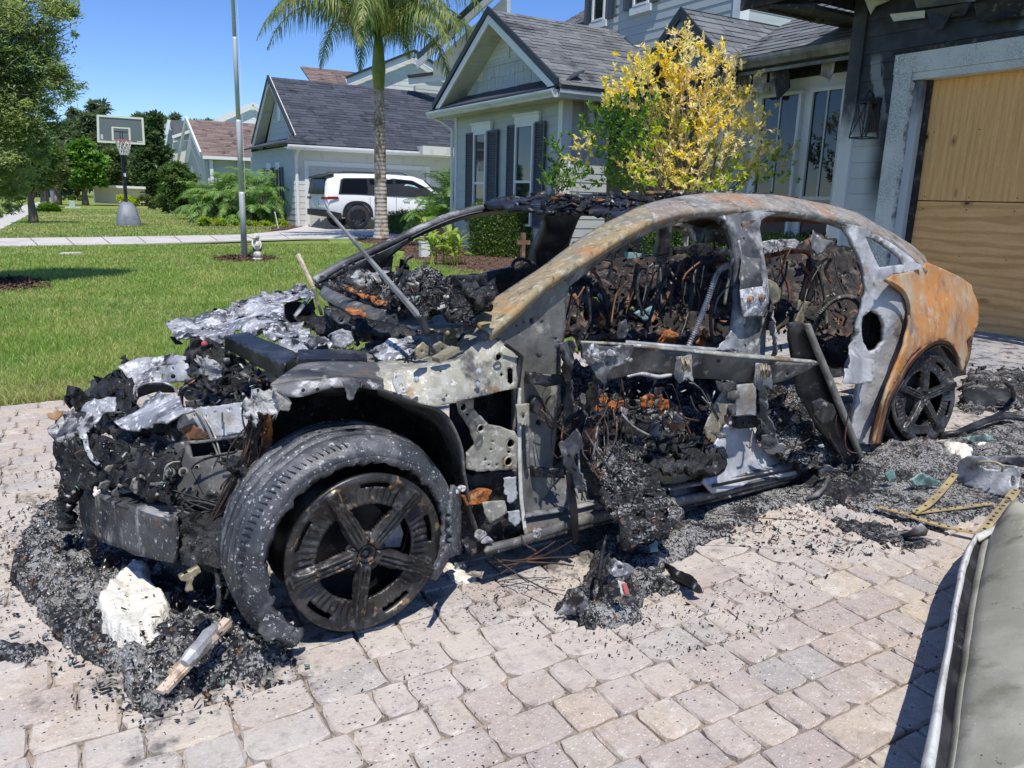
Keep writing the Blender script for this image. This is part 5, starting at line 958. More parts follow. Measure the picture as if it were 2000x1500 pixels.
bm_ = MB(); bm_.lathe([(0, .335), (.03, .34), (.052, .37), (.055, .41), (.04, .445), (.0, .46)], sb+np.array([-.002, .01, 0]), n=14); bm_.tube([sb+np.array([-.02, -.02, .39]), sb+np.array([-.06, -.05, .375])], [.03, .018], 8); part('head', bm_, M['statue'], ST, True)
for sg in (-1, 1): bm_ = MB(); bm_.tube([sb+np.array([sg*.05, .03, .33]), sb+np.array([sg*.072, .0, .26]), sb+np.array([sg*.04, -.05, .2])], [.022, .02, .014], 8); part('arm', bm_, M['statue'], ST, True)
hb = onz(252, 442); HP = thing('basketball_hoop', 'portable basketball hoop with grey base on the far lawn', 'basketball hoop', hb); Yh = hb[1]
t = NT('hoop_clear'); M['hoop_clear'] = t.out((.13, .155, .15), .15, 0, None, .5); M['net'] = layered('net', (.7, .68, .66), [], .8); M['rim_red'] = layered('rim_red', (.5, .12, .1), [], .5); M['hoop_base'] = layered('hoop_base', (.2, .215, .24), [((.12, .13, .14), 4, .6, .1)], .5); M['board_trim'] = layered('board_trim', (.68, .7, .56), [], .5)
mb = MB(); W_, D_ = .34, .5; prof = [(0, 1.), (.25, .98), (.55, .8), (.62, .6), (.66, .3)]
rings = [(1.0, 0.02, 0), (1.0, .12, 0), (.92, .3, .02), (.72, .55, .06), (.5, .68, .1), (.35, .72, .12)]
V = [];
for (k, z, dy) in rings:
 for j in range(16): a = 2*math.pi*j/16; V.append(hb+np.array([W_*k*math.copysign(abs(math.cos(a))**.6, math.cos(a)), dy+D_*.7*k*math.copysign(abs(math.sin(a))**.6, math.sin(a)), z]))
mb.add(V, [(i*16+j, i*16+(j+1) % 16, (i+1)*16+(j+1) % 16, (i+1)*16+j) for i in range(5) for j in range(16)]+[tuple(80+j for j in range(16))]); part('base', mb, M['hoop_base'], HP, True)
mb = MB(); mb.lathe([(0, 0), (.35, 0), (.35, .05), (0, .05)], hb, n=12); part('skid', mb, M['black_metal'], HP)
pt = ony(239, 292, Yh+.25); mb = MB(); mb.beam(hb+np.array([-.02, .1, .5]), pt, .1, .1, up=(0, 1, 0)); part('pole', mb, M['black_metal'], HP)
mb = MB(); pl_ = ony(244, 345, Yh); mb.box(pl_+(-.03, -.02, 0), pl_+(.03, 0, .1)); part('sticker', mb, M['white_paint'], HP)
bc = [ony(x, y, Yh-.35+d) for x, y, d in ((190, 278, 0), (283, 283, .12), (279.5, 230, .12), (188.5, 224, 0))]
def bil(u, v): return (bc[0]*(1-u)+bc[1]*u)*(1-v)+(bc[3]*(1-u)+bc[2]*u)*v
bn = unit(np.cross(bc[1]-bc[0], bc[3]-bc[0])); bn = bn if bn[1] < 0 else -bn
def bbar(nm, u0, u1, v0, v1, m, d0=.0, d1=.03, par=HP): mb = MB(); q = [bil(u0, v0), bil(u1, v0), bil(u1, v1), bil(u0, v1)]; mb.hexa([p+bn*d0 for p in q]+[p+bn*d1 for p in q]); return part(nm, mb, M[m], par)
bb_ = bbar('backboard', .03, .97, .05, .95, 'hoop_clear', 0, .015)
for q in ((0, 1, 0, .07), (0, 1, .93, 1), (0, .045, .07, .93), (.955, 1, .07, .93)): bbar('backboard_frame', *q, 'board_trim', -.01, .035)
for q in ((.3, .34, .1, .6), (.66, .7, .1, .6), (.34, .66, .55, .6), (.34, .66, .08, .13)): bbar('target_square', *q, 'board_trim', .016, .022)
for q in ((.32, .34, .6, .93), (.66, .68, .6, .93)): bbar('brace', *q, 'black_metal', -.03, -.005)
for q in ((.47, .485, .08, .45), (.52, .535, .08, .45), (.36, .64, .42, .45)): bbar('rear_strut', *q, 'black_metal', .0165, .019)
bbar('logo_patch', .83, .96, .09, .12, 'board_trim', .016, .02); bbar('sticker', .07, .12, .12, .3, 'galv', .016, .02)
rc = bil(.5, .1)+bn*.28; mb = MB(); mb.tube([rc+.225*np.array([math.cos(a), math.sin(a), 0]) for a in np.linspace(0, 2*math.pi, 25)], .012, 6); part('rim', mb, M['rim_red'], HP, True)
mb = MB(); mb.beam(bil(.5, .1), rc+(0, .22, -.02), .12, .05); part('rim_bracket', mb, M['rim_red'], HP)
mb = MB()
for k in range(12):
 a = 2*math.pi*k/12
 for sg in (-1, 1):
  P = [];
  for j in range(5): r_ = .22-.028*j; aa = a+sg*j*2*math.pi/24; P.append(rc+np.array([r_*math.cos(aa), r_*math.sin(aa), -.1*j]))
  mb.tube(P, .009, 3, cap=False)
part('net', mb, M['net'], HP)
mb = MB(); mb.beam(pt, bil(.5, .3)-bn*.03, .08, .12); mb.beam(pt-(0, 0, .1), bil(.5, .1)-bn*.03, .06, .06); part('lift_arm', mb, M['black_metal'], HP)
ub = onz(142, 407); UB = thing('utility_box', 'small pale green utility box on a slab on the far grass', 'utility box', ub); s_ = (R.T@(ub-CAM))[2]/F
M['box_green'] = layered('box_green', (.4, .55, .4), [], .6)
mb = MB(); mb.box(ub+np.array([-13*s_, -.4, 0]), ub+np.array([14*s_, .8, .06])); part('slab', mb, M['concrete'], UB)
for k in range(4): mb = MB(); mb.box(ub+np.array([-5*s_, 0, (.8+3*k)*s_+.06]), ub+np.array([4.5*s_, .5, (.8+3*k+2.5)*s_+.06])); part('cover_panel', mb, M['box_green'], UB)
bb2 = onz(104, 394); BN = thing('dark_bin', 'dark upright bin between the far street trees', 'bin', bb2); s_ = (R.T@(bb2-CAM))[2]/F
mb = MB(); mb.lathe([(0, 0), (3.5*s_, 0), (4.5*s_, 22*s_), (0, 22*s_)], bb2, n=10); part('body', mb, M['hoop_base'], BN); mb = MB(); mb.lathe([(5*s_, 22*s_), (4*s_, 25*s_), (0, 26*s_)], bb2, n=10); part('lid', mb, M['black_metal'], BN)
M['white_car'] = layered('white_car', (.8, .8, .79), [], .22, bumps=()); M['tail_red'] = layered('tail_red', (.22, .03, .03), [], .25, bumps=()); M['tyre_rubber'] = layered('tyre_rubber', (.03, .03, .032), [], .8); M['teal_glass'] = layered('teal_glass', (.2, .42, .38), [((.4, .6, .55), 3, .5, .2)], .15, bumps=())
cb_ = onz(1020, 478); CX = thing('garden_cross', 'rusty brown cross standing in the mulch before the hedge', 'cross', onz(1020, 520)); q = onz(1020, 520); s_ = (R.T@(q-CAM))[2]/F
M['rust_wood'] = layered('rust_wood', (.16, .09, .055), [((.3, .2, .13), 12, .55, .1)], .85)
mb = MB(); mb.box(q+np.array([-.035, -.03, 0]), q+np.array([.035, .03, 64*s_])); part('upright', mb, M['rust_wood'], CX); mb = MB(); mb.box(q+np.array([-.13, -.032, 42*s_]), q+np.array([.13, -.001, 50*s_])); part('crossbar', mb, M['rust_wood'], CX)
q = onz(829, 502); WP = thing('white_post', 'short white block standing in the mulch left of the ginger', 'post', q); mb = MB(); mb.box(q+np.array([-.09, -.06, 0]), q+np.array([.09, .06, .27])); part('body', mb, M['white_paint'], WP); mb = MB(); mb.box(q+np.array([-.1, -.07, .27]), q+np.array([.1, .07, .3])); part('cap', mb, M['white_paint'], WP)
q = onz(544, 447); WS = thing('white_stake', 'thin white marker stake leaning in the mulch by the drive', 'stake', q); mb = MB(); mb.tube([q, q+np.array([-.09, 0, .5])], .018, 6); part('shaft', mb, M['white_paint'], WS); mb = MB(); mb.tube([q+np.array([-.09, 0, .5]), q+np.array([-.095, 0, .53])], [.018, .004], 6); part('tip', mb, M['white_paint'], WS)
q = onz(137, 497); FS = thing('flat_stone', 'flat pale stone lying in the lawn left of the flagpole', 'stone', q)
mb = MB(); mb.poly([q+np.array([dx, dy, -.01]) for dx, dy in ((-.16, -.12), (.02, -.16), (.2, -.05), (.14, .12), (-.1, .14))], (0, 0, .04)); part('slab', mb, M['statue'], FS)
# --- the white SUV
def make_suv(o, yaw):
 S = thing('parked_suv', 'white sport utility vehicle with black trim parked at the white garage door', 'car', o); c_, s_ = math.cos(yaw), math.sin(yaw)
 def T(x, y, z): return np.array(o, float)+np.array([c_*x-s_*y, s_*x+c_*y, z])
 st = [(-1.02, .62, .98, 1.0, 1.02, .10), (-.98, .5, 1.05, 1.35, 1.42, .12), (-.9, .42, 1.1, 1.5, 1.66, .06), (-.6, .36, 1.12, 1.62, 1.74, .02), (0, .34, 1.1, 1.66, 1.77, 0), (1.2, .34, 1.08, 1.68, 1.79, 0), (2.1, .34, 1.06, 1.62, 1.76, 0), (2.45, .34, 1.05, 1.5, 1.66, 0), (2.8, .34, 1.04, 1.28, 1.38, .01), (3.15, .34, 1.03, 1.08, 1.14, .02), (3.7, .36, 1.0, 1.04, 1.08, .05), (4.0, .4, .9, .98, 1.0, .12), (4.08, .5, .8, .9, .92, .2)]
 V = []; W_ = 1.96
 for (x, zb, zm, zs, zt_, ins) in st:
  gl = .17 if zt_ > 1.3 else .05
  half = [(ins+.06, zb), (ins, zb+.14), (ins, zm-.18), (ins+.035, zm), (ins+gl, zs-.02), (ins+gl+.12, zt_-.015), (ins+gl+.4, zt_+.01)]
  ring = half+[(W_-a, b) for a, b in half[::-1]]; V += [T(x, a, b) for a, b in ring]
 k = 14; n = len(st); Fc = [(i*k+j, i*k+(j+1) % k, (i+1)*k+(j+1) % k, (i+1)*k+j) for i in range(n-1) for j in range(k)]+[tuple(range(k))[::-1], tuple((n-1)*k+j for j in range(k))]
 mb = MB(); mb.add(V, Fc); bo = part('body', mb, M['white_car'], S, False)
 mod = bo.modifiers.new('bevel', 'BEVEL'); mod.width = .03; mod.segments = 2; mod.limit_method = 'ANGLE'; mod.angle_limit = math.radians(25)
 for p_ in bo.data.polygons: p_.use_smooth = True
 def sidepanel(nm, pts, m, d=-.012, th=.012, par=S, side=0):
  def yy(z): return .035+(z-1.08)*.25 if z > 1.06 else .0
  mb = MB(); A = [T(x, (yy(z)+d) if not side else W_-yy(z)-d, z) for x, z in pts]; B = [T(x, (yy(z)+d+th) if not side else W_-yy(z)-d-th, z) for x, z in pts]; q = len(pts)
  mb.add(A+B, [tuple(range(q)), tuple(range(q, 2*q))[::-1]]+[(i, (i+1) % q, q+(i+1) % q, q+i) for i in range(q)]); return part(nm, mb, M[m], par)
 for side in (0, 1):
  sidepanel('window_trim', [(-.62, 1.12), (-.5, 1.56), (-.4, 1.62), (1.2, 1.67), (2.0, 1.62), (2.45, 1.42), (2.95, 1.08), (2.95, 1.06)], 'black_metal', -.008, .012, side=side)
  sidepanel('window', [(-.55, 1.15), (-.44, 1.54), (-.36, 1.58), (.38, 1.61), (.38, 1.13)], 'tinted', -.016, .01, side=side)
  sidepanel('window', [(.46, 1.13), (.46, 1.61), (1.28, 1.63), (1.28, 1.11)], 'tinted', -.016, .01, side=side)
  sidepanel('window', [(1.38, 1.11), (1.38, 1.62), (1.95, 1.59), (2.38, 1.42), (2.8, 1.1)], 'tinted', -.016, .01, side=side)
 sidepanel('windscreen_glimpse', [(1.62, 1.4), (1.75, 1.5), (2.05, 1.46), (2.6, 1.14), (2.3, 1.12)], 'teal_glass', -.019, .006)
 sidepanel('lower_cladding', [(.6, .3), (.62, .46), (2.4, .46), (2.4, .3)], 'black_metal', -.012, .02); 
 for x_ in (.42, 1.34, 2.5): mb = MB(); mb.beam(T(x_, -.003, .5), T(x_, -.003, 1.05), .008, .012, up=(0, 1, 0)); part('door_seam', mb, M['black_metal'], S)
 for x_ in (.62, 1.6): mb = MB(); mb.beam(T(x_, -.03, .98), T(x_+.22, -.03, .975), .03, .035); part('door_handle', mb, M['white_car'], S)
 for side, y_ in ((0, -.02), (1, W_-.2)):
  for x_ in (0, 3.05):
   cc_ = T(x_, y_, .4); ax = unit(T(0, 1, 0)-T(0, 0, 0)); wh = MB(); wh.lathe([(.25, .0), (.36, .0), (.385, .03), (.39, .12), (.385, .2), (.36, .22), (.25, .22)], cc_, ax, 28); wo = part('wheel', wh, M['tyre_rubber'], S, True)
   rm = MB(); rm.lathe([(.25, .015), (.235, .03), (.235, .12)], cc_, ax, 24)
   for q in range(5):
    a = q*2*math.pi/5; e1 = unit(T(1, 0, 0)-T(0, 0, 0)); d_ = e1*math.cos(a)+ZZ*math.sin(a); t_ = -e1*math.sin(a)+ZZ*math.cos(a)
    for sg in (-1, 1): rm.beam(cc_+d_*.04+ax*.02+t_*sg*.02, cc_+d_*.24+ax*.03+t_*sg*.055, .03, .03, up=ax)
   rm.lathe([(0, .0), (.05, .01), (.06, .05)], cc_, ax, 10); part('rim', rm, M['black_metal'], wo)
   bk = MB(); bk.lathe([(0, .13), (.235, .13)], cc_, ax, 20); part('brake_disc', bk, M['galv'], wo)
   ar = MB()
   for q in range(14):
    a0, a1 = math.pi*(q/14), math.pi*((q+1)/14); e1 = unit(T(1, 0, 0)-T(0, 0, 0)); base_ = T(x_, (-.022 if side == 0 else W_+.022), .4); sq = lambda a: (math.copysign(abs(math.cos(a))**.8, math.cos(a)), abs(math.sin(a))**.75)
    P = [base_+e1*r_*sq(a)[0]+ZZ*r_*sq(a)[1] for a in (a0, a1) for r_ in (.43, .52)]; Q = [p+(ax if side == 0 else -ax)*.12 for p in P]; ar.hexa([P[0], P[1], P[3], P[2], Q[0], Q[1], Q[3], Q[2]])
   part('wheel_arch_trim', ar, M['black_metal'], S)
   if side == 0:
    dk = MB(); e1 = unit(T(1, 0, 0)-T(0, 0, 0)); b3 = T(x_, -.004, .4); pts = [b3+e1*.44*math.cos(a)+ZZ*.44*math.sin(a) for a in np.linspace(0, math.pi, 14)]+[b3+e1*-.44-ZZ*.08, b3+e1*.44-ZZ*.08]; dk.poly(pts, ax*.003); part('wheel_well', dk, M['black_metal'], S)
 mb = MB(); mb.hexa([T(-1.06, .04, .42), T(-.56, -.012, .36), T(-.56, 1.97, .36), T(-1.06, 1.92, .42), T(-1.06, .04, .62), T(-.56, -.012, .52), T(-.56, 1.97, .52), T(-1.06, 1.92, .62)]); part('rear_bumper', mb, M['black_metal'], S)
 mb = MB(); mb.poly([T(-1.06, .2, 1.1), T(-1.06, 1.76, 1.1), T(-.96, 1.68, 1.6), T(-.96, .3, 1.6)], T(-.014, 0, 0)-T(0, 0, 0)); part('rear_window', mb, M['tinted'], S)
 mb = MB(); mb.hexa([T(-1.06, .3, 1.6), T(-.7, .22, 1.66), T(-.7, 1.74, 1.66), T(-1.06, 1.66, 1.6), T(-1.06, .3, 1.64), T(-.7, .22, 1.75), T(-.7, 1.74, 1.75), T(-1.06, 1.66, 1.64)]); part('spoiler', mb, M['black_metal'], S)
 for a, b in ((.02, .5), (1.46, 1.94)): mb = MB(); mb.box((0, 0, 0), (0, 0, 0)) if 0 else mb.hexa([T(-1.045, a+.1, .94), T(-.98 if a < 1 else -1.045, a+.1 if a > 1 else .03, .94), T(-1.0, b, .94), T(-1.045, b, .94), T(-1.04, a+.1, 1.02), T(-.98 if a < 1 else -1.04, a+.1 if a > 1 else .03, 1.02), T(-1.0, b, 1.02), T(-1.04, b, 1.02)]); part('tail_lamp', mb, M['tail_red'], S)
 sidepanel('tail_lamp', [(-.99, .94), (-.62, .96), (-.66, 1.04), (-.99, 1.03)], 'tail_red', -.004, .01)
 mb = MB(); mb.poly([T(-1.055, .8, .72), T(-1.055, 1.16, .72), T(-1.05, 1.16, .9), T(-1.05, .8, .9)], T(-.006, 0, 0)-T(0, 0, 0)); part('number_plate', mb, M['teal_glass'], S)
 for y_ in (.36, 1.6): mb = MB(); mb.tube([T(-.5, y_, 1.77), T(-.35, y_, 1.82), T(1.7, y_, 1.85), T(1.9, y_, 1.78)], .015, 6); part('roof_rail', mb, M['black_metal'], S, True)
 mb = MB(); mb.hexa([T(2.5, -.22, 1.06), T(2.7, -.2, 1.06), T(2.72, .03, 1.1), T(2.52, .03, 1.1), T(2.5, -.22, 1.2), T(2.68, -.2, 1.2), T(2.7, .03, 1.2), T(2.52, .03, 1.2)]); part('mirror', mb, M['black_metal'], S)
 mb = MB(); mb.poly([T(2.52, .35, 1.62), T(2.52, 1.6, 1.62), T(3.2, 1.75, 1.1), T(3.2, .2, 1.1)], ZZ*.03); part('windscreen', mb, M['glass'], S)
 for a, b in ((.1, .5), (1.46, 1.86)): mb = MB(); mb.hexa([T(4.0, a, .78), T(4.1, a, .78), T(4.1, b, .78), T(4.0, b, .78), T(4.0, a, .88), T(4.06, a, .88), T(4.06, b, .88), T(4.0, b, .88)]); part('headlight', mb, M['glass'], S)
 mb = MB(); mb.hexa([T(4.05, .55, .6), T(4.11, .55, .6), T(4.11, 1.4, .6), T(4.05, 1.4, .6), T(4.05, .55, .8), T(4.1, .55, .8), T(4.1, 1.4, .8), T(4.05, 1.4, .8)]); part('grille', mb, M['black_metal'], S)
make_suv(onz(700, 449), .03)
# --- burned metal materials
def bmat(name, base, layers, rough=.6, metal=0., bumps=((35, .5, .006), (160, .3, .002)), spec=.4): M[name] = layered(name, base, layers, rough, metal, bumps, spec)
bmat('char', (.014, .0145, .016), [((.05, .052, .055), 9, .55, .1), ((.004, .004, .004), 14, .56, .1), ((.26, .26, .25), 42, .66, .03), ((.5, .5, .48), 90, .7, .02)], .5, bumps=((16, .8, .025), (60, .8, .01), (200, .5, .003)))
bmat('char_smooth', (.012, .0125, .014), [((.05, .052, .056), 7, .56, .1), ((.13, .13, .125), 22, .66, .05, 5, None, .7)], .42, bumps=((20, .3, .006), (120, .3, .002)))
bmat('ash_metal', (.15, .152, .155), [((.045, .045, .048), 4, .53, .1), ((.36, .36, .35), 7, .57, .09), ((.6, .6, .59), 15, .63, .06), ((.025, .025, .025), 20, .63, .05)], .6, .1, bumps=((12, .6, .014), (45, .5, .006), (160, .3, .002)))
bmat('alu', (.24, .25, .27), [((.46, .465, .47), 5, .54, .12), ((.07, .072, .08), 7, .55, .1), ((.68, .68, .67), 17, .59, .06), ((.72, .72, .71), 60, .6, .06), ((.015, .015, .018), 13, .6, .05)], .5, .1, bumps=((9, .7, .03), (40, .7, .01), (140, .4, .003)))
bmat('plate', (.36, .345, .275), [((.2, .195, .175), 6, .54, .14), ((.42, .41, .35), 28, .56, .07), ((.62, .6, .54), 50, .61, .04), ((.07, .07, .065), 9, .62, .08), ((.25, .16, .08), 7, .64, .05)], .55, .15)
bmat('pillar_metal', (.17, .168, .15), [((.27, .255, .22), 5, .54, .12), ((.07, .07, .07), 4, .57, .12), ((.42, .39, .33), 16, .63, .07), ((.26, .17, .09), 7, .64, .07)], .55, .1)
bmat('plate_dark', (.1, .1, .097), [((.21, .2, .18), 6, .54, .08), ((.03, .03, .03), 5, .56, .08), ((.38, .36, .32), 20, .64, .05), ((.22, .12, .06), 9, .66, .05)], .55, .1)
bmat('rail', (.2, .19, .17), [((.3, .22, .14), 6, .53, .16), ((.33, .32, .29), 14, .55, .14), ((.4, .2, .08), 4, .6, .1), ((.07, .07, .07), 9, .61, .12), ((.46, .44, .4), 45, .62, .1), ((.1, .09, .08), 60, .62, .1, 5, (1, 1, 1), .6)], .65, .05)
bmat('rail_front', (.27, .23, .14), [((.36, .26, .12), 16, .5, .16), ((.2, .2, .17), 7, .56, .12), ((.46, .42, .33), 38, .6, .1), ((.42, .2, .07), 7, .63, .08), ((.09, .085, .07), 30, .62, .1)], .65, .05)
bmat('rust', (.4, .22, .1), [((.5, .21, .05), 2.6, .47, .16), ((.4, .34, .23), 4.2, .56, .12), ((.26, .13, .07), 11, .6, .1, 5, None, .7), ((.16, .13, .11), 5, .63, .07, 5, None, .8), ((.46, .42, .34), 16, .64, .1, 5, None, .7)], .7, .05, bumps=((30, .25, .003), (140, .3, .002)))
bmat('rust_dark', (.17, .075, .035), [((.3, .14, .06), 9, .52, .08), ((.04, .03, .025), 12, .56, .08)], .8)
bmat('foam_rust', (.42, .14, .035), [((.12, .04, .02), 18, .54, .08), ((.6, .28, .1), 30, .6, .05)], .85, bumps=((45, .9, .02),))
bmat('ash', (.42, .42, .41), [((.16, .16, .16), 18, .53, .08), ((.66, .65, .63), 30, .57, .06), ((.05, .05, .05), 26, .62, .05)], .9, bumps=((50, .9, .015),))
bmat('powder', (.78, .74, .63), [((.62, .6, .53), 9, .56, .1), ((.84, .82, .74), 30, .58, .08), ((.33, .33, .32), 11, .68, .04)], .95, bumps=((22, .8, .02), (90, .6, .006)))
bmat('cpanel', (.46, .465, .47), [((.24, .245, .25), 4, .53, .14), ((.68, .68, .67), 7, .58, .1), ((.09, .09, .09), 8, .62, .08), ((.3, .24, .18), 5, .65, .08)], .5, .2, bumps=((10, .4, .014), (40, .4, .005), (160, .2, .002)))
bmat('tyre_burnt', (.04, .043, .05), [((.1, .105, .11), 3.5, .54, .14, 5, None, .7), ((.2, .2, .2), 9, .62, .08, 6, None, .6), ((.42, .42, .41), 90, .63, .04), ((.22, .22, .225), 14, .6, .1, 8, None, .6), ((.7, .7, .68), 140, .68, .02), ((.15, .11, .08), 4, .66, .06, 5, None, .7)], .42, bumps=((30, .5, .008), (150, .5, .003)), spec=.5)
bmat('rim_burnt', (.028, .027, .027), [((.075, .072, .068), 9, .55, .1), ((.36, .24, .11), 26, .635, .03, 6, None, .85), ((.1, .1, .1), 60, .6, .08), ((.2, .2, .19), 130, .7, .03)], .38, .45, bumps=((40, .25, .003), (150, .25, .001)))
bmat('slat_wood', (.6, .48, .37), [((.3, .22, .15), 30, .55, .08, 5, (1, 1, 1)), ((.1, .08, .07), 12, .62, .06)], .8)
bmat('beam', (.045, .046, .048), [((.1, .1, .1), 6, .53, .1), ((.4, .38, .35), 9, .6, .07, 6, (1.6, 1.6, .5)), ((.15, .1, .06), 7, .63, .06), ((.5, .5, .48), 60, .64, .04)], .55, .1, bumps=((14, .6, .012), (60, .6, .008)))
bmat('olive_skin', (.3, .29, .225), [((.39, .38, .3), 4, .52, .1), ((.2, .195, .14), 6, .58, .08), ((.55, .54, .48), 60, .68, .03), ((.06, .06, .05), 30, .7, .03)], .6, bumps=((200, .4, .002), (30, .2, .004)))
bmat('pale_edge', (.6, .6, .56), [((.4, .4, .36), 14, .54, .08), ((.12, .12, .1), 22, .66, .04)], .6)
bmat('brass', (.33, .29, .18), [((.14, .13, .1), 12, .54, .08), ((.5, .47, .36), 30, .62, .05)], .5, .3)
bmat('strap_metal', (.5, .39, .19), [((.34, .27, .15), 9, .54, .1), ((.14, .12, .09), 22, .62, .06)], .55, .2)
bmat('wire', (.05, .033, .026), [((.2, .08, .045), 9, .58, .08)], .7, bumps=())
bmat('conduit', (.5, .52, .54), [((.2, .2, .2), 14, .6, .08)], .5, .3)
bmat('cyan_scrap', (.2, .33, .32), [((.4, .5, .48), 12, .55, .08)], .5)
bmat('glass_crumb', (.12, .22, .19), [((.3, .42, .38), 20, .55, .1)], .3)
bmat('interior_char', (.03, .024, .02), [((.13, .1, .075), 9, .56, .08), ((.01, .01, .01), 12, .55, .1), ((.17, .08, .045), 8, .64, .05), ((.3, .28, .25), 30, .66, .04)], .75, bumps=((30, .8, .02), (110, .6, .005)))
t = NT('label_strip'); x, y, z = t.sep(t.obj); M['label_strip'] = t.out(t.mix(t.ss(t.math('ABSOLUTE', x), .012, .008), (.75, .74, .72), (.6, .13, .05)), .6)
# --- rubble material: crumbs of char, grey and white ash
def rubble(name, w_white=.13, w_grey=.3, tint=(.34, .335, .325), sc=105.):
 t = NT(name); vc = t.sep(t.vor(sc, t.vmul(t.pos, (1, 1, 1.3)), out=1)); vd = t.vor(sc, t.vmul(t.pos, (1, 1, 1.3)), out=0); v2 = t.sep(t.vor(sc*2.7, out=1))
 cl = t.ss(t.noise(9, det=5), .35, .65); q = t.math('ADD', t.math('MULTIPLY', vc[0], .75), t.math('MULTIPLY', t.math('SUBTRACT', cl, .5), .4)); q2 = t.math('ADD', t.math('MULTIPLY', v2[1], .7), t.math('MULTIPLY', cl, .25))
 c = t.mix(t.ss(t.noise(30, det=4), .4, .6), (.012, .013, .015), (.045, .047, .05))
 c = t.mix(t.math('GREATER_THAN', q, .75-w_grey), c, (.13, .13, .13)); c = t.mix(t.math('GREATER_THAN', q, .75-w_white*.55), c, tint); c = t.mix(t.math('GREATER_THAN', q2, .86-w_white*.5), c, (.55, .54, .51)); c = t.mix(t.math('GREATER_THAN', vc[2], .985), c, (.28, .13, .05))
 M[name] = t.out(c, .75, 0, t.bump(vd, .7, .008, t.bump(t.noise(35, det=8, rough=.75), 1., .03)), .35)
rubble('rubble'); rubble('rubble_slab', .34, .42, (.4, .395, .37), 90.); rubble('rubble_pale', .28, .42, (.42, .415, .4)); rubble('rubble_dark', .04, .24)
# --- tools that trace the wreck: pixel + lateral depth v -> place in the car
CAR = thing('burned_car', 'burned out rusty sedan shell without doors, glass or bonnet standing on the paved driveway', 'car', CARO)
def Zc(x, y, z): return (x, y, float(uv(onz(x, y, z))[1]))
def Uc(x, y, u): return (x, y, float(uv(caru(x, y, u))[1]))
def vfield(ctrl):
 C = np.array(ctrl, float)
 if len(C) == 1: return lambda x, y: C[0, 2]
 if len(C) >= 3: A = np.c_[C[:, :2]/1000, np.ones(len(C))]; sol = np.linalg.lstsq(A, C[:, 2], rcond=None)[0]
 else: sol = np.array([0, 0, C[:, 2].mean()])
 res = C[:, 2]-(C[:, 0]/1000*sol[0]+C[:, 1]/1000*sol[1]+sol[2]); sp = max(20., .12*(C[:, :2].max(0)-C[:, :2].min(0)).max())**2
 def f(x, y):
  d = (C[:, 0]-x)**2+(C[:, 1]-y)**2+sp; w_ = 1/d**1.3
  return x/1000*sol[0]+y/1000*sol[1]+sol[2]+(w_*res).sum()/w_.sum()
 return f
def pin(q, poly):
 return inpoly(q, poly)
def resample(poly, step, rag, r, closed=True):
 out_ = []; n = len(poly)
 for i in range(n if closed else n-1):
  a = np.array(poly[i], float); b = np.array(poly[(i+1) % n], float); L = np.linalg.norm(b-a); k = max(1, int(L/step)); d = (b-a)/max(L, 1e-6); nrm = np.array([-d[1], d[0]])
  for j in range(k): p = a+(b-a)*j/k; out_.append(tuple(p+(nrm*r.gauss(0, rag)+d*r.gauss(0, rag*.4) if rag and (j or rag > 1.5) else 0)))
 return out_
def circ(x, y, rx, ry=None, n=12): ry = ry or rx; return [(x+rx*math.cos(2*math.pi*i/n), y+ry*math.sin(2*math.pi*i/n)) for i in range(n)]
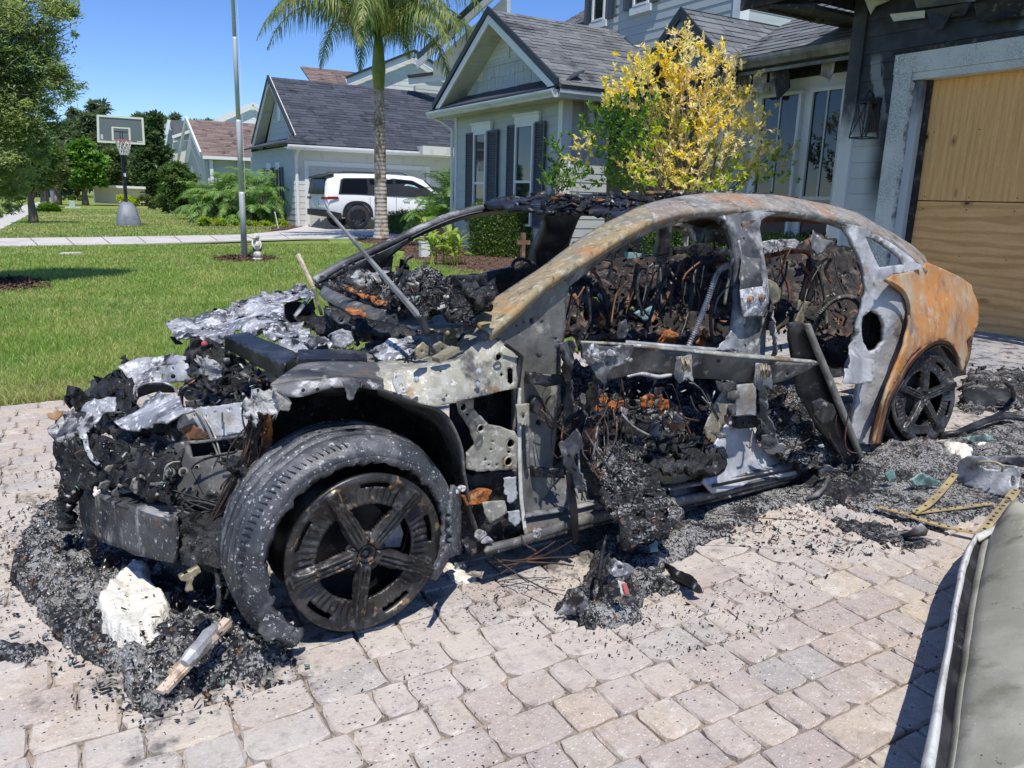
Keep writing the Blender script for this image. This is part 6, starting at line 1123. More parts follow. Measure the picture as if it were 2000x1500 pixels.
def sheet(name, outline, ctrl, mat, step=9., amp=0., fs=6., thick=.004, holes=(), rag=0., seed=0, root=None, smooth=True, ridge=0., sink=True, label=None, kind=None, lift=None, rough_amp=0.):
 r = random.Random(seed+len(outline)*13+int(outline[0][0])); f = vfield(ctrl)
 loops = [resample(outline, step, rag, r)]+[resample(h, max(2.5, step*.5), rag*.6, r) for h in holes]
 pts = []; edges = []
 for lp in loops:
  b = len(pts); pts += lp; edges += [(b+i, b+(i+1) % len(lp)) for i in range(len(lp))]
 xs = [p[0] for p in outline]; ys = [p[1] for p in outline]; yy = min(ys); row = 0
 while yy < max(ys):
  xx = min(xs)+(step/2 if row % 2 else 0)
  while xx < max(xs):
   q = (xx+r.uniform(-.2, .2)*step, yy+r.uniform(-.2, .2)*step)
   if pin(q, loops[0]) and not any(pin(q, h) for h in loops[1:]): pts.append(q)
   xx += step
  yy += step*.87; row += 1
 vo, eo, fo, ov, oe, of = delaunay_2d_cdt([Vector(p) for p in pts], edges, [], 0, 1e-5)
 P2 = [(v.x, v.y) for v in vo]; tr = []
 for t3 in fo:
  c_ = (sum(P2[i][0] for i in t3)/3, sum(P2[i][1] for i in t3)/3)
  if pin(c_, loops[0]) and not any(pin(c_, h) for h in loops[1:]): tr.append(tuple(t3))
 P = np.array([carv(x, y, f(x, y)) for x, y in P2]); off = Vector((seed*3.7, seed*1.3, 0))
 if amp or ridge or rough_amp:
  for i in range(len(P)):
   q = Vector(P[i])*fs+off; nv = noise.noise_vector(q)
   d = np.array(nv)*amp
   if ridge: d += (-CV*.7+ZZ*.6)*ridge*(noise.ridged_multi_fractal(q*.9, 1., 2.1, 3, 1., 1.6)-.9)
   if rough_amp: d += np.array(noise.noise_vector(q*4.3))*rough_amp+np.array(noise.noise_vector(q*11.))*rough_amp*.45
   P[i] = P[i]+d
 if lift is not None: P = np.array([p+lift(p) for p in P])
 Tn = []
 for a, b, c_ in tr:
  n_ = np.cross(P[b]-P[a], P[c_]-P[a]); Tn.append((a, b, c_) if n_@(CAM-P[a]) > 0 else (a, c_, b))
 N = np.zeros_like(P)
 for a, b, c_ in Tn:
  n_ = np.cross(P[b]-P[a], P[c_]-P[a]); N[a] += n_; N[b] += n_; N[c_] += n_
 N /= np.linalg.norm(N, axis=1)[:, None]+1e-12; Bk = P-N*thick; n = len(P)
 ed = {}
 for a, b, c_ in Tn:
  for e in ((a, b), (b, c_), (c_, a)): ed[e] = 1
 Fc = list(Tn)+[(a+n, c_+n, b+n) for a, b, c_ in Tn]+[(b, a, a+n, b+n) for (a, b) in ed if (b, a) not in ed]
 mb = MB(); mb.add(np.concatenate([P, Bk]), Fc); o = part(name, mb, M[mat], root if root is not None else CAR, smooth, label, kind)
 return o
def cr(pts, n):
 """Catmull-Rom through points of any dimension"""
 P = np.array(pts, float); k = len(P)-1; out_ = []
 d = np.r_[0, np.cumsum(np.linalg.norm(np.diff(P[:, :2], axis=0), axis=1))]; ts = np.linspace(0, d[-1], n)
 for t_ in ts:
  i = min(max(np.searchsorted(d, t_)-1, 0), k-1); u = (t_-d[i])/(d[i+1]-d[i]+1e-9); p0, p1, p2, p3 = P[max(i-1, 0)], P[i], P[i+1], P[min(i+2, k)]
  out_.append(.5*(2*p1+(p2-p0)*u+(2*p0-5*p1+4*p2-p3)*u*u+(3*p1-p0-3*p2+p3)*u**3))
 return np.array(out_)
def strip(name, A, B, mat, n=60, m=6, bulge=0., thick=.004, amp=0., fs=7., root=None, smooth=True, mids=None, label=None, seed=0):
 """a surface between two traced edges; bulge pushes the middle outwards (up and to the near side)"""
 EA = cr(A, n); EB = cr(B, n); V = []
 for i in range(n):
  pa = carv(*EA[i]); pb_ = carv(*EB[i])
  for j in range(m+1):
   s_ = j/m; p = pa*(1-s_)+pb_*s_; p = p+(-CV*.8+ZZ*.6)*bulge*math.sin(math.pi*s_)
   if amp: p = p+np.array(noise.noise_vector(Vector(p)*fs+Vector((seed, 0, 0))))*amp
   V.append(p)
 V = np.array(V); k = m+1; F1 = [(i*k+j, (i+1)*k+j, (i+1)*k+j+1, i*k+j+1) for i in range(n-1) for j in range(m)]
 n0 = np.cross(V[k]-V[0], V[1]-V[0]); 
 if n0@(CAM-V[0]) < 0: F1 = [f[::-1] for f in F1]
 N = np.zeros_like(V)
 for f in F1:
  nn = np.cross(V[f[1]]-V[f[0]], V[f[3]]-V[f[0]])
  for q in f: N[q] += nn
 N /= np.linalg.norm(N, axis=1)[:, None]+1e-12; W_ = V-N*thick; q = len(V); ed = {}
 for f in F1:
  for a, b in zip(f, f[1:]+f[:1]): ed[(a, b)] = 1
 mb = MB(); mb.add(np.concatenate([V, W_]), F1+[tuple(x+q for x in f[::-1]) for f in F1]+[(b, a, a+q, b+q) for (a, b) in ed if (b, a) not in ed])
 return part(name, mb, M[mat], root if root is not None else CAR, smooth, label)
def ptube(name, pts, rpx, mat, n=24, root=None, sides=7, rib=0, v=None):
 """tube along traced points (x, y, v); radius in photo pixels at its depth"""
 E_ = cr(pts, n if not rib else max(n, rib*3)); P = [carv(*e) for e in E_]; dep = np.mean([(R.T@(p-CAM))[2] for p in P])/F; r_ = [rpx*dep*((1.22 if i % 3 == 0 else .85) if rib else 1) for i in range(len(P))]
 mb = MB(); mb.tube(P, r_, sides); return part(name, mb, M[mat], root if root is not None else CAR, True)
def bolt(x, y, v, rpx, mat='conduit', root=None, name='bolt'):
 p = carv(x, y, v); s_ = (R.T@(p-CAM))[2]/F*rpx; mb = MB(); mb.lathe([(1.5*s_, 0), (1.5*s_, s_*.3), (s_, s_*.35), (s_, s_*1.1), (.6*s_, s_*1.3), (0, s_*1.3)], p, -CV, 10); return part(name, mb, M[mat], root or CAR)
def shard_vf(P, size, flat=.25, r=None):
 """bent slivers and chips: 8-vertex slabs, random pose"""
 n = len(P); size = np.broadcast_to(size, (n,))*rng.uniform(.4, 1.6, n); a = rdir(n); a[:, 2] *= flat*3; a /= np.linalg.norm(a, axis=1)[:, None]; b = np.cross(a, rdir(n)); b[:, :2] *= 1; b /= np.linalg.norm(b, axis=1)[:, None]; c_ = np.cross(a, b)
 L = (size*rng.uniform(.5, 1.8, n))[:, None]; W_ = (size*rng.uniform(.25, .8, n))[:, None]; T_ = (size*rng.uniform(.04, .2, n))[:, None]; V = []
 for sz in (-1, 1):
  for sx, sy in ((-1, -1), (1, -1), (1, 1), (-1, 1)): V.append(P+a*L*.5*sx*rng.uniform(.5, 1.1, (n, 1))+b*W_*.5*sy*rng.uniform(.5, 1.2, (n, 1))+c_*T_*(.5*sz+rng.uniform(-.8, .8, (n, 1))))
 V = np.stack(V, 1).reshape(-1, 3); base = np.arange(n)[:, None, None]*8; q = np.array([(0, 3, 2, 1), (4, 5, 6, 7), (0, 1, 5, 4), (1, 2, 6, 5), (2, 3, 7, 6), (3, 0, 4, 7)])[None]; return V, (base+q).reshape(-1, 4)
MIX = {'char': [('char', .62), ('char_smooth', .2), ('ash', .1), ('plate_dark', .05), ('rust_dark', .03)], 'ashy': [('char', .42), ('rubble', .2), ('ash', .12), ('char_smooth', .14), ('plate', .06), ('powder', .02), ('glass_crumb', .04), ('rust_dark', .03)], 'inner': [('char', .66), ('char_smooth', .18), ('ash', .06), ('rust_dark', .07), ('plate', .03)], 'crumbs': [('char', .45), ('ash', .3), ('powder', .2), ('rust_dark', .05)]}
def shards(name, poly, ctrl, n, size, mix='char', jit=.03, root=None, label=None, flat=.25, ground=None):
 f = vfield(ctrl) if ctrl else None; Pn = np.array(poly, float)[:, :2]; lo, hi = Pn.min(0), Pn.max(0); pts = []; pl_ = [tuple(p) for p in Pn]
 while len(pts) < n:
  q = lo+(hi-lo)*rng.random(2)
  if not inpoly(q, pl_): continue
  p = carv(q[0], q[1], f(*q)) if f else onz(q[0], q[1], 0)
  pts.append(p)
 P = np.array(pts)+rng.normal(size=(n, 3))*jit*(np.array([1, 1, .8]) if f else np.array([1, 1, 0]))
 if ground is not None: P[:, 2] = np.abs(rng.normal(size=n))*ground+.004
 P[:, 2] = np.maximum(P[:, 2], .004)
 V, Fq = shard_vf(P, size, flat); ms, ws = zip(*MIX[mix]); k = rng.choice(len(ms), n, p=np.array(ws)/sum(ws)); me = npmesh(name, V, Fq, [M[q] for q in ms], np.repeat(k, 6))
 o = part(name, me, [M[q] for q in ms], root, kind='stuff'); 
 if label: tag(o, label)
 return o
def wires(name, anchors, n, mat='wire', r=.0025, sag=.1, root=None, jit=.03):
 for k in range(n):
  a, b = random.choice(anchors); p, q = carv(*a)+rng.normal(size=3)*jit, carv(*b)+rng.normal(size=3)*jit; m1 = p*.66+q*.34+rng.normal(size=3)*sag*.5-ZZ*sag*.3; m2 = p*.33+q*.67+rng.normal(size=3)*sag*.5-ZZ*sag*.3
  T_ = np.linspace(0, 1, 10); P = [(1-s_)**3*p+3*(1-s_)**2*s_*m1+3*(1-s_)*s_**2*m2+s_**3*q for s_ in T_]; mb = MB(); mb.tube(P, r*random.uniform(.7, 1.4), 4); part(name, mb, M[mat], root or CAR)
# --- outer roof rail from the cut windscreen pillar foot back to the tail
T_ = [(903, 620, .2), (960, 585, .21), (1010, 552, .23), (1060, 519, .25), (1100, 490, .27), (1164, 445, .3), (1228, 413, .33), (1254, 402, .34), (1300, 388, .36), (1350, 380, .37), (1405, 376, .38), (1510, 381, .38), (1597, 395, .37), (1667, 413, .36), (1720, 441, .35), (1772, 472, .34), (1807, 500, .34), (1842, 525, .34), (1877, 542, .36), (1897, 556, .38)]
Lo = [(957, 650, .05), (981, 628, .06), (1020, 588, .07), (1055, 556, .08), (1100, 528, .1), (1164, 490, .12), (1228, 449, .15), (1277, 428, .17), (1335, 413, .19), (1399, 408, .2), (1450, 407, .2), (1550, 411, .2), (1650, 430, .19), (1683, 440, .18), (1717, 457, .17), (1750, 477, .15), (1783, 503, .13), (1803, 523, .12)]
strip('windscreen_pillar', T_[:8], Lo[:8], 'rail_front', 50, 8, .008, .03, .003)
strip('roof_rail', T_[7:17], Lo[7:]+[(1812, 532, .12)], 'rail', 90, 8, .008, .03, .0035)
sheet('pillar_end', [(904, 624), (957, 655), (953, 664), (905, 648)], [(904, 624, .2), (957, 655, .05)], 'plate_dark', 8)
strip('door_gap', [(1062, 560, .14)]+[(x, y+3, v+.05) for x, y, v in Lo[4:]][:-1], [(1070, 566, .16), (1100, 545, .17), (1164, 505, .19), (1228, 465, .22), (1292, 437, .24), (1341, 424, .25), (1400, 417, .25), (1450, 415, .25), (1550, 420, .25), (1640, 438, .24), (1680, 452, .23), (1717, 470, .22), (1750, 490, .2), (1783, 512, .18)], 'char_smooth', 90, 4, 0, .01)
strip('opening_flange', [(1100, 545, .13), (1164, 505, .15), (1228, 464, .18), (1292, 436, .2), (1341, 422, .21), (1400, 414, .21), (1450, 411, .21)], [(1110, 562, .15), (1166, 518, .17), (1222, 479, .19), (1290, 447, .22), (1340, 433, .23), (1400, 426, .22), (1450, 424, .22)], 'ash_metal', 60, 4, .004, .008)
strip('opening_flange', [(1450, 411, .2), (1500, 411, .2), (1550, 415, .2), (1610, 425, .2), (1655, 440, .19)], [(1450, 424, .22), (1500, 424, .22), (1550, 426, .22), (1610, 437, .22), (1650, 452, .21)], 'ash_metal', 40, 4, .004, .008)
sheet('centre_pillar', [(1386, 416), (1480, 412), (1520, 416), (1500, 422), (1487, 430), (1484, 445), (1490, 483), (1500, 543), (1503, 573), (1500, 600), (1497, 640), (1493, 700), (1428, 700), (1436, 640), (1441, 592), (1440, 528), (1434, 470), (1424, 440), (1408, 426)], [(1440, 415, .21), (1460, 500, .13), (1470, 600, .07), (1465, 700, .05), (1440, 500, .16), (1495, 500, .15)], 'ash_metal', 8, .002, 9, .03, holes=[circ(1471, 541, 4, 4)])
strip('pillar_edge', [(1440, 470, .17), (1447, 530, .14), (1449, 590, .1), (1442, 650, .08), (1436, 700, .08)], [(1434, 470, .2), (1440, 530, .19), (1441, 590, .16), (1434, 650, .14), (1428, 700, .14)], 'cpanel', 30, 3, .004, .01)
strip('belt_reinforcement', [(1446, 566, .05), (1448, 590, .03), (1452, 620, .03)], [(1500, 560, .05), (1502, 590, .03), (1494, 620, .03)], 'alu', 16, 8, .01, .006)
for x_, y_ in ((1464, 584), (1487, 580)): bolt(x_, y_, .02, 4.5, 'rust'); mb = MB(); p_ = carv(x_, y_, .03); mb.lathe([(.02, 0), (.02, .006), (.012, .01)], p_, -CV, 14); part('washer', mb, M['cpanel'], CAR)
sheet('pillar_recess', [(1450, 432), (1478, 430), (1488, 540), (1490, 600), (1448, 600), (1446, 530)], [(1470, 430, .185), (1468, 600, .055)], 'plate_dark', 9, .002, 9, .004, rag=.8)
seam = [(1697, 520), (1715, 533), (1733, 547), (1755, 560), (1770, 575), (1778, 600), (1777, 633), (1767, 677), (1750, 717), (1737, 750), (1723, 793), (1713, 833), (1707, 867)]
qwin = [(1690, 462), (1708, 466), (1740, 486), (1763, 506), (1766, 516), (1718, 522), (1709, 505), (1700, 485)]
cp_out = [(1640, 434), (1683, 442), (1717, 460), (1750, 480), (1783, 506), (1803, 524), (1780, 530), (1745, 537), (1733, 547), (1755, 560), (1770, 575), (1778, 600), (1777, 633), (1767, 677), (1750, 717), (1737, 750), (1723, 793), (1713, 833), (1707, 867), (1683, 866), (1662, 850), (1668, 800), (1676, 750), (1657, 748), (1650, 727), (1662, 700), (1663, 683), (1672, 640), (1683, 607), (1692, 567), (1688, 533), (1677, 497), (1663, 467), (1652, 452)]
sheet('rear_pillar_panel', cp_out, [(1650, 440, .19), (1700, 455, .17), (1800, 523, .12), (1690, 560, .14), (1740, 600, .05), (1775, 610, .05), (1700, 740, .1), (1745, 720, .04), (1700, 860, .06), (1660, 690, .16)], 'cpanel', 8, .006, 5, .02, holes=[qwin, [(1686, 620), (1704, 607), (1722, 618), (1729, 640), (1727, 666), (1713, 682), (1697, 688), (1685, 668), (1683, 640)]], rag=.7)
sheet('burned_core', [(1676, 600), (1735, 600), (1738, 700), (1680, 700)], [(1705, 650, .17)], 'char', 7, .03, 14, .01, rough_amp=.01)
sheet('torn_flap', [(1664, 670), (1676, 660), (1690, 700), (1712, 708), (1700, 742), (1680, 752), (1655, 748), (1648, 728), (1660, 705)], [(1664, 670, .1), (1700, 730, .03), (1652, 735, .0)], 'cpanel', 6, .02, 12, .004, rag=2)
SV = [.07, .055, .045, .04, .04, .04, .04, .045, .05, .05, .05]
strip('panel_bead', [(x, y, v-.02) for (x, y), v in zip(seam[2:], SV)], [(x-7, y+3, v-.005) for (x, y), v in zip(seam[2:], SV)], 'rust', 60, 3, .006, .01)
qp = [(1733, 547), (1745, 537), (1780, 530), (1803, 523), (1812, 512), (1842, 525), (1877, 542), (1897, 556), (1900, 567), (1906, 580), (1912, 597), (1912, 630), (1902, 651), (1888, 666), (1891, 686), (1886, 712), (1882, 724), (1878, 722), (1873, 698), (1862, 676), (1846, 664), (1818, 668), (1797, 682), (1772, 707), (1751, 742), (1730, 780), (1716, 830), (1709, 868), (1707, 867), (1713, 833), (1723, 793), (1737, 750), (1750, 717), (1767, 677), (1777, 633), (1778, 600), (1770, 575), (1755, 560)]
sheet('quarter_panel', qp, [(1745, 540, .09), (1803, 523, .12), (1897, 556, .38), (1850, 540, .24), (1780, 600, .03), (1840, 600, .03), (1880, 600, .1), (1912, 610, .34), (1905, 645, .3), (1890, 690, .2), (1846, 664, .0), (1800, 680, -.01), (1751, 742, .0), (1712, 860, .03), (1810, 560, .13), (1860, 570, .2), (1870, 650, .08), (1840, 630, .01)], 'rust', 7, .003, 6, .012, rag=.3)
strip('arch_lip', [(1712, 868, .02), (1720, 828, .01), (1733, 782, 0), (1754, 744, -.01), (1775, 709, -.015), (1799, 684, -.015), (1820, 669, -.01), (1846, 665, 0), (1862, 678, .05), (1872, 700, .12)], [(1720, 868, .09), (1727, 828, .08), (1740, 784, .07), (1760, 748, .06), (1780, 714, .06), (1802, 690, .06), (1822, 676, .06), (1845, 672, .07), (1858, 684, .12), (1866, 702, .18)], 'rust_dark', 50, 3, 0, .006)
strip('arch_liner', [(1716, 872, .09), (1727, 828, .08), (1740, 784, .07), (1760, 748, .06), (1780, 714, .06), (1802, 690, .06), (1822, 676, .06), (1845, 672, .07), (1866, 690, .15), (1876, 720, .2)], [(1700, 840, .6), (1712, 800, .6), (1724, 760, .6), (1742, 730, .6), (1760, 700, .6), (1778, 680, .6), (1796, 668, .6), (1820, 664, .6), (1840, 676, .6), (1856, 700, .6)], 'char_smooth', 40, 6, 0, .01)
sheet('tail_panel', [(1888, 666), (1902, 651), (1895, 700), (1884, 722)], [(1890, 690, .25)], 'rust_dark', 7, .003)
sheet('wheelhouse', [(1700, 640), (1875, 650), (1885, 740), (1860, 860), (1712, 872), (1705, 760)], [(1790, 760, .62)], 'char', 14, .02, 6, .01)
strip('far_roof_rail', [(610, 541, 1.66), (670, 506, 1.64), (757, 468, 1.62), (845, 427, 1.57), (897, 409, 1.54), (943, 399, 1.5), (1000, 392, 1.48), (1075, 388, 1.47)], [(621, 554, 1.64), (680, 519, 1.62), (765, 480, 1.6), (850, 440, 1.55), (900, 422, 1.52), (950, 411, 1.48), (1005, 404, 1.46), (1080, 404, 1.45)], 'ash_metal', 60, 5, .012, .05, .002)
strip('far_rail_flange', [(640, 546, 1.62), (680, 521, 1.6), (765, 482, 1.58), (850, 442, 1.53), (900, 424, 1.5), (950, 413, 1.46), (1005, 407, 1.45), (1080, 406, 1.44)], [(700, 534, 1.62), (745, 526, 1.6), (766, 500, 1.58), (808, 468, 1.56), (858, 446, 1.54), (915, 427, 1.52), (990, 417, 1.5), (1075, 414, 1.48)], 'char_smooth', 60, 5, 0, .01)
for x_, y_ in ((672, 524), (690, 515), (735, 497), (800, 463), (828, 449), (845, 441)): bolt(x_, y_, 1.56, 2.2, 'char_smooth')
sheet('far_hinge_pillar', [(618, 556), (680, 524), (745, 526), (770, 500), (768, 540), (700, 560), (640, 580)], [(680, 540, 1.64)], 'char_smooth', 9, .01, 7, .02)
sheet('far_centre_pillar', [(1070, 411), (1137, 411), (1122, 450), (1104, 490), (1088, 530), (1040, 535), (1048, 492), (1064, 450)], [(1100, 411, 1.5), (1060, 530, 1.66)], 'char_smooth', 10, .006, 7, .06, rag=1.2)
sheet('far_rear_pillar', [(1288, 430), (1312, 430), (1310, 480), (1316, 512), (1284, 516), (1289, 480)], [(1300, 430, 1.5), (1300, 512, 1.64)], 'plate_dark', 8, .004, 7, .05)
sheet('far_flank', [(640, 585), (770, 552), (870, 548), (1000, 526), (1040, 512), (1060, 530), (1090, 520), (1250, 500), (1290, 505), (1430, 512), (1640, 480), (1690, 490), (1700, 560), (1500, 600), (1200, 630), (980, 610), (800, 640), (660, 640)], [(700, 560, 1.66), (1680, 500, 1.66), (1200, 600, 1.7)], 'char', 14, .02, 5, .02, rag=1.5, holes=[[(1146, 572), (1182, 560), (1184, 594), (1154, 598)], [(1218, 606), (1234, 568), (1252, 552), (1256, 580), (1234, 614)], [(1190, 572), (1208, 558), (1214, 590), (1198, 596)]])
sheet('far_belt_rail', [(878, 541), (930, 537), (1005, 522), (1010, 546), (925, 566), (880, 560)], [(940, 550, 1.5)], 'char_smooth', 9, .01, 8, .03)
ptube('far_seat_hoop', [(1000, 520, 1.45), (1006, 510, 1.45), (1020, 506, 1.45), (1034, 512, 1.45), (1038, 524, 1.45)], 3.5, 'char_smooth')
ptube('mirror_stay', [(784, 536, 1.4), (788, 520, 1.4), (794, 506, 1.4), (804, 500, 1.4)], 4.5, 'char_smooth')
sheet('roof_remains', [(943, 401), (975, 388), (1050, 383), (1150, 381), (1235, 385), (1256, 401), (1244, 409), (1222, 418), (1208, 428), (1192, 419), (1125, 412), (1020, 407)], [(950, 400, 1.46), (1240, 405, .42), (1200, 420, .5), (1125, 410, .8), (1150, 384, 1.1), (1000, 386, 1.4), (1020, 406, 1.15)], 'char_smooth', 7, .015, 7, .02, rag=1.2, rough_amp=.004)
sheet('roof_remains', [(1262, 384), (1330, 377), (1400, 374), (1500, 378), (1560, 386), (1500, 390), (1400, 386), (1320, 389), (1280, 392)], [(1250, 395, .42), (1560, 388, .5), (1400, 378, .9)], 'char_smooth', 9, .012, 6, .02)
shards('roof_flakes', [(965, 388), (1020, 379), (1240, 380), (1262, 392), (1230, 404), (1100, 404), (975, 398)], [(950, 400, 1.46), (1240, 400, .5), (1100, 380, 1.2), (1100, 404, .85)], 130, .04, 'char', .004, CAR, flat=.05)
shards('roof_flakes', [(1255, 380), (1400, 376), (1480, 379), (1400, 384), (1290, 390)], [(1250, 390, .5), (1480, 380, .6)], 90, .03, 'char', .004, CAR, flat=.06)
strip('roof_bow', [(1262, 373, .75), (1330, 373, .72), (1402, 376, .7)], [(1262, 378, .72), (1330, 378, .7), (1400, 381, .66)], 'rust_dark', 24, 2, .004, .01)
sheet('roof_lining', [(1200, 420), (1290, 398), (1420, 392), (1600, 402), (1640, 428), (1600, 440), (1480, 432), (1430, 452), (1330, 436), (1260, 440)], [(1200, 420, .6), (1640, 430, .6), (1400, 400, .9), (1430, 450, 1.2)], 'rust_dark', 14, .02, 6, .01)
sheet('hanging_headliner', [(1318, 436), (1420, 430), (1436, 470), (1420, 486), (1390, 482), (1360, 472), (1338, 452)], [(1320, 440, 1.3), (1430, 460, .9)], 'plate_dark', 9, .04, 8, .004, rag=1.5)
# --- hinge pillar
sheet('hinge_pillar', [(960, 655), (985, 632), (1022, 596), (1058, 566), (1098, 540), (1112, 556), (1104, 600), (1106, 640), (1100, 668), (1088, 680), (1086, 730), (1090, 760), (1088, 856), (1080, 907), (1084, 940), (1024, 1030), (1014, 978), (1008, 920), (1008, 757), (1016, 700), (990, 676)], [(960, 655, .08), (1098, 540, .13), (1100, 660, .14), (1010, 760, .1), (1088, 856, .12), (1024, 1026, .06), (1045, 700, .09)], 'pillar_metal', 8, .004, 8, .02,
      holes=[circ(1040, 626, 5.5, 6.5), circ(1008, 636, 2.6), circ(1023, 629, 2), circ(1059, 629, 2), circ(1086, 662, 2.6), circ(1053, 826, 6), circ(1013, 650, 2.)], rag=.3)
sheet('pillar_backing', [(975, 640), (1100, 560), (1095, 700), (1095, 900), (1010, 960), (1005, 700)], [(1040, 760, .19)], 'char', 14, .006, 6, .01)
bolt(1052, 691, .07, 5, 'plate_dark'); sheet('cable_boot', circ(1053, 792, 12, 18, 18), [(1053, 792, .07)], 'char_smooth', 5, .004, 10, .02)
for a, b in (((1037, 728), (1100, 752)), ((1045, 912), (1100, 934))):
 sheet('door_hinge', [a, (b[0], a[1]+4), (b[0]+3, b[1]), (a[0], b[1]-2)], [(a[0], a[1], .06), (b[0], b[1], .02)], 'char_smooth', 7, .002, 8, .03); bolt(a[0]+12, (a[1]+b[1])/2, .03, 3.2, 'char_smooth'); bolt(a[0]+36, (a[1]+b[1])/2, .02, 3.2, 'char_smooth')
strip('pillar_rib', [(1012, 760, .08), (1011, 850, .07), (1013, 920, .06), (1016, 980, .05), (1024, 1040, .03)], [(1019, 760, .09), (1019, 850, .08), (1020, 920, .07), (1023, 980, .06), (1030, 1040, .04)], 'pale_edge', 30, 2, .008, .008)
strip('pillar_rib', [(1026, 790, .07), (1028, 860, .06), (1030, 915, .06)], [(1032, 790, .08), (1034, 860, .07), (1036, 915, .07)], 'ash_metal', 20, 2, .006, .008)
sheet('tin_tab', [(1008, 790), (1034, 788), (1034, 832), (1010, 828)], [(1020, 800, .05)], 'plate', 6, .003, 10, .004, holes=[circ(1022, 812, 3, 6)])
# --- fender apron bracket
gb_out = [(975, 662), (986, 672), (1016, 693), (1018, 700), (1010, 757), (930, 776), (850, 794), (818, 787), (792, 774), (766, 767), (740, 761), (735, 727), (766, 724), (818, 719), (870, 711), (896, 701), (909, 685), (935, 667)]
br = sheet('fender_bracket', gb_out, [(740, 740, .12), (850, 760, .03), (975, 680, .03), (1012, 740, .04), (909, 690, .06), (935, 668, .1), (980, 664, .1)], 'plate', 7, .0025, 10, .006, holes=[circ(973, 696, 7.5, 8), [(992, 722), (997, 717), (1003, 722), (1003, 746), (997, 751), (992, 746)], circ(981, 732, 3.2), circ(873, 772, 2), circ(862, 724, 2.)], rag=.3)
for x_, y_ in ((935, 725), (932, 751), (813, 741)): bolt(x_, y_, .015, 4.5, 'conduit', br)
strip('bracket_bead', [(985, 673, .025), (1014, 695, .03), (1016, 702, .03), (1009, 755, .035)], [(990, 671, .03), (1020, 693, .04), (1022, 702, .045), (1015, 758, .05)], 'char_smooth', 20, 2, .004, .01)
sheet('tin_tab', [(772, 728), (786, 730), (788, 745), (795, 766), (776, 770), (768, 750)], [(780, 745, .03)], 'pale_edge', 5, .004, 10, .005, holes=[circ(783, 754, 3.5), circ(787, 762, 1.6)])
sheet('bracket_top', [(735, 727), (766, 724), (818, 719), (870, 711), (896, 701), (909, 685), (935, 667), (975, 662), (960, 650), (905, 655), (880, 690), (800, 700), (738, 706)], [(740, 727, .13), (909, 690, .07), (975, 664, .1), (950, 652, .24), (880, 690, .26), (738, 706, .34), (800, 702, .3)], 'plate', 8, .005, 9, .005)
sheet('lower_bracket', [(890, 784), (927, 778), (925, 798), (956, 830), (968, 832), (1004, 842), (1010, 853), (1010, 917), (933, 921), (909, 915), (911, 885), (927, 869), (917, 837), (895, 805)], [(905, 795, .05), (1005, 850, .02), (950, 910, .05)], 'plate', 6.5, .003, 10, .007, holes=[circ(904, 795, 6.5, 7.5), circ(913, 810, 2.8), circ(938, 837, 6.2, 7), circ(996, 865, 8, 8.5), circ(994, 882, 3), circ(992, 901, 8, 8.5), circ(959, 878, 2), circ(948, 898, 2.4), circ(971, 908, 2), circ(955, 908, 2), circ(962, 862, 1.7)], rag=.5)
for x_, y_, r_ in ((904, 795, 9), (938, 837, 9), (996, 865, 11), (992, 901, 11), (973, 696, 10)):
 p_ = carv(x_, y_, .03); s_ = (R.T@(p_-CAM))[2]/F*r_; mb = MB(); mb.lathe([(s_*.8, 0), (s_*.88, .006), (s_, .004), (s_*1.05, 0)], p_, -CV, 18); part('pressed_ring', mb, M['plate'], CAR, True)
strip('apron_rail', [(585, 711, .3), (620, 706, .3), (662, 704, .3), (724, 705, .32), (745, 708, .34)], [(529, 750, .12), (571, 742, .12), (636, 738, .1), (714, 736, .1), (748, 742, .1)], 'plate_dark', 40, 6, .01, .01, .003)
strip('arch_flange', [(529, 750, .12), (571, 745, .12), (636, 740, .1), (714, 737, .1), (748, 742, .1)], [(545, 768, .1), (575, 778, .09), (636, 762, .08), (675, 757, .07), (714, 757, .07), (748, 762, .07)], 'ash_metal', 40, 4, .006, .006, .006, 14)
for x_ in (592, 620, 648, 690, 710): bolt(x_, 762-(x_-592)*.06, .06, 2.6, 'char_smooth')
sheet('torn_tab', [(668, 742), (690, 738), (712, 744), (700, 760), (692, 776), (682, 778), (678, 762)], [(690, 755, .03)], 'ash_metal', 5, .01, 14, .004, rag=1)
for k in range(7):
 x0 = 592+k*19; mb = MB(); a, b = carv(x0, 692, .42), carv(x0+16, 706, .32); mb.beam(a, carv(x0+2, 712, .3), .028, .03); part('rib', mb, M['char_smooth'], CAR)
sheet('strut_tower', [(590, 688), (640, 684), (725, 688), (732, 706), (590, 712)], [(590, 700, .4), (732, 700, .4), (660, 686, .5)], 'plate_dark', 8, .006, 9, .01)
strip('arch_edge', [(735, 762, .07), (790, 780, .05), (850, 800, .03), (880, 830, .03), (900, 880, .03), (905, 930, .04), (915, 990, .06), (930, 1040, .08)], [(740, 774, .2), (785, 795, .2), (840, 822, .2), (866, 855, .2), (882, 900, .2), (888, 945, .2), (898, 1000, .2), (915, 1050, .2)], 'plate_dark', 50, 4, 0, .008, .004, 12)
strip('arch_liner_front', [(500, 780, .2), (560, 772, .2), (640, 765, .2), (735, 766, .2), (790, 795, .2), (850, 830, .2), (882, 900, .2), (890, 1000, .2), (905, 1080, .2)], [(500, 800, .75), (560, 780, .75), (640, 770, .75), (720, 775, .75), (770, 800, .75), (815, 840, .75), (840, 900, .75), (850, 960, .75), (860, 1010, .75)], 'char', 50, 8, 0, .01, .02)
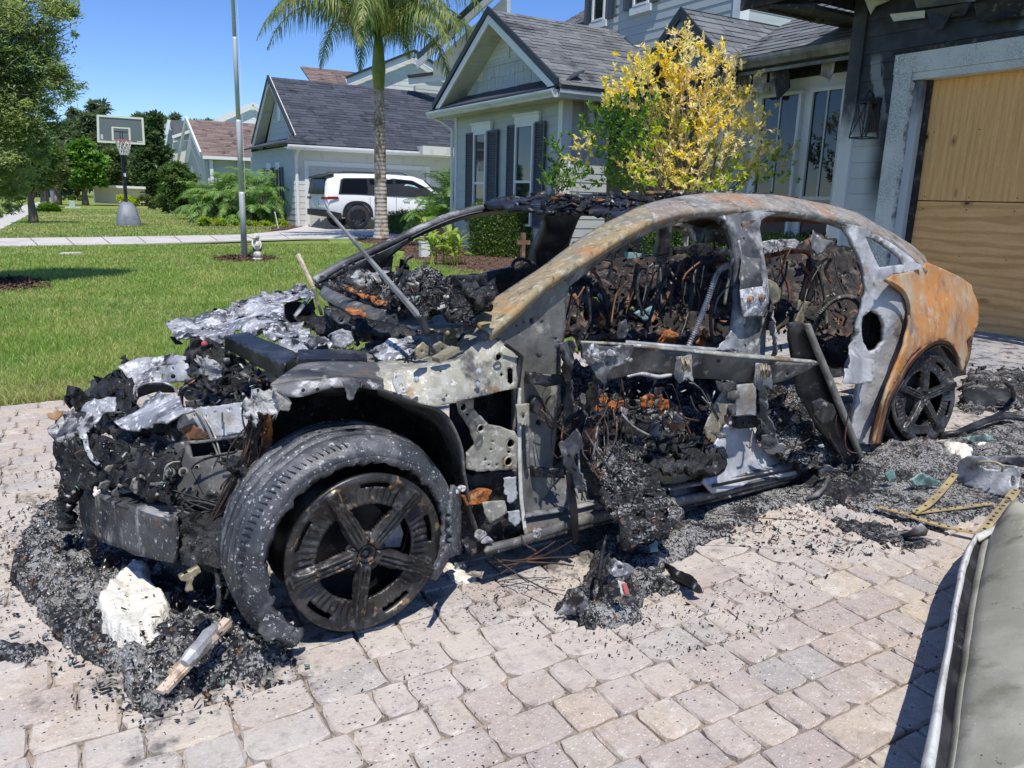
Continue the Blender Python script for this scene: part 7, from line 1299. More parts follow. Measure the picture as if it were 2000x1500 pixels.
sheet('inner_wheelhouse', [(490, 790), (560, 765), (740, 765), (850, 800), (905, 900), (915, 1090), (640, 1150), (470, 1080)], [(700, 900, .72)], 'char', 18, .03, 5, .01)
sheet('arch_backing', [(880, 790), (1015, 755), (1015, 990), (960, 1060), (905, 1060), (885, 930)], [(950, 900, .26)], 'char', 10, .008, 6, .01)  # dark sheet added so bright ground does not show between the brackets
sheet('bracket_backing', [(745, 715), (900, 700), (1000, 690), (1012, 760), (940, 775), (850, 790), (770, 762)], [(745, 730, .3), (1000, 720, .16)], 'char', 10, .004, 6, .01)  # added dark sheet, keeps the bracket holes from showing the lit lawn
sheet('floor_pan', [(930, 1000), (1100, 960), (1400, 900), (1700, 840), (1690, 700), (1400, 760), (1100, 800), (940, 850)], [(950, 1000, .3), (1690, 840, .3), (1400, 740, 1.4), (1000, 830, 1.3)], 'char', 18, .03, 5, .02)
sheet('burned_liner', [(890, 925), (935, 925), (1010, 920), (1015, 985), (1026, 1040), (960, 1070), (925, 1095), (898, 1060), (905, 990)], [(900, 940, .1), (1020, 1030, .05), (930, 1080, .1)], 'char', 7, .02, 12, .01, rough_amp=.007)
sheet('bare_patch', [(985, 935), (1008, 932), (1010, 975), (996, 985), (986, 960)], [(995, 950, .03)], 'cpanel', 5, .004, 10, .004, rag=1)
sheet('bare_patch', [(992, 1000), (1014, 996), (1018, 1015), (1006, 1028), (994, 1018)], [(1000, 1010, .02)], 'cpanel', 5, .004, 10, .004, rag=1)
sheet('tin_tab', [(945, 985), (986, 980), (990, 1000), (972, 1012), (960, 1020), (948, 1004)], [(965, 1000, .02)], 'plate', 5, .01, 14, .004)
sheet('rusty_scrap', [(906, 968), (940, 955), (962, 960), (955, 985), (915, 990)], [(930, 970, .05)], 'foam_rust', 5, .01, 14, .01)
for q in (((893, 962), 8), ((940, 1045), 10), ((955, 1055), 9), ((1052, 1042), 12), ((905, 955), 6)): sheet('melted_alloy', circ(q[0][0], q[0][1], q[1], q[1]*.7, 9), [(q[0][0], q[0][1], .0)], 'ash', 4, .012, 16, .012, rough_amp=.006, rag=1)
# --- sill
sheet('sill', [(1022, 945), (1085, 932), (1196, 915), (1208, 955), (1300, 945), (1392, 915), (1560, 880), (1562, 916), (1400, 955), (1208, 990), (1116, 1013), (1024, 1045)], [(1022, 945, .12), (1560, 885, .12), (1024, 1040, .03), (1208, 985, .02), (1560, 912, .02)], 'plate_dark', 9, .005, 6, .01)
strip('sill_flange', [(946, 1062, .02), (1024, 1044, .01), (1116, 1012, .01), (1208, 989, .01), (1400, 955, .01), (1564, 916, .01)], [(948, 1080, .0), (1030, 1062, .0), (1116, 1034, 0), (1208, 1012, 0), (1400, 974, 0), (1564, 932, 0)], 'plate_dark', 60, 4, .008, .02, .002)
strip('sill_underside', [(948, 1080, .0), (1116, 1034, 0), (1208, 1012, 0), (1400, 974, 0), (1564, 932, 0)], [(960, 1070, .3), (1120, 1024, .3), (1210, 1002, .3), (1400, 964, .3), (1564, 922, .3)], 'char', 40, 3, 0, .01)
strip('sill_edge', [(1024, 1000, .06), (1116, 985, .05), (1205, 965, .04), (1400, 930, .04), (1560, 892, .05)], [(1024, 1010, .03), (1116, 995, .02), (1205, 974, .01), (1400, 940, .01), (1560, 901, .02)], 'ash_metal', 50, 2, .004, .006, .002)
sheet('pillar_foot', [(1441, 751), (1477, 747), (1478, 813), (1470, 838), (1481, 872), (1546, 878), (1549, 912), (1559, 926), (1470, 946), (1394, 962), (1372, 940), (1398, 866), (1419, 829), (1435, 804)], [(1460, 750, .08), (1450, 830, .08), (1400, 900, .05), (1390, 955, -.02), (1550, 920, -.02), (1540, 885, .08)], 'cpanel', 8, .006, 6, .01, rag=.4, holes=[circ(1502, 912, 3.2, 4)])
strip('foot_groove', [(1392, 948, -.025), (1470, 931, -.025), (1556, 914, -.025)], [(1392, 953, -.012), (1470, 936, -.012), (1556, 919, -.012)], 'char_smooth', 20, 2, 0, .004)
sheet('door_hinge', [(1441, 816), (1478, 812), (1482, 834), (1443, 838)], [(1460, 825, .03)], 'char_smooth', 6, .002, 9, .03); bolt(1452, 826, .015, 3, 'char_smooth'); bolt(1464, 825, .015, 3, 'char_smooth')
sheet('inner_pillar_skin', [(1376, 838), (1396, 790), (1412, 765), (1440, 752), (1434, 800), (1415, 830), (1400, 862), (1385, 870)], [(1400, 800, .14)], 'plate', 7, .004, 8, .006)
# --- what is left of the front door: belt beam, melted bracket, slanted frame edge
DB = sheet('door_beam', [(1136, 671), (1200, 676), (1300, 686), (1450, 700), (1598, 712), (1577, 724), (1515, 748), (1435, 745), (1360, 739), (1317, 731), (1255, 727), (1190, 741), (1170, 720), (1140, 708)], [(1136, 690, -.0), (1598, 715, -.1), (1400, 705, -.06), (1400, 742, -.03)], 'plate_dark', 8, .004, 7, .02, holes=[circ(1405, 706, 3.5, 4), circ(1538, 729, 3), circ(1330, 716, 2.5)], rag=.3)
strip('belt_lip', [(1134, 665, .0), (1200, 668, -.02), (1300, 677, -.04), (1450, 690, -.06), (1600, 704, -.09)], [(1136, 671, -.01), (1200, 675, -.03), (1300, 684, -.05), (1450, 698, -.08), (1600, 711, -.1)], 'plate', 50, 3, .006, .02, .001)
strip('glass_run', [(1222, 664, .05), (1300, 671, .02), (1400, 679, .0)], [(1222, 668, .03), (1300, 675, .0), (1400, 684, -.02)], 'cpanel', 24, 2, .003, .01)
sheet('melted_bracket', [(1135, 672), (1239, 673), (1234, 696), (1221, 712), (1200, 716), (1190, 722), (1184, 752), (1178, 748), (1167, 738), (1157, 715), (1141, 709), (1136, 690)], [(1135, 672, -.03), (1239, 690, -.05), (1180, 745, -.05)], 'ash_metal', 6, .007, 12, .006, rag=1)
for q in (((1165, 692), 9), ((1178, 690), 7), ((1195, 690), 9), ((1207, 694), 6), ((1140, 705), 6), ((1228, 705), 7)): sheet('melted_alloy', circ(*q[0], q[1], q[1]*.6, 9), [(*q[0], -.06)], 'alu', 3.5, .006, 18, .006, rough_amp=.006, rag=.8)
sheet('door_frame_end', [(1541, 631), (1578, 633), (1600, 690), (1640, 790), (1682, 896), (1650, 898), (1600, 840), (1560, 770), (1548, 700), (1540, 665)], [(1541, 640, -.06), (1578, 633, -.08), (1682, 896, -.1), (1560, 770, -.05)], 'char_smooth', 9, .006, 7, .012, rag=.4)
strip('door_frame_edge', [(1576, 632, -.1), (1598, 690, -.11), (1636, 785, -.12), (1682, 897, -.12)], [(1584, 634, -.08), (1606, 688, -.09), (1644, 780, -.1), (1688, 893, -.1)], 'pillar_metal', 40, 2, .006, .015)
sheet('inner_frame', [(1541, 640), (1575, 660), (1596, 715), (1580, 740), (1556, 700)], [(1560, 690, -.03)], 'plate_dark', 8, .01, 9, .005)
for x_, y_ in ((1338, 712), (1492, 726)):
 sheet('latch_plate', [(x_-14, y_-16), (x_+14, y_-18), (x_+18, y_+34), (x_+6, y_+26), (x_-8, y_+36), (x_-18, y_+24)], [(x_, y_, -.08)], 'ash_metal', 6, .006, 12, .006, rag=1)
 for k in range(5): ptube('latch_rod', [(x_-8+k*4, y_-14+random.uniform(-3, 3), -.1), (x_-3+k*3+random.uniform(-4, 4), y_, -.12), (x_-6+k*4, y_+12+random.uniform(-4, 4), -.1)], 2.0, 'brass', 8, sides=5)
 bolt(x_, y_-2, -.1, 5, 'brass')
sheet('torn_flange', [(1398, 745), (1440, 747), (1436, 756), (1424, 768), (1410, 766), (1402, 758)], [(1420, 755, -.06)], 'ash_metal', 5, .006, 12, .004, rag=1.2)
sheet('torn_flap', [(1402, 684), (1428, 647), (1446, 667), (1453, 688)], [(1428, 670, .02)], 'cpanel', 5, .012, 14, .004, rag=1.2)
sheet('regulator_plate', [(1588, 786), (1605, 778), (1628, 790), (1634, 808), (1624, 824), (1606, 828), (1592, 810)], [(1610, 800, -.13)], 'char_smooth', 6, .003, 9, .01, holes=[circ(1598, 800, 2)]); bolt(1609, 791, -.14, 4.5, 'ash_metal')
for pts, m_, v_ in (([(1090, 668), (1116, 664), (1124, 690), (1116, 730), (1110, 752), (1106, 735), (1098, 700)], 'ash_metal', .0), ([(1105, 752), (1118, 748), (1122, 780), (1118, 810), (1102, 815), (1100, 790)], 'plate_dark', .0), ([(1098, 870), (1122, 845), (1130, 860), (1126, 900), (1145, 935), (1140, 960), (1115, 945), (1100, 915)], 'ash_metal', -.03), ([(1148, 745), (1170, 742), (1166, 775), (1150, 808), (1145, 790)], 'char_smooth', -.02), ([(1478, 750), (1494, 756), (1500, 790), (1508, 820), (1512, 850), (1500, 872), (1488, 868), (1484, 800)], 'ash_metal', -.0), ([(1488, 850), (1510, 845), (1530, 868), (1540, 880), (1510, 890), (1494, 878)], 'ash_metal', -.04), ([(1503, 600), (1512, 590), (1518, 640), (1514, 690), (1506, 700), (1504, 650)], 'cpanel', .06), ([(1585, 905), (1620, 912), (1655, 918), (1668, 908), (1660, 924), (1600, 924)], 'ash_metal', -.12)):
 sheet('torn_skin', pts, [(pts[0][0], pts[0][1], v_), (pts[3][0], pts[3][1], v_-.03), (pts[-1][0], pts[-1][1], v_+.02)], m_, 5, .018, 12, .004, rag=1.6, rough_amp=.004)
def mound(name, poly, ctrl, m='char', step=6, ridge=.05, rough_=.0085, fs=9, seed=1, root=None, amp=.02, **k): return sheet(name, poly, ctrl, m, step, amp, fs, .03, rag=2.2, seed=seed, root=root, ridge=ridge, rough_amp=rough_, **k)
mound('charred_mound', [(1172, 868), (1196, 852), (1222, 858), (1245, 880), (1262, 912), (1286, 948), (1312, 985), (1330, 1012), (1290, 1040), (1250, 1055), (1208, 1045), (1190, 995), (1172, 945), (1162, 900)], [(1180, 870, .1), (1240, 880, .1), (1300, 985, -.16), (1200, 1000, -.12), (1250, 1050, -.28)], 'rubble_dark', seed=2, ridge=.035)
mound('charred_mound', [(1248, 850), (1300, 838), (1370, 856), (1408, 880), (1420, 905), (1396, 928), (1350, 915), (1290, 905), (1256, 885)], [(1250, 860, .16), (1400, 900, -.02), (1330, 850, .2), (1300, 900, .02)], 'char', seed=7, ridge=.04)
mound('charred_mound', [(1100, 820), (1150, 815), (1175, 850), (1172, 900), (1150, 915), (1120, 900), (1102, 870)], [(1130, 850, .1)], 'char', seed=9, ridge=.035)
sheet('yellowed_patch', [(1268, 918), (1330, 908), (1372, 915), (1360, 935), (1300, 948), (1282, 940)], [(1268, 918, .06), (1370, 920, .05)], 'rail_front', 7, .004, 8, .004, rag=1)
mound('charred_mound', [(1110, 720), (1180, 720), (1300, 735), (1420, 745), (1480, 760), (1440, 800), (1410, 880), (1340, 900), (1250, 880), (1150, 860), (1105, 830), (1095, 770)], [(1110, 740, .5), (1300, 735, .8), (1400, 880, .2), (1150, 850, .2)], 'rubble_dark', seed=3, ridge=.07)
mound('charred_mound', [(1480, 760), (1560, 750), (1600, 790), (1650, 860), (1680, 900), (1640, 925), (1570, 915), (1520, 890), (1490, 850)], [(1490, 780, .1), (1660, 900, -.06), (1560, 760, .1)], 'rubble_dark', seed=4, ridge=.05)
sheet('seat_base', [(1208, 818), (1250, 806), (1317, 800), (1323, 838), (1300, 870), (1230, 868), (1212, 850)], [(1210, 820, .3), (1320, 840, .3), (1300, 800, .45)], 'char_smooth', 8, .02, 7, .01)
for pts in ([(1249, 779), (1262, 772), (1290, 770), (1311, 782), (1311, 796), (1280, 797), (1255, 794)], [(1146, 776), (1165, 772), (1200, 784), (1224, 782), (1224, 796), (1180, 798), (1150, 792)], [(1158, 800), (1180, 798), (1185, 815), (1165, 818)]): sheet('burned_foam', pts, [(pts[0][0], pts[0][1], .28)], 'foam_rust', 5, .02, 14, .01, rag=1.2, rough_amp=.01)
mound('seat_remains', [(1110, 540), (1160, 515), (1230, 500), (1290, 505), (1330, 520), (1300, 580), (1270, 640), (1230, 668), (1150, 668), (1105, 640), (1100, 590)], [(1110, 560, 1.0), (1300, 520, 1.4), (1250, 660, .6), (1120, 660, .5)], 'interior_char', seed=5, ridge=.05, holes=[[(1150, 576), (1172, 564), (1180, 572), (1176, 592), (1156, 594)], [(1222, 604), (1236, 572), (1248, 556), (1252, 576), (1232, 610)], [(1194, 574), (1206, 562), (1212, 588), (1200, 592)], [(1138, 520), (1150, 516), (1152, 528), (1140, 530)]])
mound('seat_remains', [(1320, 500), (1440, 505), (1440, 690), (1240, 675), (1290, 600)], [(1330, 510, 1.2), (1430, 520, 1.1), (1430, 680, .6), (1260, 670, .6)], 'interior_char', seed=6, ridge=.045)
sheet('parcel_ledge', [(1318, 482), (1380, 478), (1440, 486), (1440, 498), (1320, 500)], [(1380, 490, 1.4)], 'char', 7, .02, 12, .02, rough_amp=.01)
sheet('parcel_ledge', [(1490, 470), (1530, 467), (1580, 474), (1580, 492), (1490, 494)], [(1530, 480, 1.3)], 'ash', 6, .012, 12, .02, rough_amp=.01)
mound('seat_remains', [(1500, 500), (1560, 480), (1590, 455), (1612, 468), (1640, 480), (1690, 500), (1694, 560), (1670, 640), (1655, 720), (1600, 690), (1560, 640), (1500, 640)], [(1510, 510, 1.2), (1690, 520, .9), (1600, 460, 1.1), (1650, 700, .5), (1520, 640, .8)], 'interior_char', seed=8, ridge=.035)
sheet('shelf_flap', [(1578, 470), (1590, 452), (1618, 470), (1628, 476), (1596, 496)], [(1600, 470, .95)], 'ash_metal', 5, .02, 12, .006, rag=1.5)
ptube('seat_pipe', [(1492, 502, .9), (1533, 493, .85), (1567, 491, .8), (1580, 497, .78), (1586, 510, .78)], 4.5, 'foam_rust', 30)
ptube('seat_pipe', [(1400, 522, .85), (1420, 514, .85), (1436, 510, .85)], 3, 'foam_rust', 12)
sheet('seat_side_bar', [(1583, 505), (1606, 508), (1596, 560), (1584, 590), (1564, 588), (1574, 550)], [(1590, 540, .7)], 'char_smooth', 7, .004, 7, .02); sheet('seat_side_bar', [(1564, 585), (1586, 590), (1574, 610), (1570, 632), (1553, 632), (1560, 605)], [(1570, 610, .7)], 'rail_front', 6, .006, 9, .02)
sheet('seat_wing', [(1502, 545), (1515, 552), (1526, 570), (1522, 590), (1508, 596), (1502, 580)], [(1512, 570, .3)], 'brass', 5, .008, 12, .006)
mb = MB(); CDP = [(1343, 680, .35), (1356, 650, .34), (1367, 624, .33), (1384, 581, .3), (1399, 539, .28), (1409, 526, .27), (1422, 520, .26), (1434, 528, .25), (1438, 545, .25)]
ptube('corrugated_conduit', CDP, 5.2, 'conduit', rib=52, sides=9); ptube('corrugated_conduit', [(1587, 655, .6), (1597, 622, .6), (1612, 600, .58), (1632, 585, .56), (1655, 580, .54), (1675, 592, .5), (1690, 615, .45)], 4.5, 'plate_dark', rib=40, sides=8)
ptube('corrugated_conduit', [(1225, 735, .3), (1250, 730, .3), (1285, 736, .3), (1310, 732, .3)], 4., 'conduit', rib=26, sides=8)
ptube('seat_hoop', [(1396, 484, 1.1), (1394, 462, 1.1), (1402, 458, 1.1), (1418, 462, 1.1), (1424, 486, 1.1)], 2.2, 'char_smooth')
ptube('steering_wheel', [(1162, 553, .75), (1178, 570, .72), (1187, 600, .7), (1188, 630, .7), (1180, 650, .7)], 5.5, 'char_smooth', sides=9)
for pts, v_ in (([(1165, 640), (1176, 612), (1183, 625), (1178, 645), (1168, 652)], .65), ([(1285, 670), (1300, 640), (1318, 655), (1316, 676)], .4), ([(1362, 676), (1378, 640), (1386, 650), (1382, 680)], .35)): sheet('burned_foam', pts, [(pts[0][0], pts[0][1], v_)], 'foam_rust', 5, .02, 14, .01, rough_amp=.008)
for pts in ([(1240, 612), (1250, 606), (1268, 622), (1260, 628)], [(1262, 606), (1276, 598), (1280, 612), (1268, 618)], [(1222, 492), (1254, 496), (1254, 504), (1224, 506)], [(1166, 658), (1202, 662), (1200, 668), (1164, 664)]): sheet('melted_trim', pts, [(pts[0][0], pts[0][1], .6)], 'cyan_scrap', 5, .004, 10, .012)
sheet('seat_belt_stub', [(1214, 628), (1224, 622), (1228, 645), (1222, 662), (1208, 664), (1206, 655)], [(1216, 640, .2)], 'ash_metal', 4, .008, 14, .008)
for (a, b, r_, m_) in (((1283, 500), (1300, 560), 5, 'plate_dark'), ((1304, 520), (1262, 612), 9, 'rust_dark'), ((1245, 515), (1222, 600), 8, 'rust_dark'), ((1200, 590), (1190, 660), 7, 'plate_dark'), ((1310, 560), (1270, 630), 8, 'rust_dark'), ((1195, 500), (1185, 545), 4, 'plate_dark'), ((1150, 520), (1175, 560), 6, 'rust_dark'), ((1115, 610), (1150, 640), 8, 'char'), ((1280, 500), (1320, 545), 3.5, 'plate_dark'), ((1120, 575), (1135, 620), 8, 'rust_dark')): ptube('seat_strut', [(a[0], a[1], .8), ((a[0]+b[0])/2+4, (a[1]+b[1])/2, .78), (b[0], b[1], .7)], r_*.6, m_, 10, sides=6)
shards('cabin_debris', [(1105, 560), (1200, 500), (1430, 500), (1440, 690), (1110, 665)], [(1110, 560, .9), (1430, 520, 1.0), (1430, 680, .5), (1120, 660, .45)], 260, .022, 'inner', .09, CAR)
shards('cabin_debris', [(1500, 500), (1690, 500), (1660, 740), (1600, 740), (1510, 690)], [(1510, 510, .9), (1690, 520, .8), (1650, 720, .35), (1510, 690, .4)], 130, .022, 'inner', .06, CAR)
shards('cabin_debris', [(1100, 730), (1480, 750), (1430, 880), (1200, 880), (1100, 850)], [(1100, 740, .3), (1480, 760, .3), (1400, 880, .1), (1120, 850, .12)], 120, .016, 'char', .015, CAR)
shards('cabin_debris', [(1480, 770), (1600, 770), (1680, 900), (1600, 920), (1500, 880)], [(1500, 780, .05), (1660, 900, -.1), (1500, 880, .0)], 80, .016, 'char', .015, CAR)
shards('sill_debris', [(1165, 870), (1245, 880), (1330, 1010), (1240, 1060), (1190, 1000)], [(1130, 870, .08), (1400, 900, -.04), (1200, 1000, -.14), (1300, 1020, -.26)], 260, .009, 'ashy', .01, CAR)
wires('wiring', [((1055, 790, .05), (1100, 830, .0)), ((1100, 760, .0), (1120, 900, -.03)), ((1170, 800, .1), (1160, 900, .0)), ((1175, 790, .05), (1175, 920, -.02)), ((1110, 850, -.02), (1150, 960, -.06)), ((1200, 740, .1), (1210, 860, .1)), ((1500, 880, -.02), (1600, 890, -.12)), ((1230, 420, 1.1), (1205, 500, 1.2)), ((1090, 410, 1.3), (1020, 520, 1.4)), ((1620, 800, -.1), (1650, 880, -.14))], 26, r=.0028, sag=.1)
sheet('hanging_strap', [(1105, 920), (1116, 925), (1128, 1000), (1130, 1060), (1122, 1064), (1114, 1000)], [(1115, 980, -.03)], 'char_smooth', 6, .01, 9, .006); sheet('hanging_strap', [(1160, 700), (1174, 700), (1168, 790), (1150, 815), (1156, 770)], [(1160, 760, -.01)], 'char_smooth', 6, .01, 9, .006)
for k in range(46):
 x0 = random.choice([random.uniform(1115, 1300), random.uniform(1290, 1435), random.uniform(1500, 1680)]); y0 = random.uniform(500, 560)-(20 if x0 > 1500 else 0); L_ = random.uniform(40, 130); dx = random.uniform(-45, 25); v0 = random.uniform(.25, .8)
 if x0 < 1180: y0 = max(y0, 560)
 ptube('seat_wire', [(x0, y0, v0), (x0+dx*.5+random.uniform(-12, 12), y0+L_*.5, v0-.02), (x0+dx, min(y0+L_, 668), v0-.05)], random.choice([1., 1.3, 1.8, 2.6, 3.6]), random.choice(['plate_dark', 'char_smooth', 'char_smooth', 'rust_dark', 'pillar_metal', 'char', 'wire']), 8, sides=5)
for k in range(40):
 x0, y0 = random.uniform(1110, 1470), random.uniform(745, 850); v0 = random.uniform(0, .2); a = random.uniform(-60, 60)
 ptube('bent_wire', [(x0, y0, v0), (x0+a*.4, y0+random.uniform(5, 40), v0-.02), (x0+a, y0+random.uniform(10, 90), v0-.03)], random.choice([.9, 1.2, 1.6, 2.4]), random.choice(['plate_dark', 'char_smooth', 'wire', 'wire', 'ash_metal']), 8, sides=4)
for k in range(16):
 x0, y0 = random.uniform(1120, 1440), random.uniform(750, 860); w_, h_ = random.uniform(8, 26), random.uniform(8, 30); sheet('buckled_scrap', [(x0, y0), (x0+w_, y0+random.uniform(-6, 6)), (x0+w_*.8, y0+h_), (x0+w_*.3, y0+h_*1.2), (x0-w_*.2, y0+h_*.6)], [(x0, y0, random.uniform(.02, .18))], random.choice(['ash_metal', 'char_smooth', 'plate_dark', 'pillar_metal', 'rust_dark']), 5, .02, 14, .004, rag=1.2)
for k in range(14):
 x0, y0 = random.uniform(180, 330), random.uniform(850, 960); w_, h_ = random.uniform(8, 24), random.uniform(8, 22); sheet('buckled_scrap', [(x0, y0), (x0+w_, y0+random.uniform(-6, 6)), (x0+w_*.8, y0+h_), (x0-w_*.2, y0+h_*.6)], [(x0, y0, .62-(x0-180)/150*.28)], random.choice(['char_smooth', 'plate_dark', 'char', 'pillar_metal']), 5, .02, 14, .006, rag=1.2)
def gheap(name, poly, h, mat, step=9., edge=14., ridge=.5, seed=0, rag=2.5, root=None, lab=None, cat=None, kind=None, base=-.004, zfun=None):
 """a heap lying on the ground inside a traced outline; h = height in metres"""
 r = random.Random(seed+int(poly[0][0])); lp = resample(poly, step, rag, r); pts = list(lp); edges = [(i, (i+1) % len(lp)) for i in range(len(lp))]
 W = [onz(*p) for p in lp]; xs = [p[0] for p in poly]; ys = [p[1] for p in poly]; yy = min(ys); row = 0
 while yy < max(ys):
  xx = min(xs)+(step/2 if row % 2 else 0)
  while xx < max(xs):
   q = (xx+r.uniform(-.25, .25)*step, yy+r.uniform(-.25, .25)*step)
   if inpoly(q, lp): pts.append(q)
   xx += step
  yy += step*.8; row += 1
 vo, eo, fo, ov, oe, of = delaunay_2d_cdt([Vector(p) for p in pts], edges, [], 0, 1e-5); P2 = np.array([(v.x, v.y) for v in vo])
 tr = [tuple(f) for f in fo if inpoly((P2[list(f)].mean(0)), lp)]; LP = np.array(lp); P = []; top = []
 off = Vector((seed*5.1, 0, 0))
 for x, y in P2:
  p = onz(x, y); d = np.min(np.hypot(LP[:, 0]-x, (LP[:, 1]-y)*1.5)); e = min(1, d/edge)**.55; q = Vector(p)+off
  n_ = noise.fractal(q*7, 1., 2., 4)*.55+noise.noise(q*28)*.3+noise.noise(q*60)*.2; hh = h*(zfun(x, y) if zfun else 1)
  p[2] = max(.002, e*hh*(.75+ridge*n_))+base; P.append(p)
 P = np.array(P); P[:, :2] += np.array([np.array(noise.noise_vector(Vector(p)*30))[:2] for p in P])*min(.006, h*.15); B_ = P.copy(); B_[:, 2] = base-.03; n = len(P); Tn = []
 for a, b, c_ in tr:
  n_ = np.cross(P[b]-P[a], P[c_]-P[a]); Tn.append((a, b, c_) if n_[2] > 0 else (a, c_, b))
 ed = {}
 for a, b, c_ in Tn:
  for e in ((a, b), (b, c_), (c_, a)): ed[e] = 1
 mb = MB(); mb.add(np.concatenate([P, B_]), list(Tn)+[(b, a, a+n, b+n) for (a, b) in ed if (b, a) not in ed])
 o = part(name, mb, M[mat], root, True, None, kind)
 if root is None: tag(o, lab, cat)
 return o
# --- wheels
def wheel_frame(px_, yaw, til, v=0.):
 c = carv(px_[0], px_[1], v); y_, t_ = math.radians(yaw), math.radians(til)
 n_ = (-CV*math.cos(y_)-CU*math.sin(y_))*math.cos(t_)+ZZ*math.sin(t_); e = unit(np.cross(ZZ, n_)); g = np.cross(n_, e); return c, e, g, n_
def rim(name, fr, Rr, base_deg, mat):
 c, e, g, n_ = fr; NT_, r_s = 200, [.0, .06, .1, .14, .18, .22, .26, .3, .34, .38, .42, .46, .5, .54, .58, .62, .65, .68, .71, .74, .77, .8, .83, .86, .89, .92, .945, .96, .98, 1.0]
 V = []; op = {}
 def prof(r, d, th):       # d = signed distance from spoke axis over R (tangential), th relative angle to the spoke
  z = -.05*(1-r)**1.2*Rr*4*.25
  z += .0
  hw = .11-.03*r; sp = max(0, 1-abs(d)/hw)
  if r < .96: z += .085*Rr*min(1, sp*3.2)*(1 if r > .13 else .3)
  if .2 < r < .93 and abs(abs(d)-.028) < .012: z -= .035*Rr
  if .62 <= r <= .86 and sp <= 0: z += .02*Rr*math.sin(th*56)*math.sin(math.pi*(r-.6)/.28)
  if .6 < r < .9 and sp <= 0: z -= .03*Rr*math.sin(math.pi*(r-.6)/.3)
  if r > .9: z += .02*Rr*math.sin(math.pi*min(1, (r-.9)/.09))
  if r < .12: z -= .03*Rr
  return z
 for i, r in enumerate(r_s):
  for j in range(NT_):
   th = 2*math.pi*j/NT_; rel = (math.degrees(th)-base_deg) % 72; rel = rel-72 if rel > 36 else rel; rr = math.radians(rel); d = math.sin(rr)*r
   V.append(c+Rr*r*(math.cos(th)*e+math.sin(th)*g)+n_*prof(r, d, rr))
 Fc = []
 for i in range(len(r_s)-1):
  rm = (r_s[i]+r_s[i+1])/2
  for j in range(NT_):
   th = 2*math.pi*(j+.5)/NT_; rel = (math.degrees(th)-base_deg) % 72; rel = rel-72 if rel > 36 else rel; rr = math.radians(rel); d = abs(math.sin(rr)*rm); da = 36-abs(rel)
   hw = .118-.03*rm
   if .27 < rm < .62-.0*da and d > hw: continue
   if .825 < rm < .9 and da < 12: continue
   Fc.append((i*NT_+j, (i+1)*NT_+j, (i+1)*NT_+(j+1) % NT_, i*NT_+(j+1) % NT_))
 W_ = [v-n_*.012 for v in V]; n0 = len(V); ed = {}
 for f in Fc:
  for a, b in zip(f, f[1:]+f[:1]): ed[(a, b)] = 1
 mb = MB(); mb.add(V+W_, Fc+[tuple(x+n0 for x in f[::-1]) for f in Fc]+[(b, a, a+n0, b+n0) for (a, b) in ed if (b, a) not in ed])
 w_ = part(name, mb, M[mat], CAR, True)
 bs = math.radians(base_deg)
 for k in range(5):
  a = bs+math.radians(36)+k*2*math.pi/5*1.0; p = c+Rr*.175*(math.cos(a)*e+math.sin(a)*g)-n_*Rr*.02; mb = MB(); mb.lathe([(Rr*.036, -.01), (Rr*.036, .004), (Rr*.028, .006), (Rr*.026, -.002), (Rr*.018, -.002), (Rr*.018, .007), (0, .007)], p, n_, 10); part('lug_nut', mb, M['char_smooth'], w_, True)
 mb = MB(); mb.lathe([(Rr*.12, 0), (Rr*.12, .012), (Rr*.09, .013), (Rr*.075, .002), (Rr*.05, .001), (Rr*.04, .008), (0, .009)], c-n_*Rr*.04, n_, 22); part('hub_cap', mb, M[mat], w_, True)
 mb = MB(); mb.lathe([(Rr*.97, -.004), (Rr*.93, -.03), (Rr*.86, -.05), (Rr*.84, -.19), (Rr*.97, -.2)], c, n_, 48); part('barrel', mb, M['char_smooth'], w_, True)
 mb = MB(); mb.lathe([(0, -.1), (Rr*.5, -.1), (Rr*.5, -.108), (0, -.108)], c, n_, 36); part('brake_disc', mb, M['char_smooth'], w_)
 mb = MB(); mb.lathe([(0, -.13), (Rr*.84, -.13)], c, n_, 36); part('back_plate', mb, M['char_smooth'], w_)
 return w_
FW = wheel_frame((716, 1081), 4, 0); fw = rim('front_wheel', FW, .217, 45, 'rim_burnt')
RW = wheel_frame((1805, 777), 14, 9, .02); rw = rim('rear_wheel', RW, .225, 87, 'rim_burnt')
c, e, g, n_ = FW; mb = MB(); mb.lathe([(.07, 0), (.135, 0), (.135, .006), (.07, .006)], c-n_*.075, n_, 20, a0=-1., a1=1.); 
P = [c-n_*.07+r_*(math.cos(a)*e+math.sin(a)*g) for r_, a in ((.065, -.35), (.132, -.3), (.136, 0.), (.13, .35), (.12, .5), (.075, .35))]; mb = MB(); mb.poly(P, n_*.006); part('brake_disc_segment', mb, M['cpanel'], fw)
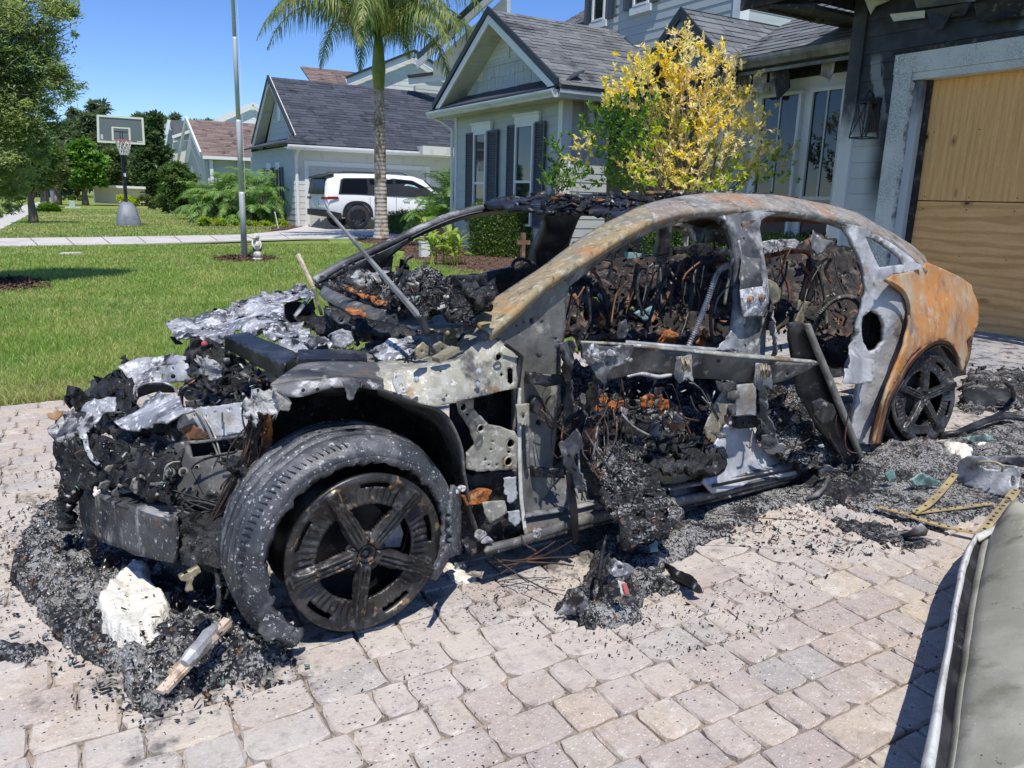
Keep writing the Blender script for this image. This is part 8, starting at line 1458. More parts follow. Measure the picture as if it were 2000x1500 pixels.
def tyre():
 c, e, g, n_ = FW; c = c-e*.016+g*.004-n_*.014
 prof = [(.254, .002), (.262, .014), (.272, .018), (.283, .014), (.293, .004), (.302, -.012), (.309, -.03), (.312, -.042), (.303, -.045), (.303, -.051), (.313, -.055), (.317, -.08), (.308, -.083), (.308, -.09), (.318, -.094), (.319, -.122), (.31, -.125), (.31, -.132), (.319, -.136), (.317, -.162), (.308, -.165), (.308, -.172), (.315, -.176), (.305, -.195), (.285, -.212), (.26, -.215)]
 a0, a1, n = math.radians(-32), math.radians(228), 150; V = []; k = len(prof)
 for i in range(n+1):
  s_ = i/n; th = a0+(a1-a0)*s_; left = max(0, math.cos(th-math.radians(195)))**2
  for j, (r, z) in enumerate(prof):
   q = Vector((math.cos(th)*2, math.sin(th)*2, z*9)); nz = noise.noise(q*1.2)*.006+noise.noise(q*4)*.0022
   rr = r*.985+nz+.003*left; zz = z*(1-.05*left)+.02*left
   if j < 3: rr += (noise.noise(Vector((th*9, j*.3, 1)))*.011+noise.noise(Vector((th*31, 0, 2)))*.005)*(1 if j < 2 else .4)   # torn bead edge
   if th < math.radians(8): f = (math.radians(8)-th)/math.radians(46); rr -= f*.03; zz = zz*(1-.55*f)+.012*f
   sq = 1-.02*max(0, -math.sin(th))
   V.append(c+rr*sq*(math.cos(th)*e*1.01+math.sin(th)*g)+n_*zz)
 F1 = [(i*k+j, i*k+j+1, (i+1)*k+j+1, (i+1)*k+j) for i in range(n) for j in range(k-1)]; V = np.array(V)
 C_ = c-n_*.1; Wd = V+(C_-V)*.0; rad = V-C_; rad -= np.outer(rad@n_, n_); rad /= np.linalg.norm(rad, axis=1)[:, None]; Wd = V-rad*.012; n0 = len(V); ed = {}
 for f in F1:
  for a, b in zip(f, f[1:]+f[:1]): ed[(a, b)] = 1
 mb = MB(); mb.add(np.concatenate([V, Wd]), F1+[tuple(x+n0 for x in f[::-1]) for f in F1]+[(b, a, a+n0, b+n0) for (a, b) in ed if (b, a) not in ed]); ty = part('tyre', mb, M['tyre_burnt'], CAR, True, 'burst front tyre standing off its rim')
 mb = MB()
 for i in range(46):
  th = math.radians(95+i*3.1); r = .3+.012*max(0, math.cos(th-math.radians(195)))**2; d = math.cos(th)*e+math.sin(th)*g; t_ = -math.sin(th)*e+math.cos(th)*g; lf = max(0, math.cos(th-math.radians(195)))**2; p = c+d*(r*.985-.003+.003*lf)+n_*(.004+.02*lf); q = c+d*(r*.985+.0045+.003*lf)+t_*.01+n_*(-.02+.02*lf)
  mb.beam(p, q, .0022, .004, up=d)
 part('sipe', mb, M['char_smooth'], ty, kind='stuff')
 return ty
ty = tyre()
sheet('tyre_flap', [(886, 945), (900, 960), (902, 1010), (903, 1082), (880, 1090), (850, 1112), (868, 1080), (884, 1062), (880, 1000)], [(890, 950, -.0), (880, 1088, -.06), (900, 1020, .02)], 'tyre_burnt', 6, .008, 9, .012, root=CAR, rag=1.2)
sheet('tyre_flap', [(505, 1235), (520, 1200), (545, 1208), (575, 1232), (566, 1240), (575, 1250), (545, 1246), (522, 1250)], [(505, 1235, -.04), (575, 1240, -.06)], 'tyre_burnt', 6, .01, 9, .012, root=CAR, rag=1.5)
c2, e2, g2, n2 = RW; mb = MB(); mb.lathe([(.232, -.03), (.25, -.02), (.262, -.06), (.264, -.15), (.25, -.2)], c2, n2, 60); part('rear_tyre_casing', mb, M['char'], CAR, True)
# --- front end
MD = dict
mound('nose_char', [(106, 830), (125, 812), (160, 808), (190, 850), (230, 872), (260, 862), (300, 850), (352, 840), (356, 870), (330, 910), (326, 950), (330, 985), (300, 972), (250, 962), (195, 950), (155, 952), (128, 975), (124, 1035), (112, 1030), (110, 960), (104, 900)], [(110, 850, .85), (112, 1020, .85), (200, 860, .75), (350, 850, .5), (160, 950, .72), (326, 980, .32)], 'char', seed=11, ridge=.03)
mound('nose_char', [(225, 830), (290, 828), (330, 818), (344, 850), (338, 880), (322, 905), (312, 950), (330, 985), (300, 980), (240, 950), (215, 900)], [(230, 840, .7), (360, 830, .55), (340, 1000, .4), (230, 940, .66)], 'char', seed=12, ridge=.04)
mound('nose_char', [(170, 760), (215, 740), (250, 748), (262, 790), (300, 800), (380, 800), (372, 830), (300, 850), (220, 850), (170, 820)], [(180, 770, 1.15), (370, 810, .68), (250, 800, .92)], 'char', seed=13)
mound('nose_char', [(135, 778), (150, 765), (185, 748), (198, 742), (206, 752), (232, 742), (232, 715), (250, 705), (262, 730), (250, 770), (210, 790), (150, 800)], [(140, 790, 1.2), (240, 730, 1.3)], 'char', seed=14)
sheet('radiator_side_plate', [(330, 868), (364, 861), (480, 848), (484, 900), (476, 960), (452, 1000), (330, 1000), (318, 940), (318, 890)], [(330, 880, .5), (480, 860, .32), (450, 1000, .34), (330, 1000, .46)], 'plate_dark', 8, .006, 8, .01, holes=[[(366, 867), (478, 853), (478, 878), (372, 893)]])
sheet('slot_back', [(360, 862), (482, 850), (482, 882), (366, 896)], [(420, 870, .48)], 'char', 9, .002); sheet('radiator_panel', [(352, 802), (420, 793), (487, 783), (486, 842), (440, 852), (364, 863), (346, 835)], [(352, 802, .52), (486, 790, .36), (486, 842, .34), (360, 860, .5)], 'cpanel', 7, .003, 7, .006, holes=[[(402, 811), (408, 811), (408, 815), (402, 815)], circ(420, 806, 2), circ(448, 800, 2), circ(472, 796, 2), circ(380, 812, 1.6)], rag=.5)
mb = MB(); sheet('soot_patch', [(348, 838), (372, 828), (396, 842), (412, 848), (400, 856), (364, 862)], [(348, 838, .5), (410, 850, .42)], 'rust_dark', 6, .001, 8, .003, rag=1.5)
for x_ in (432, 455): strip('pressed_groove', [(x_, 806, .395), (x_+1, 838, .385)], [(x_+3, 806, .39), (x_+4, 838, .38)], 'plate_dark', 8, 2, .004, .003)
for x_, y_, r_ in ((332, 923, 8), (358, 921, 8), (384, 912, 5)): bolt(x_, y_, .4, r_*.8, 'plate'); bolt(x_, y_, .39, r_*.45, 'char_smooth')
strip('curved_tube', [(318, 940, .42), (322, 912, .4), (335, 902, .4), (352, 900, .4)], [(323, 940, .42), (327, 915, .4), (337, 906, .4), (352, 904, .4)], 'plate', 20, 2, .006)
def crumple(pts, ctrl, seed=0, mat='alu', amp=.02, fs=8, ridge=.0, step=6, name='crumpled_alloy', rag=1.2): return sheet(name, pts, ctrl, mat, step, amp, fs, .006, rag=rag, seed=seed, ridge=ridge, rough_amp=.004)
crumple([(155, 811), (160, 784), (187, 773), (221, 779), (226, 803), (207, 812), (197, 833), (180, 848), (184, 880), (192, 912), (183, 915), (174, 880), (165, 845)], [(160, 790, .86), (225, 800, .76), (185, 910, .68)], 1, amp=.03)
crumple([(220, 803), (252, 808), (255, 812), (222, 808)], [(235, 806, .85)], 2)
crumple([(236, 824), (261, 808), (288, 781), (309, 769), (339, 773), (352, 790), (378, 796), (350, 808), (330, 822), (280, 834), (240, 834)], [(240, 826, .66), (310, 772, .7), (375, 797, .44), (330, 820, .48)], 3, amp=.03)
crumple([(232, 712), (262, 698), (307, 701), (371, 693), (370, 712), (310, 714), (293, 731), (299, 739), (283, 749), (260, 749), (254, 775), (248, 770), (250, 740), (246, 722)], [(235, 712, 1.25), (370, 700, 1.1), (255, 760, 1.1)], 4, amp=.025)
sheet('lamp_housing_plate', [(296, 716), (368, 711), (372, 746), (300, 748)], [(300, 720, 1.1), (370, 740, .98)], 'cpanel', 6, .003, 8, .006, holes=[circ(306, 722, 3, 2), circ(338, 720, 2, 3), [(314, 738), (318, 729), (322, 731), (318, 741)]]); bolt(338, 735, 1.0, 3, 'char_smooth')
ptube('lamp_hoop', [(264, 783, .9), (266, 760, .9), (290, 748, .92), (318, 747, .9), (340, 757, .88), (350, 772, .85)], 2.2, 'ash_metal'); sheet('lamp_shell', [(268, 780), (270, 760), (292, 751), (330, 752), (342, 768), (300, 768)], [(300, 760, .98)], 'char_smooth', 6, .01, 9, .004)
ptube('coolant_hose', [(353, 790, .75), (355, 762, .75), (373, 754, .75), (397, 760, .74), (404, 790, .72)], 5.2, 'char_smooth', sides=10); sheet('tank_top', [(362, 784), (400, 780), (408, 792), (364, 796)], [(385, 788, .72)], 'plate_dark', 6, .004)
sheet('orange_flake', [(90, 809), (112, 796), (128, 802), (140, 796), (155, 812), (138, 826), (110, 820)], [(120, 810, .9)], 'slat_wood', 5, .014, 14, .004, rag=1.5); sheet('orange_flake', [(93, 808), (112, 797), (126, 806), (116, 820), (102, 818)], [(110, 808, .86)], 'rust', 5, .01, 14, .004, rag=1)
mound('ash_lump', [(112, 830), (140, 822), (172, 838), (176, 870), (158, 880), (118, 860)], [(140, 850, .8)], 'ash', step=5, ridge=.02)
crumple([(329, 644), (343, 628), (385, 622), (420, 606), (472, 589), (525, 571), (567, 557), (595, 552), (611, 563), (608, 583), (585, 590), (560, 592), (552, 606), (560, 620), (595, 626), (600, 645), (618, 672), (645, 668), (650, 684), (591, 690), (553, 678), (518, 662), (490, 648), (455, 648), (437, 656), (420, 676), (398, 668), (378, 656), (350, 662), (334, 660)], [Zc(335, 650, .6), Zc(420, 607, .64), Zc(595, 553, .72), Zc(430, 660, .62), Zc(590, 688, .66), Zc(500, 620, .66), Zc(640, 675, .68)], 5, amp=.035, ridge=.03, step=6.5, name='bonnet_remains')
crumple([(336, 654), (352, 655), (362, 668), (348, 670), (344, 662)], [Zc(345, 660, .58)], 6, 'char_smooth')
sheet('bonnet_corner', [(556, 600), (575, 588), (604, 590), (612, 580), (618, 600), (600, 625), (575, 628), (560, 618)], [Zc(585, 605, .64)], 'char_smooth', 6, .02, 9, .01); strip('corner_wing', [Uc(576, 624, .35), Uc(595, 600, .4), Uc(607, 582, .45)], [Uc(572, 616, .35), Uc(588, 594, .4), Uc(604, 574, .45)], 'ash_metal', 14, 3, .01)
mound('engine_bay_char', [(360, 690), (378, 665), (430, 655), (440, 690), (540, 735), (570, 720), (590, 700), (730, 700), (720, 660), (620, 640), (560, 620), (700, 620), (830, 640), (905, 650), (900, 690), (735, 725), (530, 760), (490, 790), (400, 790), (360, 760)], [Zc(370, 690, .5), Zc(440, 770, .45), Zc(540, 745, .5), Zc(730, 700, .58), Zc(700, 630, .6), Zc(900, 660, .62)], 'char', step=10, seed=21, ridge=.05)
mound('engine_bay_char', [(365, 690), (380, 668), (420, 676), (438, 690), (440, 730), (470, 760), (420, 770), (395, 750), (370, 735)], [Zc(390, 700, .6), Zc(440, 750, .52)], 'char', seed=22, ridge=.05); mound('ash_lump', [(388, 700), (410, 692), (428, 706), (430, 735), (410, 745), (395, 725)], [Zc(410, 720, .63)], 'ash', step=5, ridge=.02)
shards('engine_debris', [(360, 690), (440, 680), (560, 740), (620, 660), (900, 660), (730, 710), (480, 790), (360, 770)], [Zc(370, 700, .6), Zc(440, 770, .56), Zc(540, 745, .6), Zc(730, 700, .64), Zc(700, 640, .66), Zc(900, 660, .68)], 200, .02, 'char', .015, CAR)
bolt(399, 671, Zc(399, 671, .66)[2], 4, 'rim_red')
def quadbox(name, top, front, zt, mat): 
 sheet(name, top, [Zc(x, y, zt) for x, y in top], mat, 8, .002, 7, .006); A = [Zc(x, y, zt) for x, y in front[:2]]; sheet(name, front, A+[(front[2][0], front[2][1], A[1][2]+.01), (front[3][0], front[3][1], A[0][2]+.01)], mat, 8, .002, 7, .006)
quadbox('battery_crossbeam', [(438, 656), (482, 648), (588, 692), (555, 712)], [(438, 656), (555, 712), (552, 742), (440, 681)], .68, 'char_smooth'); sheet('beam_end', [(555, 712), (588, 692), (585, 712), (553, 742)], [Zc(555, 712, .68), Zc(588, 692, .68)], 'plate_dark', 6, .002)
crumple([(719, 690), (740, 672), (766, 659), (813, 656), (844, 651), (870, 655), (866, 668), (831, 674), (800, 694), (774, 703), (740, 698)], [Zc(720, 690, .68), Zc(870, 657, .72), Zc(780, 700, .68), Zc(770, 660, .72)], 7, 'alu', .015, ridge=.02)
sheet('bonnet_hinge', [(631, 602), (662, 604), (701, 631), (696, 640), (662, 634), (636, 611)], [Zc(665, 620, .76)], 'ash_metal', 5, .003, 9, .005, holes=[circ(667, 626, 5, 4), circ(687, 630, 5, 4)], rag=.4); ptube('hinge_arm', [Zc(640, 606, .76), Zc(655, 640, .7), Zc(668, 660, .66)], 3, 'char_smooth', 10); ptube('hinge_arm', [Zc(690, 640, .74), Zc(694, 658, .68), Zc(700, 672, .66)], 4, 'ash_metal', 10)
crumple([(640, 660), (660, 648), (684, 650), (688, 668), (670, 684), (648, 684)], [Zc(665, 668, .7)], 8, 'alu', .02); crumple([(598, 655), (640, 665), (650, 690), (612, 690), (590, 676)], [Zc(620, 675, .68)], 9, 'alu', .02)
for k, (pts, m_) in enumerate([([(868, 640), (882, 636), (896, 650), (892, 672), (880, 684), (866, 670)], 'brass'), ([(815, 678), (828, 668), (838, 676), (836, 692), (822, 700), (813, 692)], 'brass'), ([(846, 676), (860, 668), (882, 684), (872, 694), (854, 690)], 'brass')]): sheet('hinge_link', pts, [Zc(pts[0][0], pts[0][1], .76)], m_, 4.5, .006, 12, .006, holes=[circ(sum(p[0] for p in pts)/len(pts), sum(p[1] for p in pts)/len(pts), 2.5)], rag=.4)
for x_, y_ in ((833, 684), (875, 680), (874, 650), (894, 655)): bolt(x_, y_, Zc(x_, y_, .77)[2], 3.2, 'brass')
mb = MB(); a, b = carv(*Zc(851, 703, .76)), carv(*Zc(890, 681, .78)); mb.beam(a, b, .03, .012); part('flat_bar', mb, M['brass'], CAR)
for x_, y_ in ((790, 704), (803, 700), (826, 696), (846, 712)): ptube('clip', [Zc(x_, y_, .68), Zc(x_+4, y_-8, .68), Zc(x_+8, y_, .68)], 1.8, 'char_smooth', 8)
def band(A, B, za, zb, mat, name, n=60, m=5, **k): return strip(name, [Zc(x, y, za) for x, y in A], [Zc(x, y, zb) for x, y in B], mat, n, m, **k)
band([(634, 556), (652, 566), (688, 584), (727, 596), (792, 609), (820, 614), (838, 616)], [(620, 573), (636, 586), (665, 600), (701, 616), (753, 630), (792, 637), (840, 645)], .775, .755, 'plate_dark', 'cowl_frame', bulge=.02, amp=.006)
band([(636, 550), (660, 560), (690, 576), (730, 588), (792, 601), (826, 606)], [(634, 557), (654, 568), (690, 585), (728, 598), (792, 611), (822, 616)], .79, .775, 'char_smooth', 'screen_seal', bulge=.006)
band([(672, 562), (700, 572), (740, 585), (795, 596)], [(676, 570), (704, 582), (742, 593), (795, 602)], .802, .795, 'foam_rust', 'seam_strip', m=4, bulge=.012, amp=.02, fs=18)
band([(676, 598), (700, 604), (716, 612)], [(672, 606), (695, 614), (708, 621)], .775, .77, 'foam_rust', 'seam_strip', 30, 4, amp=.01, fs=22)
band([(826, 606), (880, 600), (912, 598), (940, 590)], [(838, 645), (880, 640), (905, 634), (915, 622)], .78, .765, 'plate', 'cowl_end', 24, 5, amp=.008)
mound('facia_char', [(640, 552), (667, 541), (698, 533), (750, 538), (774, 530), (805, 527), (844, 536), (875, 548), (888, 566), (922, 579), (948, 584), (930, 600), (905, 612), (870, 609), (818, 608), (790, 600), (735, 590), (690, 578), (655, 564)], [Zc(650, 555, .8), Zc(700, 534, .84), Zc(805, 528, .92), Zc(880, 555, .88), Zc(945, 585, .86), Zc(790, 598, .82), Zc(690, 575, .8)], 'rubble_dark', step=6, seed=31, ridge=.05, rough_=.016)
mound('ash_lump', [(690, 540), (720, 534), (752, 540), (745, 556), (712, 560), (690, 552)], [Zc(720, 545, .86)], 'ash', step=5, ridge=.02)
mound('facia_char', [(905, 560), (930, 552), (965, 556), (975, 575), (958, 590), (925, 582)], [Zc(935, 570, .9)], 'char', step=5, seed=33, ridge=.03)
shards('facia_debris', [(660, 550), (800, 532), (900, 570), (900, 605), (800, 600), (690, 575)], [Zc(660, 552, .82), Zc(805, 530, .93), Zc(900, 580, .87), Zc(790, 598, .84)], 130, .015, 'ashy', .008, CAR)
mound('firewall_char', [(640, 600), (700, 625), (780, 645), (850, 650), (910, 630), (905, 660), (820, 665), (700, 650), (630, 625)], [Zc(650, 610, .66), Zc(900, 645, .68), Zc(760, 655, .62)], 'char', seed=35, ridge=.03)
def arm(name, A, B, w0, w1, mat='conduit', zA=.0): 
 a, b = carv(*A), carv(*B); d_ = unit(b-a); s_ = unit(np.cross(d_, CAM-a)); nrm = np.cross(s_, d_); V = []
 for p, w_ in ((a, w0), (a+(b-a)*.75, (w0+w1*3)/4), (b, w1)): dep = (R.T@(p-CAM))[2]/F; V += [p-s_*w_*dep, p+nrm*w_*dep*.9, p+s_*w_*dep, p-nrm*w_*dep*.3]
 mb = MB(); mb.add(V, [(i*4+j, i*4+(j+1) % 4, i*4+4+(j+1) % 4, i*4+4+j) for i in range(2) for j in range(4)]+[(3, 2, 1, 0), (8, 9, 10, 11)]); return part(name, mb, M[mat], CAR)
bmat('wiper', (.26, .27, .265), [((.14, .14, .14), 9, .55, .1)], .5, .3); wv = Zc(832, 645, .78)[2]; wa_ = arm('wiper_arm', (820, 620, wv), (640, 412, wv+.45), 6.5, 3., 'wiper'); ptube('wiper_knuckle', [(818, 616, wv), (826, 630, wv), (833, 652, wv)], 8, 'char_smooth', 8); arm('wiper_tip', (648, 422, wv+.44), (632, 392, wv+.48), 2.4, 1., 'wiper')
wv2 = Zc(615, 575, .76)[2]; arm('wiper_arm', (612, 560, wv2), (582, 497, wv2+.1), 3.2, 4.5, 'slat_wood'); ptube('wiper_knuckle', [(612, 560, wv2), (617, 580, wv2), (628, 615, wv2)], 3.2, 'brass', 8)
bb = [Zc(154, 998, .34), Zc(245, 1003, .355), Zc(332, 1012, .36)]
strip('bumper_beam', [(150, 952, .88), (170, 962, .8), (220, 980, .58), (280, 998, .4), (334, 1012, .26)], [(160, 1044, .86), (180, 1052, .77), (240, 1074, .53), (290, 1088, .37), (340, 1098, .25)], 'beam', 60, 8, .0, .012, .01, 9, label='charred front bumper beam')
strip('bumper_beam_top', [(138, 944, .95), (190, 940, .86), (250, 955, .68), (310, 975, .5), (376, 1002, .38)], [(150, 953, .88), (170, 963, .8), (220, 981, .58), (280, 999, .4), (334, 1013, .26)], 'ash_metal', 50, 5, .004, .01, .004, 5)
sheet('beam_end_plate', [(333, 1012), (362, 1008), (362, 1040), (352, 1078), (339, 1097)], [(335, 1020, .26), (362, 1015, .36)], 'char_smooth', 6, .003, holes=[circ(352, 1060, 3, 6)])
for q in ([(112, 975), (128, 968), (134, 1036), (118, 1040)], [(160, 1050), (188, 1056), (190, 1098), (178, 1096)]): sheet('crush_strut', q, [(q[0][0], q[0][1], .9 if q[0][0] < 150 else .76)], 'char', 6, .01, 9, .02, rag=1)
sheet('lower_crossmember', [(200, 1070), (340, 1098), (420, 1110), (440, 1170), (380, 1190), (250, 1150), (200, 1110)], [(200, 1080, .75), (430, 1150, .4)], 'char', 9, .02, 8, .02, rag=1.5)
sheet('lower_void', [(170, 1040), (330, 1060), (440, 1020), (460, 1180), (420, 1210), (300, 1180), (180, 1110)], [(180, 1060, 1.), (450, 1100, .5)], 'char', 12, .02, 6, .02)
mound('nose_char', [(345, 1008), (400, 1000), (440, 1010), (468, 1040), (455, 1080), (430, 1120), (390, 1110), (360, 1080)], [(350, 1010, .32), (460, 1060, .2), (380, 1100, .22)], 'char', seed=41, ridge=.05, step=6)
mound('nose_char', [(360, 985), (400, 965), (450, 960), (470, 975), (475, 1005), (430, 1015), (370, 1010)], [(365, 995, .4), (470, 990, .3)], 'char', seed=42, ridge=.04, step=6)
ptube('strut_rod', [(420, 1090, .2), (424, 1120, .18), (428, 1165, .14), (424, 1190, .12)], 5, 'char', 12); ptube('strut_rod', [(440, 1090, .2), (452, 1130, .16), (440, 1170, .12)], 3.5, 'char', 12)
sheet('casting', [(349, 1126), (386, 1109), (391, 1118), (378, 1128), (374, 1140), (378, 1152), (364, 1156), (368, 1136), (352, 1134)], [(370, 1130, .1)], 'brass', 4.5, .006, 10, .016)
wires('harness_strand', [((497, 790, .2), (488, 860, .2)), ((500, 800, .2), (470, 900, .24)), ((505, 800, .18), (486, 900, .2)), ((510, 780, .2), (496, 850, .2)), ((488, 860, .2), (440, 960, .28)), ((490, 870, .2), (420, 1020, .3))], 34, 'wire', .0022, .03, jit=.012)
mound('harness_lump', [(462, 900), (482, 892), (490, 915), (484, 935), (466, 930)], [(475, 915, .18)], 'char', step=4.5, ridge=.02); mound('harness_lump', [(512, 800), (528, 805), (526, 850), (518, 905), (508, 890), (512, 850)], [(518, 850, .22)], 'foam_rust', step=5, ridge=.02); mound('arch_front_char', [(490, 785), (505, 760), (530, 752), (548, 770), (552, 800), (530, 808), (510, 800), (500, 830), (488, 840)], [(500, 790, .16), (545, 790, .12)], 'ash', step=5, ridge=.02)
sheet('torn_tab', [(534, 756), (556, 760), (568, 785), (562, 803), (546, 800), (542, 780)], [(550, 780, .1)], 'plate', 5, .006, 10, .004, rag=.7)
ptube('brake_line', [(376, 797, .5), (400, 830, .44), (418, 870, .4), (432, 905, .38), (436, 920, .38)], 2.0, 'plate_dark', 20); ptube('brake_line', [(386, 797, .49), (415, 840, .42), (428, 880, .38), (433, 908, .37)], 1.8, 'plate', 20); ptube('brake_line', [(322, 852, .55), (350, 875, .5), (375, 905, .45), (395, 935, .42), (412, 965, .4)], 2.0, 'plate_dark', 20); ptube('brake_line', [(340, 870, .5), (365, 900, .46), (385, 940, .42), (398, 965, .4)], 2., 'char_smooth', 20)
for q in (((250, 968), 12, 7), ((140, 838), 10, 5), ((190, 960), 8, 4), ((420, 965), 7, 5)): mound('ash_lump', circ(*q[0], q[1]*1.3, q[2]*1.3, 9), [(q[0][0], q[0][1], .62 if q[0][0] > 180 else .82)], 'powder', step=4, ridge=.01, rough_=.004)
shards('nose_debris', [(110, 830), (350, 840), (330, 980), (160, 950), (112, 1020)], [(110, 850, .83), (200, 860, .72), (350, 850, .46), (160, 950, .7), (326, 980, .3)], 150, .012, 'ashy', .01, CAR)
wires('wiring', [((200, 880, .72), (300, 900, .55)), ((180, 900, .75), (250, 940, .6)), ((400, 900, .4), (470, 900, .3)), ((380, 960, .36), (450, 1000, .3)), ((430, 1060, .2), (420, 1180, .14)), ((360, 950, .4), (470, 990, .26))], 22, 'char_smooth', .003, .05)
# --- what lies on the ground
nose = [(18, 1140), (40, 1060), (75, 1010), (120, 985), (160, 1010), (240, 1070), (330, 1110), (440, 1150), (480, 1215), (545, 1250), (562, 1290), (520, 1318), (470, 1330), (420, 1345), (380, 1362), (340, 1378), (315, 1392), (292, 1412), (262, 1388), (245, 1350), (236, 1318), (180, 1298), (140, 1276), (112, 1254), (85, 1215), (62, 1180)]
gheap('charred_slab', nose, .065, 'rubble_slab', 7, 10, 1.0, 3, lab='thick crusty slab of charred debris on the pavers under the burned nose', cat='debris')
gheap('charred_slab_core', [(200, 1090), (270, 1100), (430, 1140), (475, 1205), (440, 1240), (400, 1230), (330, 1200), (250, 1160)], .075, 'rubble_dark', 8, 22, .6, 4, lab='darker core of the crusty slab directly below the bumper beam', cat='debris')
gheap('white_powder_heap', [(190, 1250), (188, 1210), (212, 1180), (240, 1150), (258, 1126), (278, 1135), (302, 1140), (304, 1178), (322, 1192), (338, 1212), (346, 1240), (330, 1262), (310, 1290), (282, 1312), (256, 1306), (238, 1290), (214, 1278)], .12, 'powder', 5, 16, .2, 5, rag=2.5, lab='cream white heap of powder on the charred slab below the bumper', cat='powder')
gheap('ash_scatter', [(250, 1310), (300, 1290), (340, 1270), (345, 1320), (300, 1340), (262, 1335)], .07, 'rubble_pale', 7, 16, .5, 6, lab='pale grey ash spread below the white powder heap', cat='ash')
sl_t = thing('plank_bundle', 'bundle of pale splintered slats lying across the charred slab', 'slats', onz(380, 1280))
for k, (a, b, w_, z_) in enumerate([((312, 1352), (444, 1210), .02, .085), ((322, 1350), (448, 1216), .016, .075), ((330, 1318), (432, 1224), .018, .1), ((340, 1322), (425, 1240), .012, .108)]):
 p, q = onz(*a, .05), onz(*b, z_+.02); mb = MB(); mb.beam(p, q, w_, .01); part('slat', mb, M['slat_wood'], sl_t)
mb = MB(); P = [onz(x, y, .12+.01*math.sin(i)) for i, (x, y) in enumerate([(360, 1296), (375, 1278), (392, 1258), (408, 1240), (425, 1222)])]; mb.tube(P, [.012, .017, .014, .018, .01], 7); part('foam_strip', mb, M['cpanel'], sl_t)
shards('nose_crumbs', nose, None, 500, .007, 'crumbs', .01, None, 'small pale crumbs scattered over the slab under the nose', ground=.03)
for o_ in (bpy.data.objects['nose_crumbs'],): o_.location.z = .05
shards('soot_flakes', [(-100, 960), (100, 900), (140, 1020), (60, 1200), (-100, 1260)], None, 350, .008, 'ashy', .02, None, 'thin flakes of soot on the pavers left of the burned nose', ground=.004)
shards('slab_edge_crumbs', [(0, 1000), (140, 960), (480, 1150), (600, 1290), (560, 1350), (330, 1420), (260, 1440), (60, 1290), (0, 1200)], None, 1100, .01, 'ashy', .02, None, 'crumbs thinning out round the edge of the charred slab', ground=.008)
gheap('debris_lump', [(-30, 1262), (0, 1250), (40, 1262), (80, 1258), (100, 1275), (60, 1292), (10, 1290), (-30, 1285)], .03, 'rubble_dark', 6, 10, .5, 9, lab='small blackened lump at the left picture edge on the pavers', cat='debris')
heap2 = [(1085, 1195), (1100, 1172), (1140, 1150), (1150, 1110), (1170, 1060), (1190, 1030), (1260, 1010), (1330, 1020), (1370, 1060), (1340, 1090), (1300, 1100), (1290, 1130), (1330, 1150), (1300, 1165), (1262, 1160), (1250, 1190), (1262, 1215), (1210, 1225), (1160, 1228), (1120, 1212)]
gheap('debris_heap', heap2, .06, 'rubble_pale', 7, 14, .7, 11, lab='grey ash and debris heap fallen out below the front sill', cat='debris')
gheap('melted_lump', [(1158, 1150), (1180, 1120), (1210, 1130), (1235, 1150), (1240, 1185), (1215, 1212), (1180, 1208), (1160, 1185)], .14, 'rubble_dark', 6, 26, .35, 12, lab='dark rounded lump at the near end of the ash heap', cat='debris')
mb = MB(); p = onz(1207, 1150, .13); ax = unit(onz(1230, 1180, .08)-p); lt = thing('striped_label', 'white scrap of label with an orange red stripe on the dark lump', 'label', p)
sh_ = sheet('scrap', [(1206, 1133), (1222, 1138), (1230, 1164), (1212, 1162)], [Zc(1207, 1140, .13), Zc(1225, 1160, .1)], 'pale_edge', 5, .004, 9, .003, root=lt, rag=.5); sheet('stripe', [(1214, 1137), (1222, 1139), (1229, 1162), (1220, 1162)], [(1207, 1140, Zc(1207, 1140, .13)[2]-.006), (1225, 1160, Zc(1225, 1160, .1)[2]-.006)], 'rim_red', 5, .003, 9, .002, root=lt)
at_ = thing('bent_alloy_scrap', 'bluish grey scrap with a dark hole at the left foot of the ash heap', 'scrap', onz(1120, 1200)); sheet('plate', [(1088, 1200), (1110, 1175), (1140, 1155), (1150, 1180), (1140, 1205), (1118, 1200)], [Zc(1090, 1200, .02), Zc(1145, 1165, .1)], 'alu', 6, .01, 9, .004, root=at_, holes=[circ(1131, 1196, 4, 8)])
at_ = thing('crumpled_alloy_scrap', 'crumpled grey alloy casting with a black socket in the middle of the ash heap', 'scrap', onz(1220, 1110)); crumple_ = sheet('casting', [(1186, 1105), (1206, 1090), (1230, 1098), (1240, 1120), (1228, 1130), (1200, 1128)], [Zc(1210, 1110, .13)], 'alu', 5, .012, 12, .006, root=at_, holes=[circ(1214, 1106, 5)], rag=1)
ps = thing('thin_rod', 'thin dark rod standing up out of the ash heap', 'rod', onz(1180, 1130)); mb = MB(); mb.tube([carv(1169, 1130, -.3), carv(1176, 1080, -.28), carv(1184, 1046, -.24)], [.006, .005, .003], 6); part('rod', mb, M['char_smooth'], ps)
bw = thing('burned_wood_chunk', 'long black burned chunk lying right of the ash heap', 'debris', onz(1345, 1130)); sheet('chunk', [(1308, 1105), (1322, 1112), (1348, 1124), (1368, 1145), (1374, 1158), (1362, 1160), (1345, 1145), (1325, 1130)], [Zc(1310, 1108, .05), Zc(1370, 1158, .03)], 'char_smooth', 5, .006, 9, .03, root=bw, rag=1)
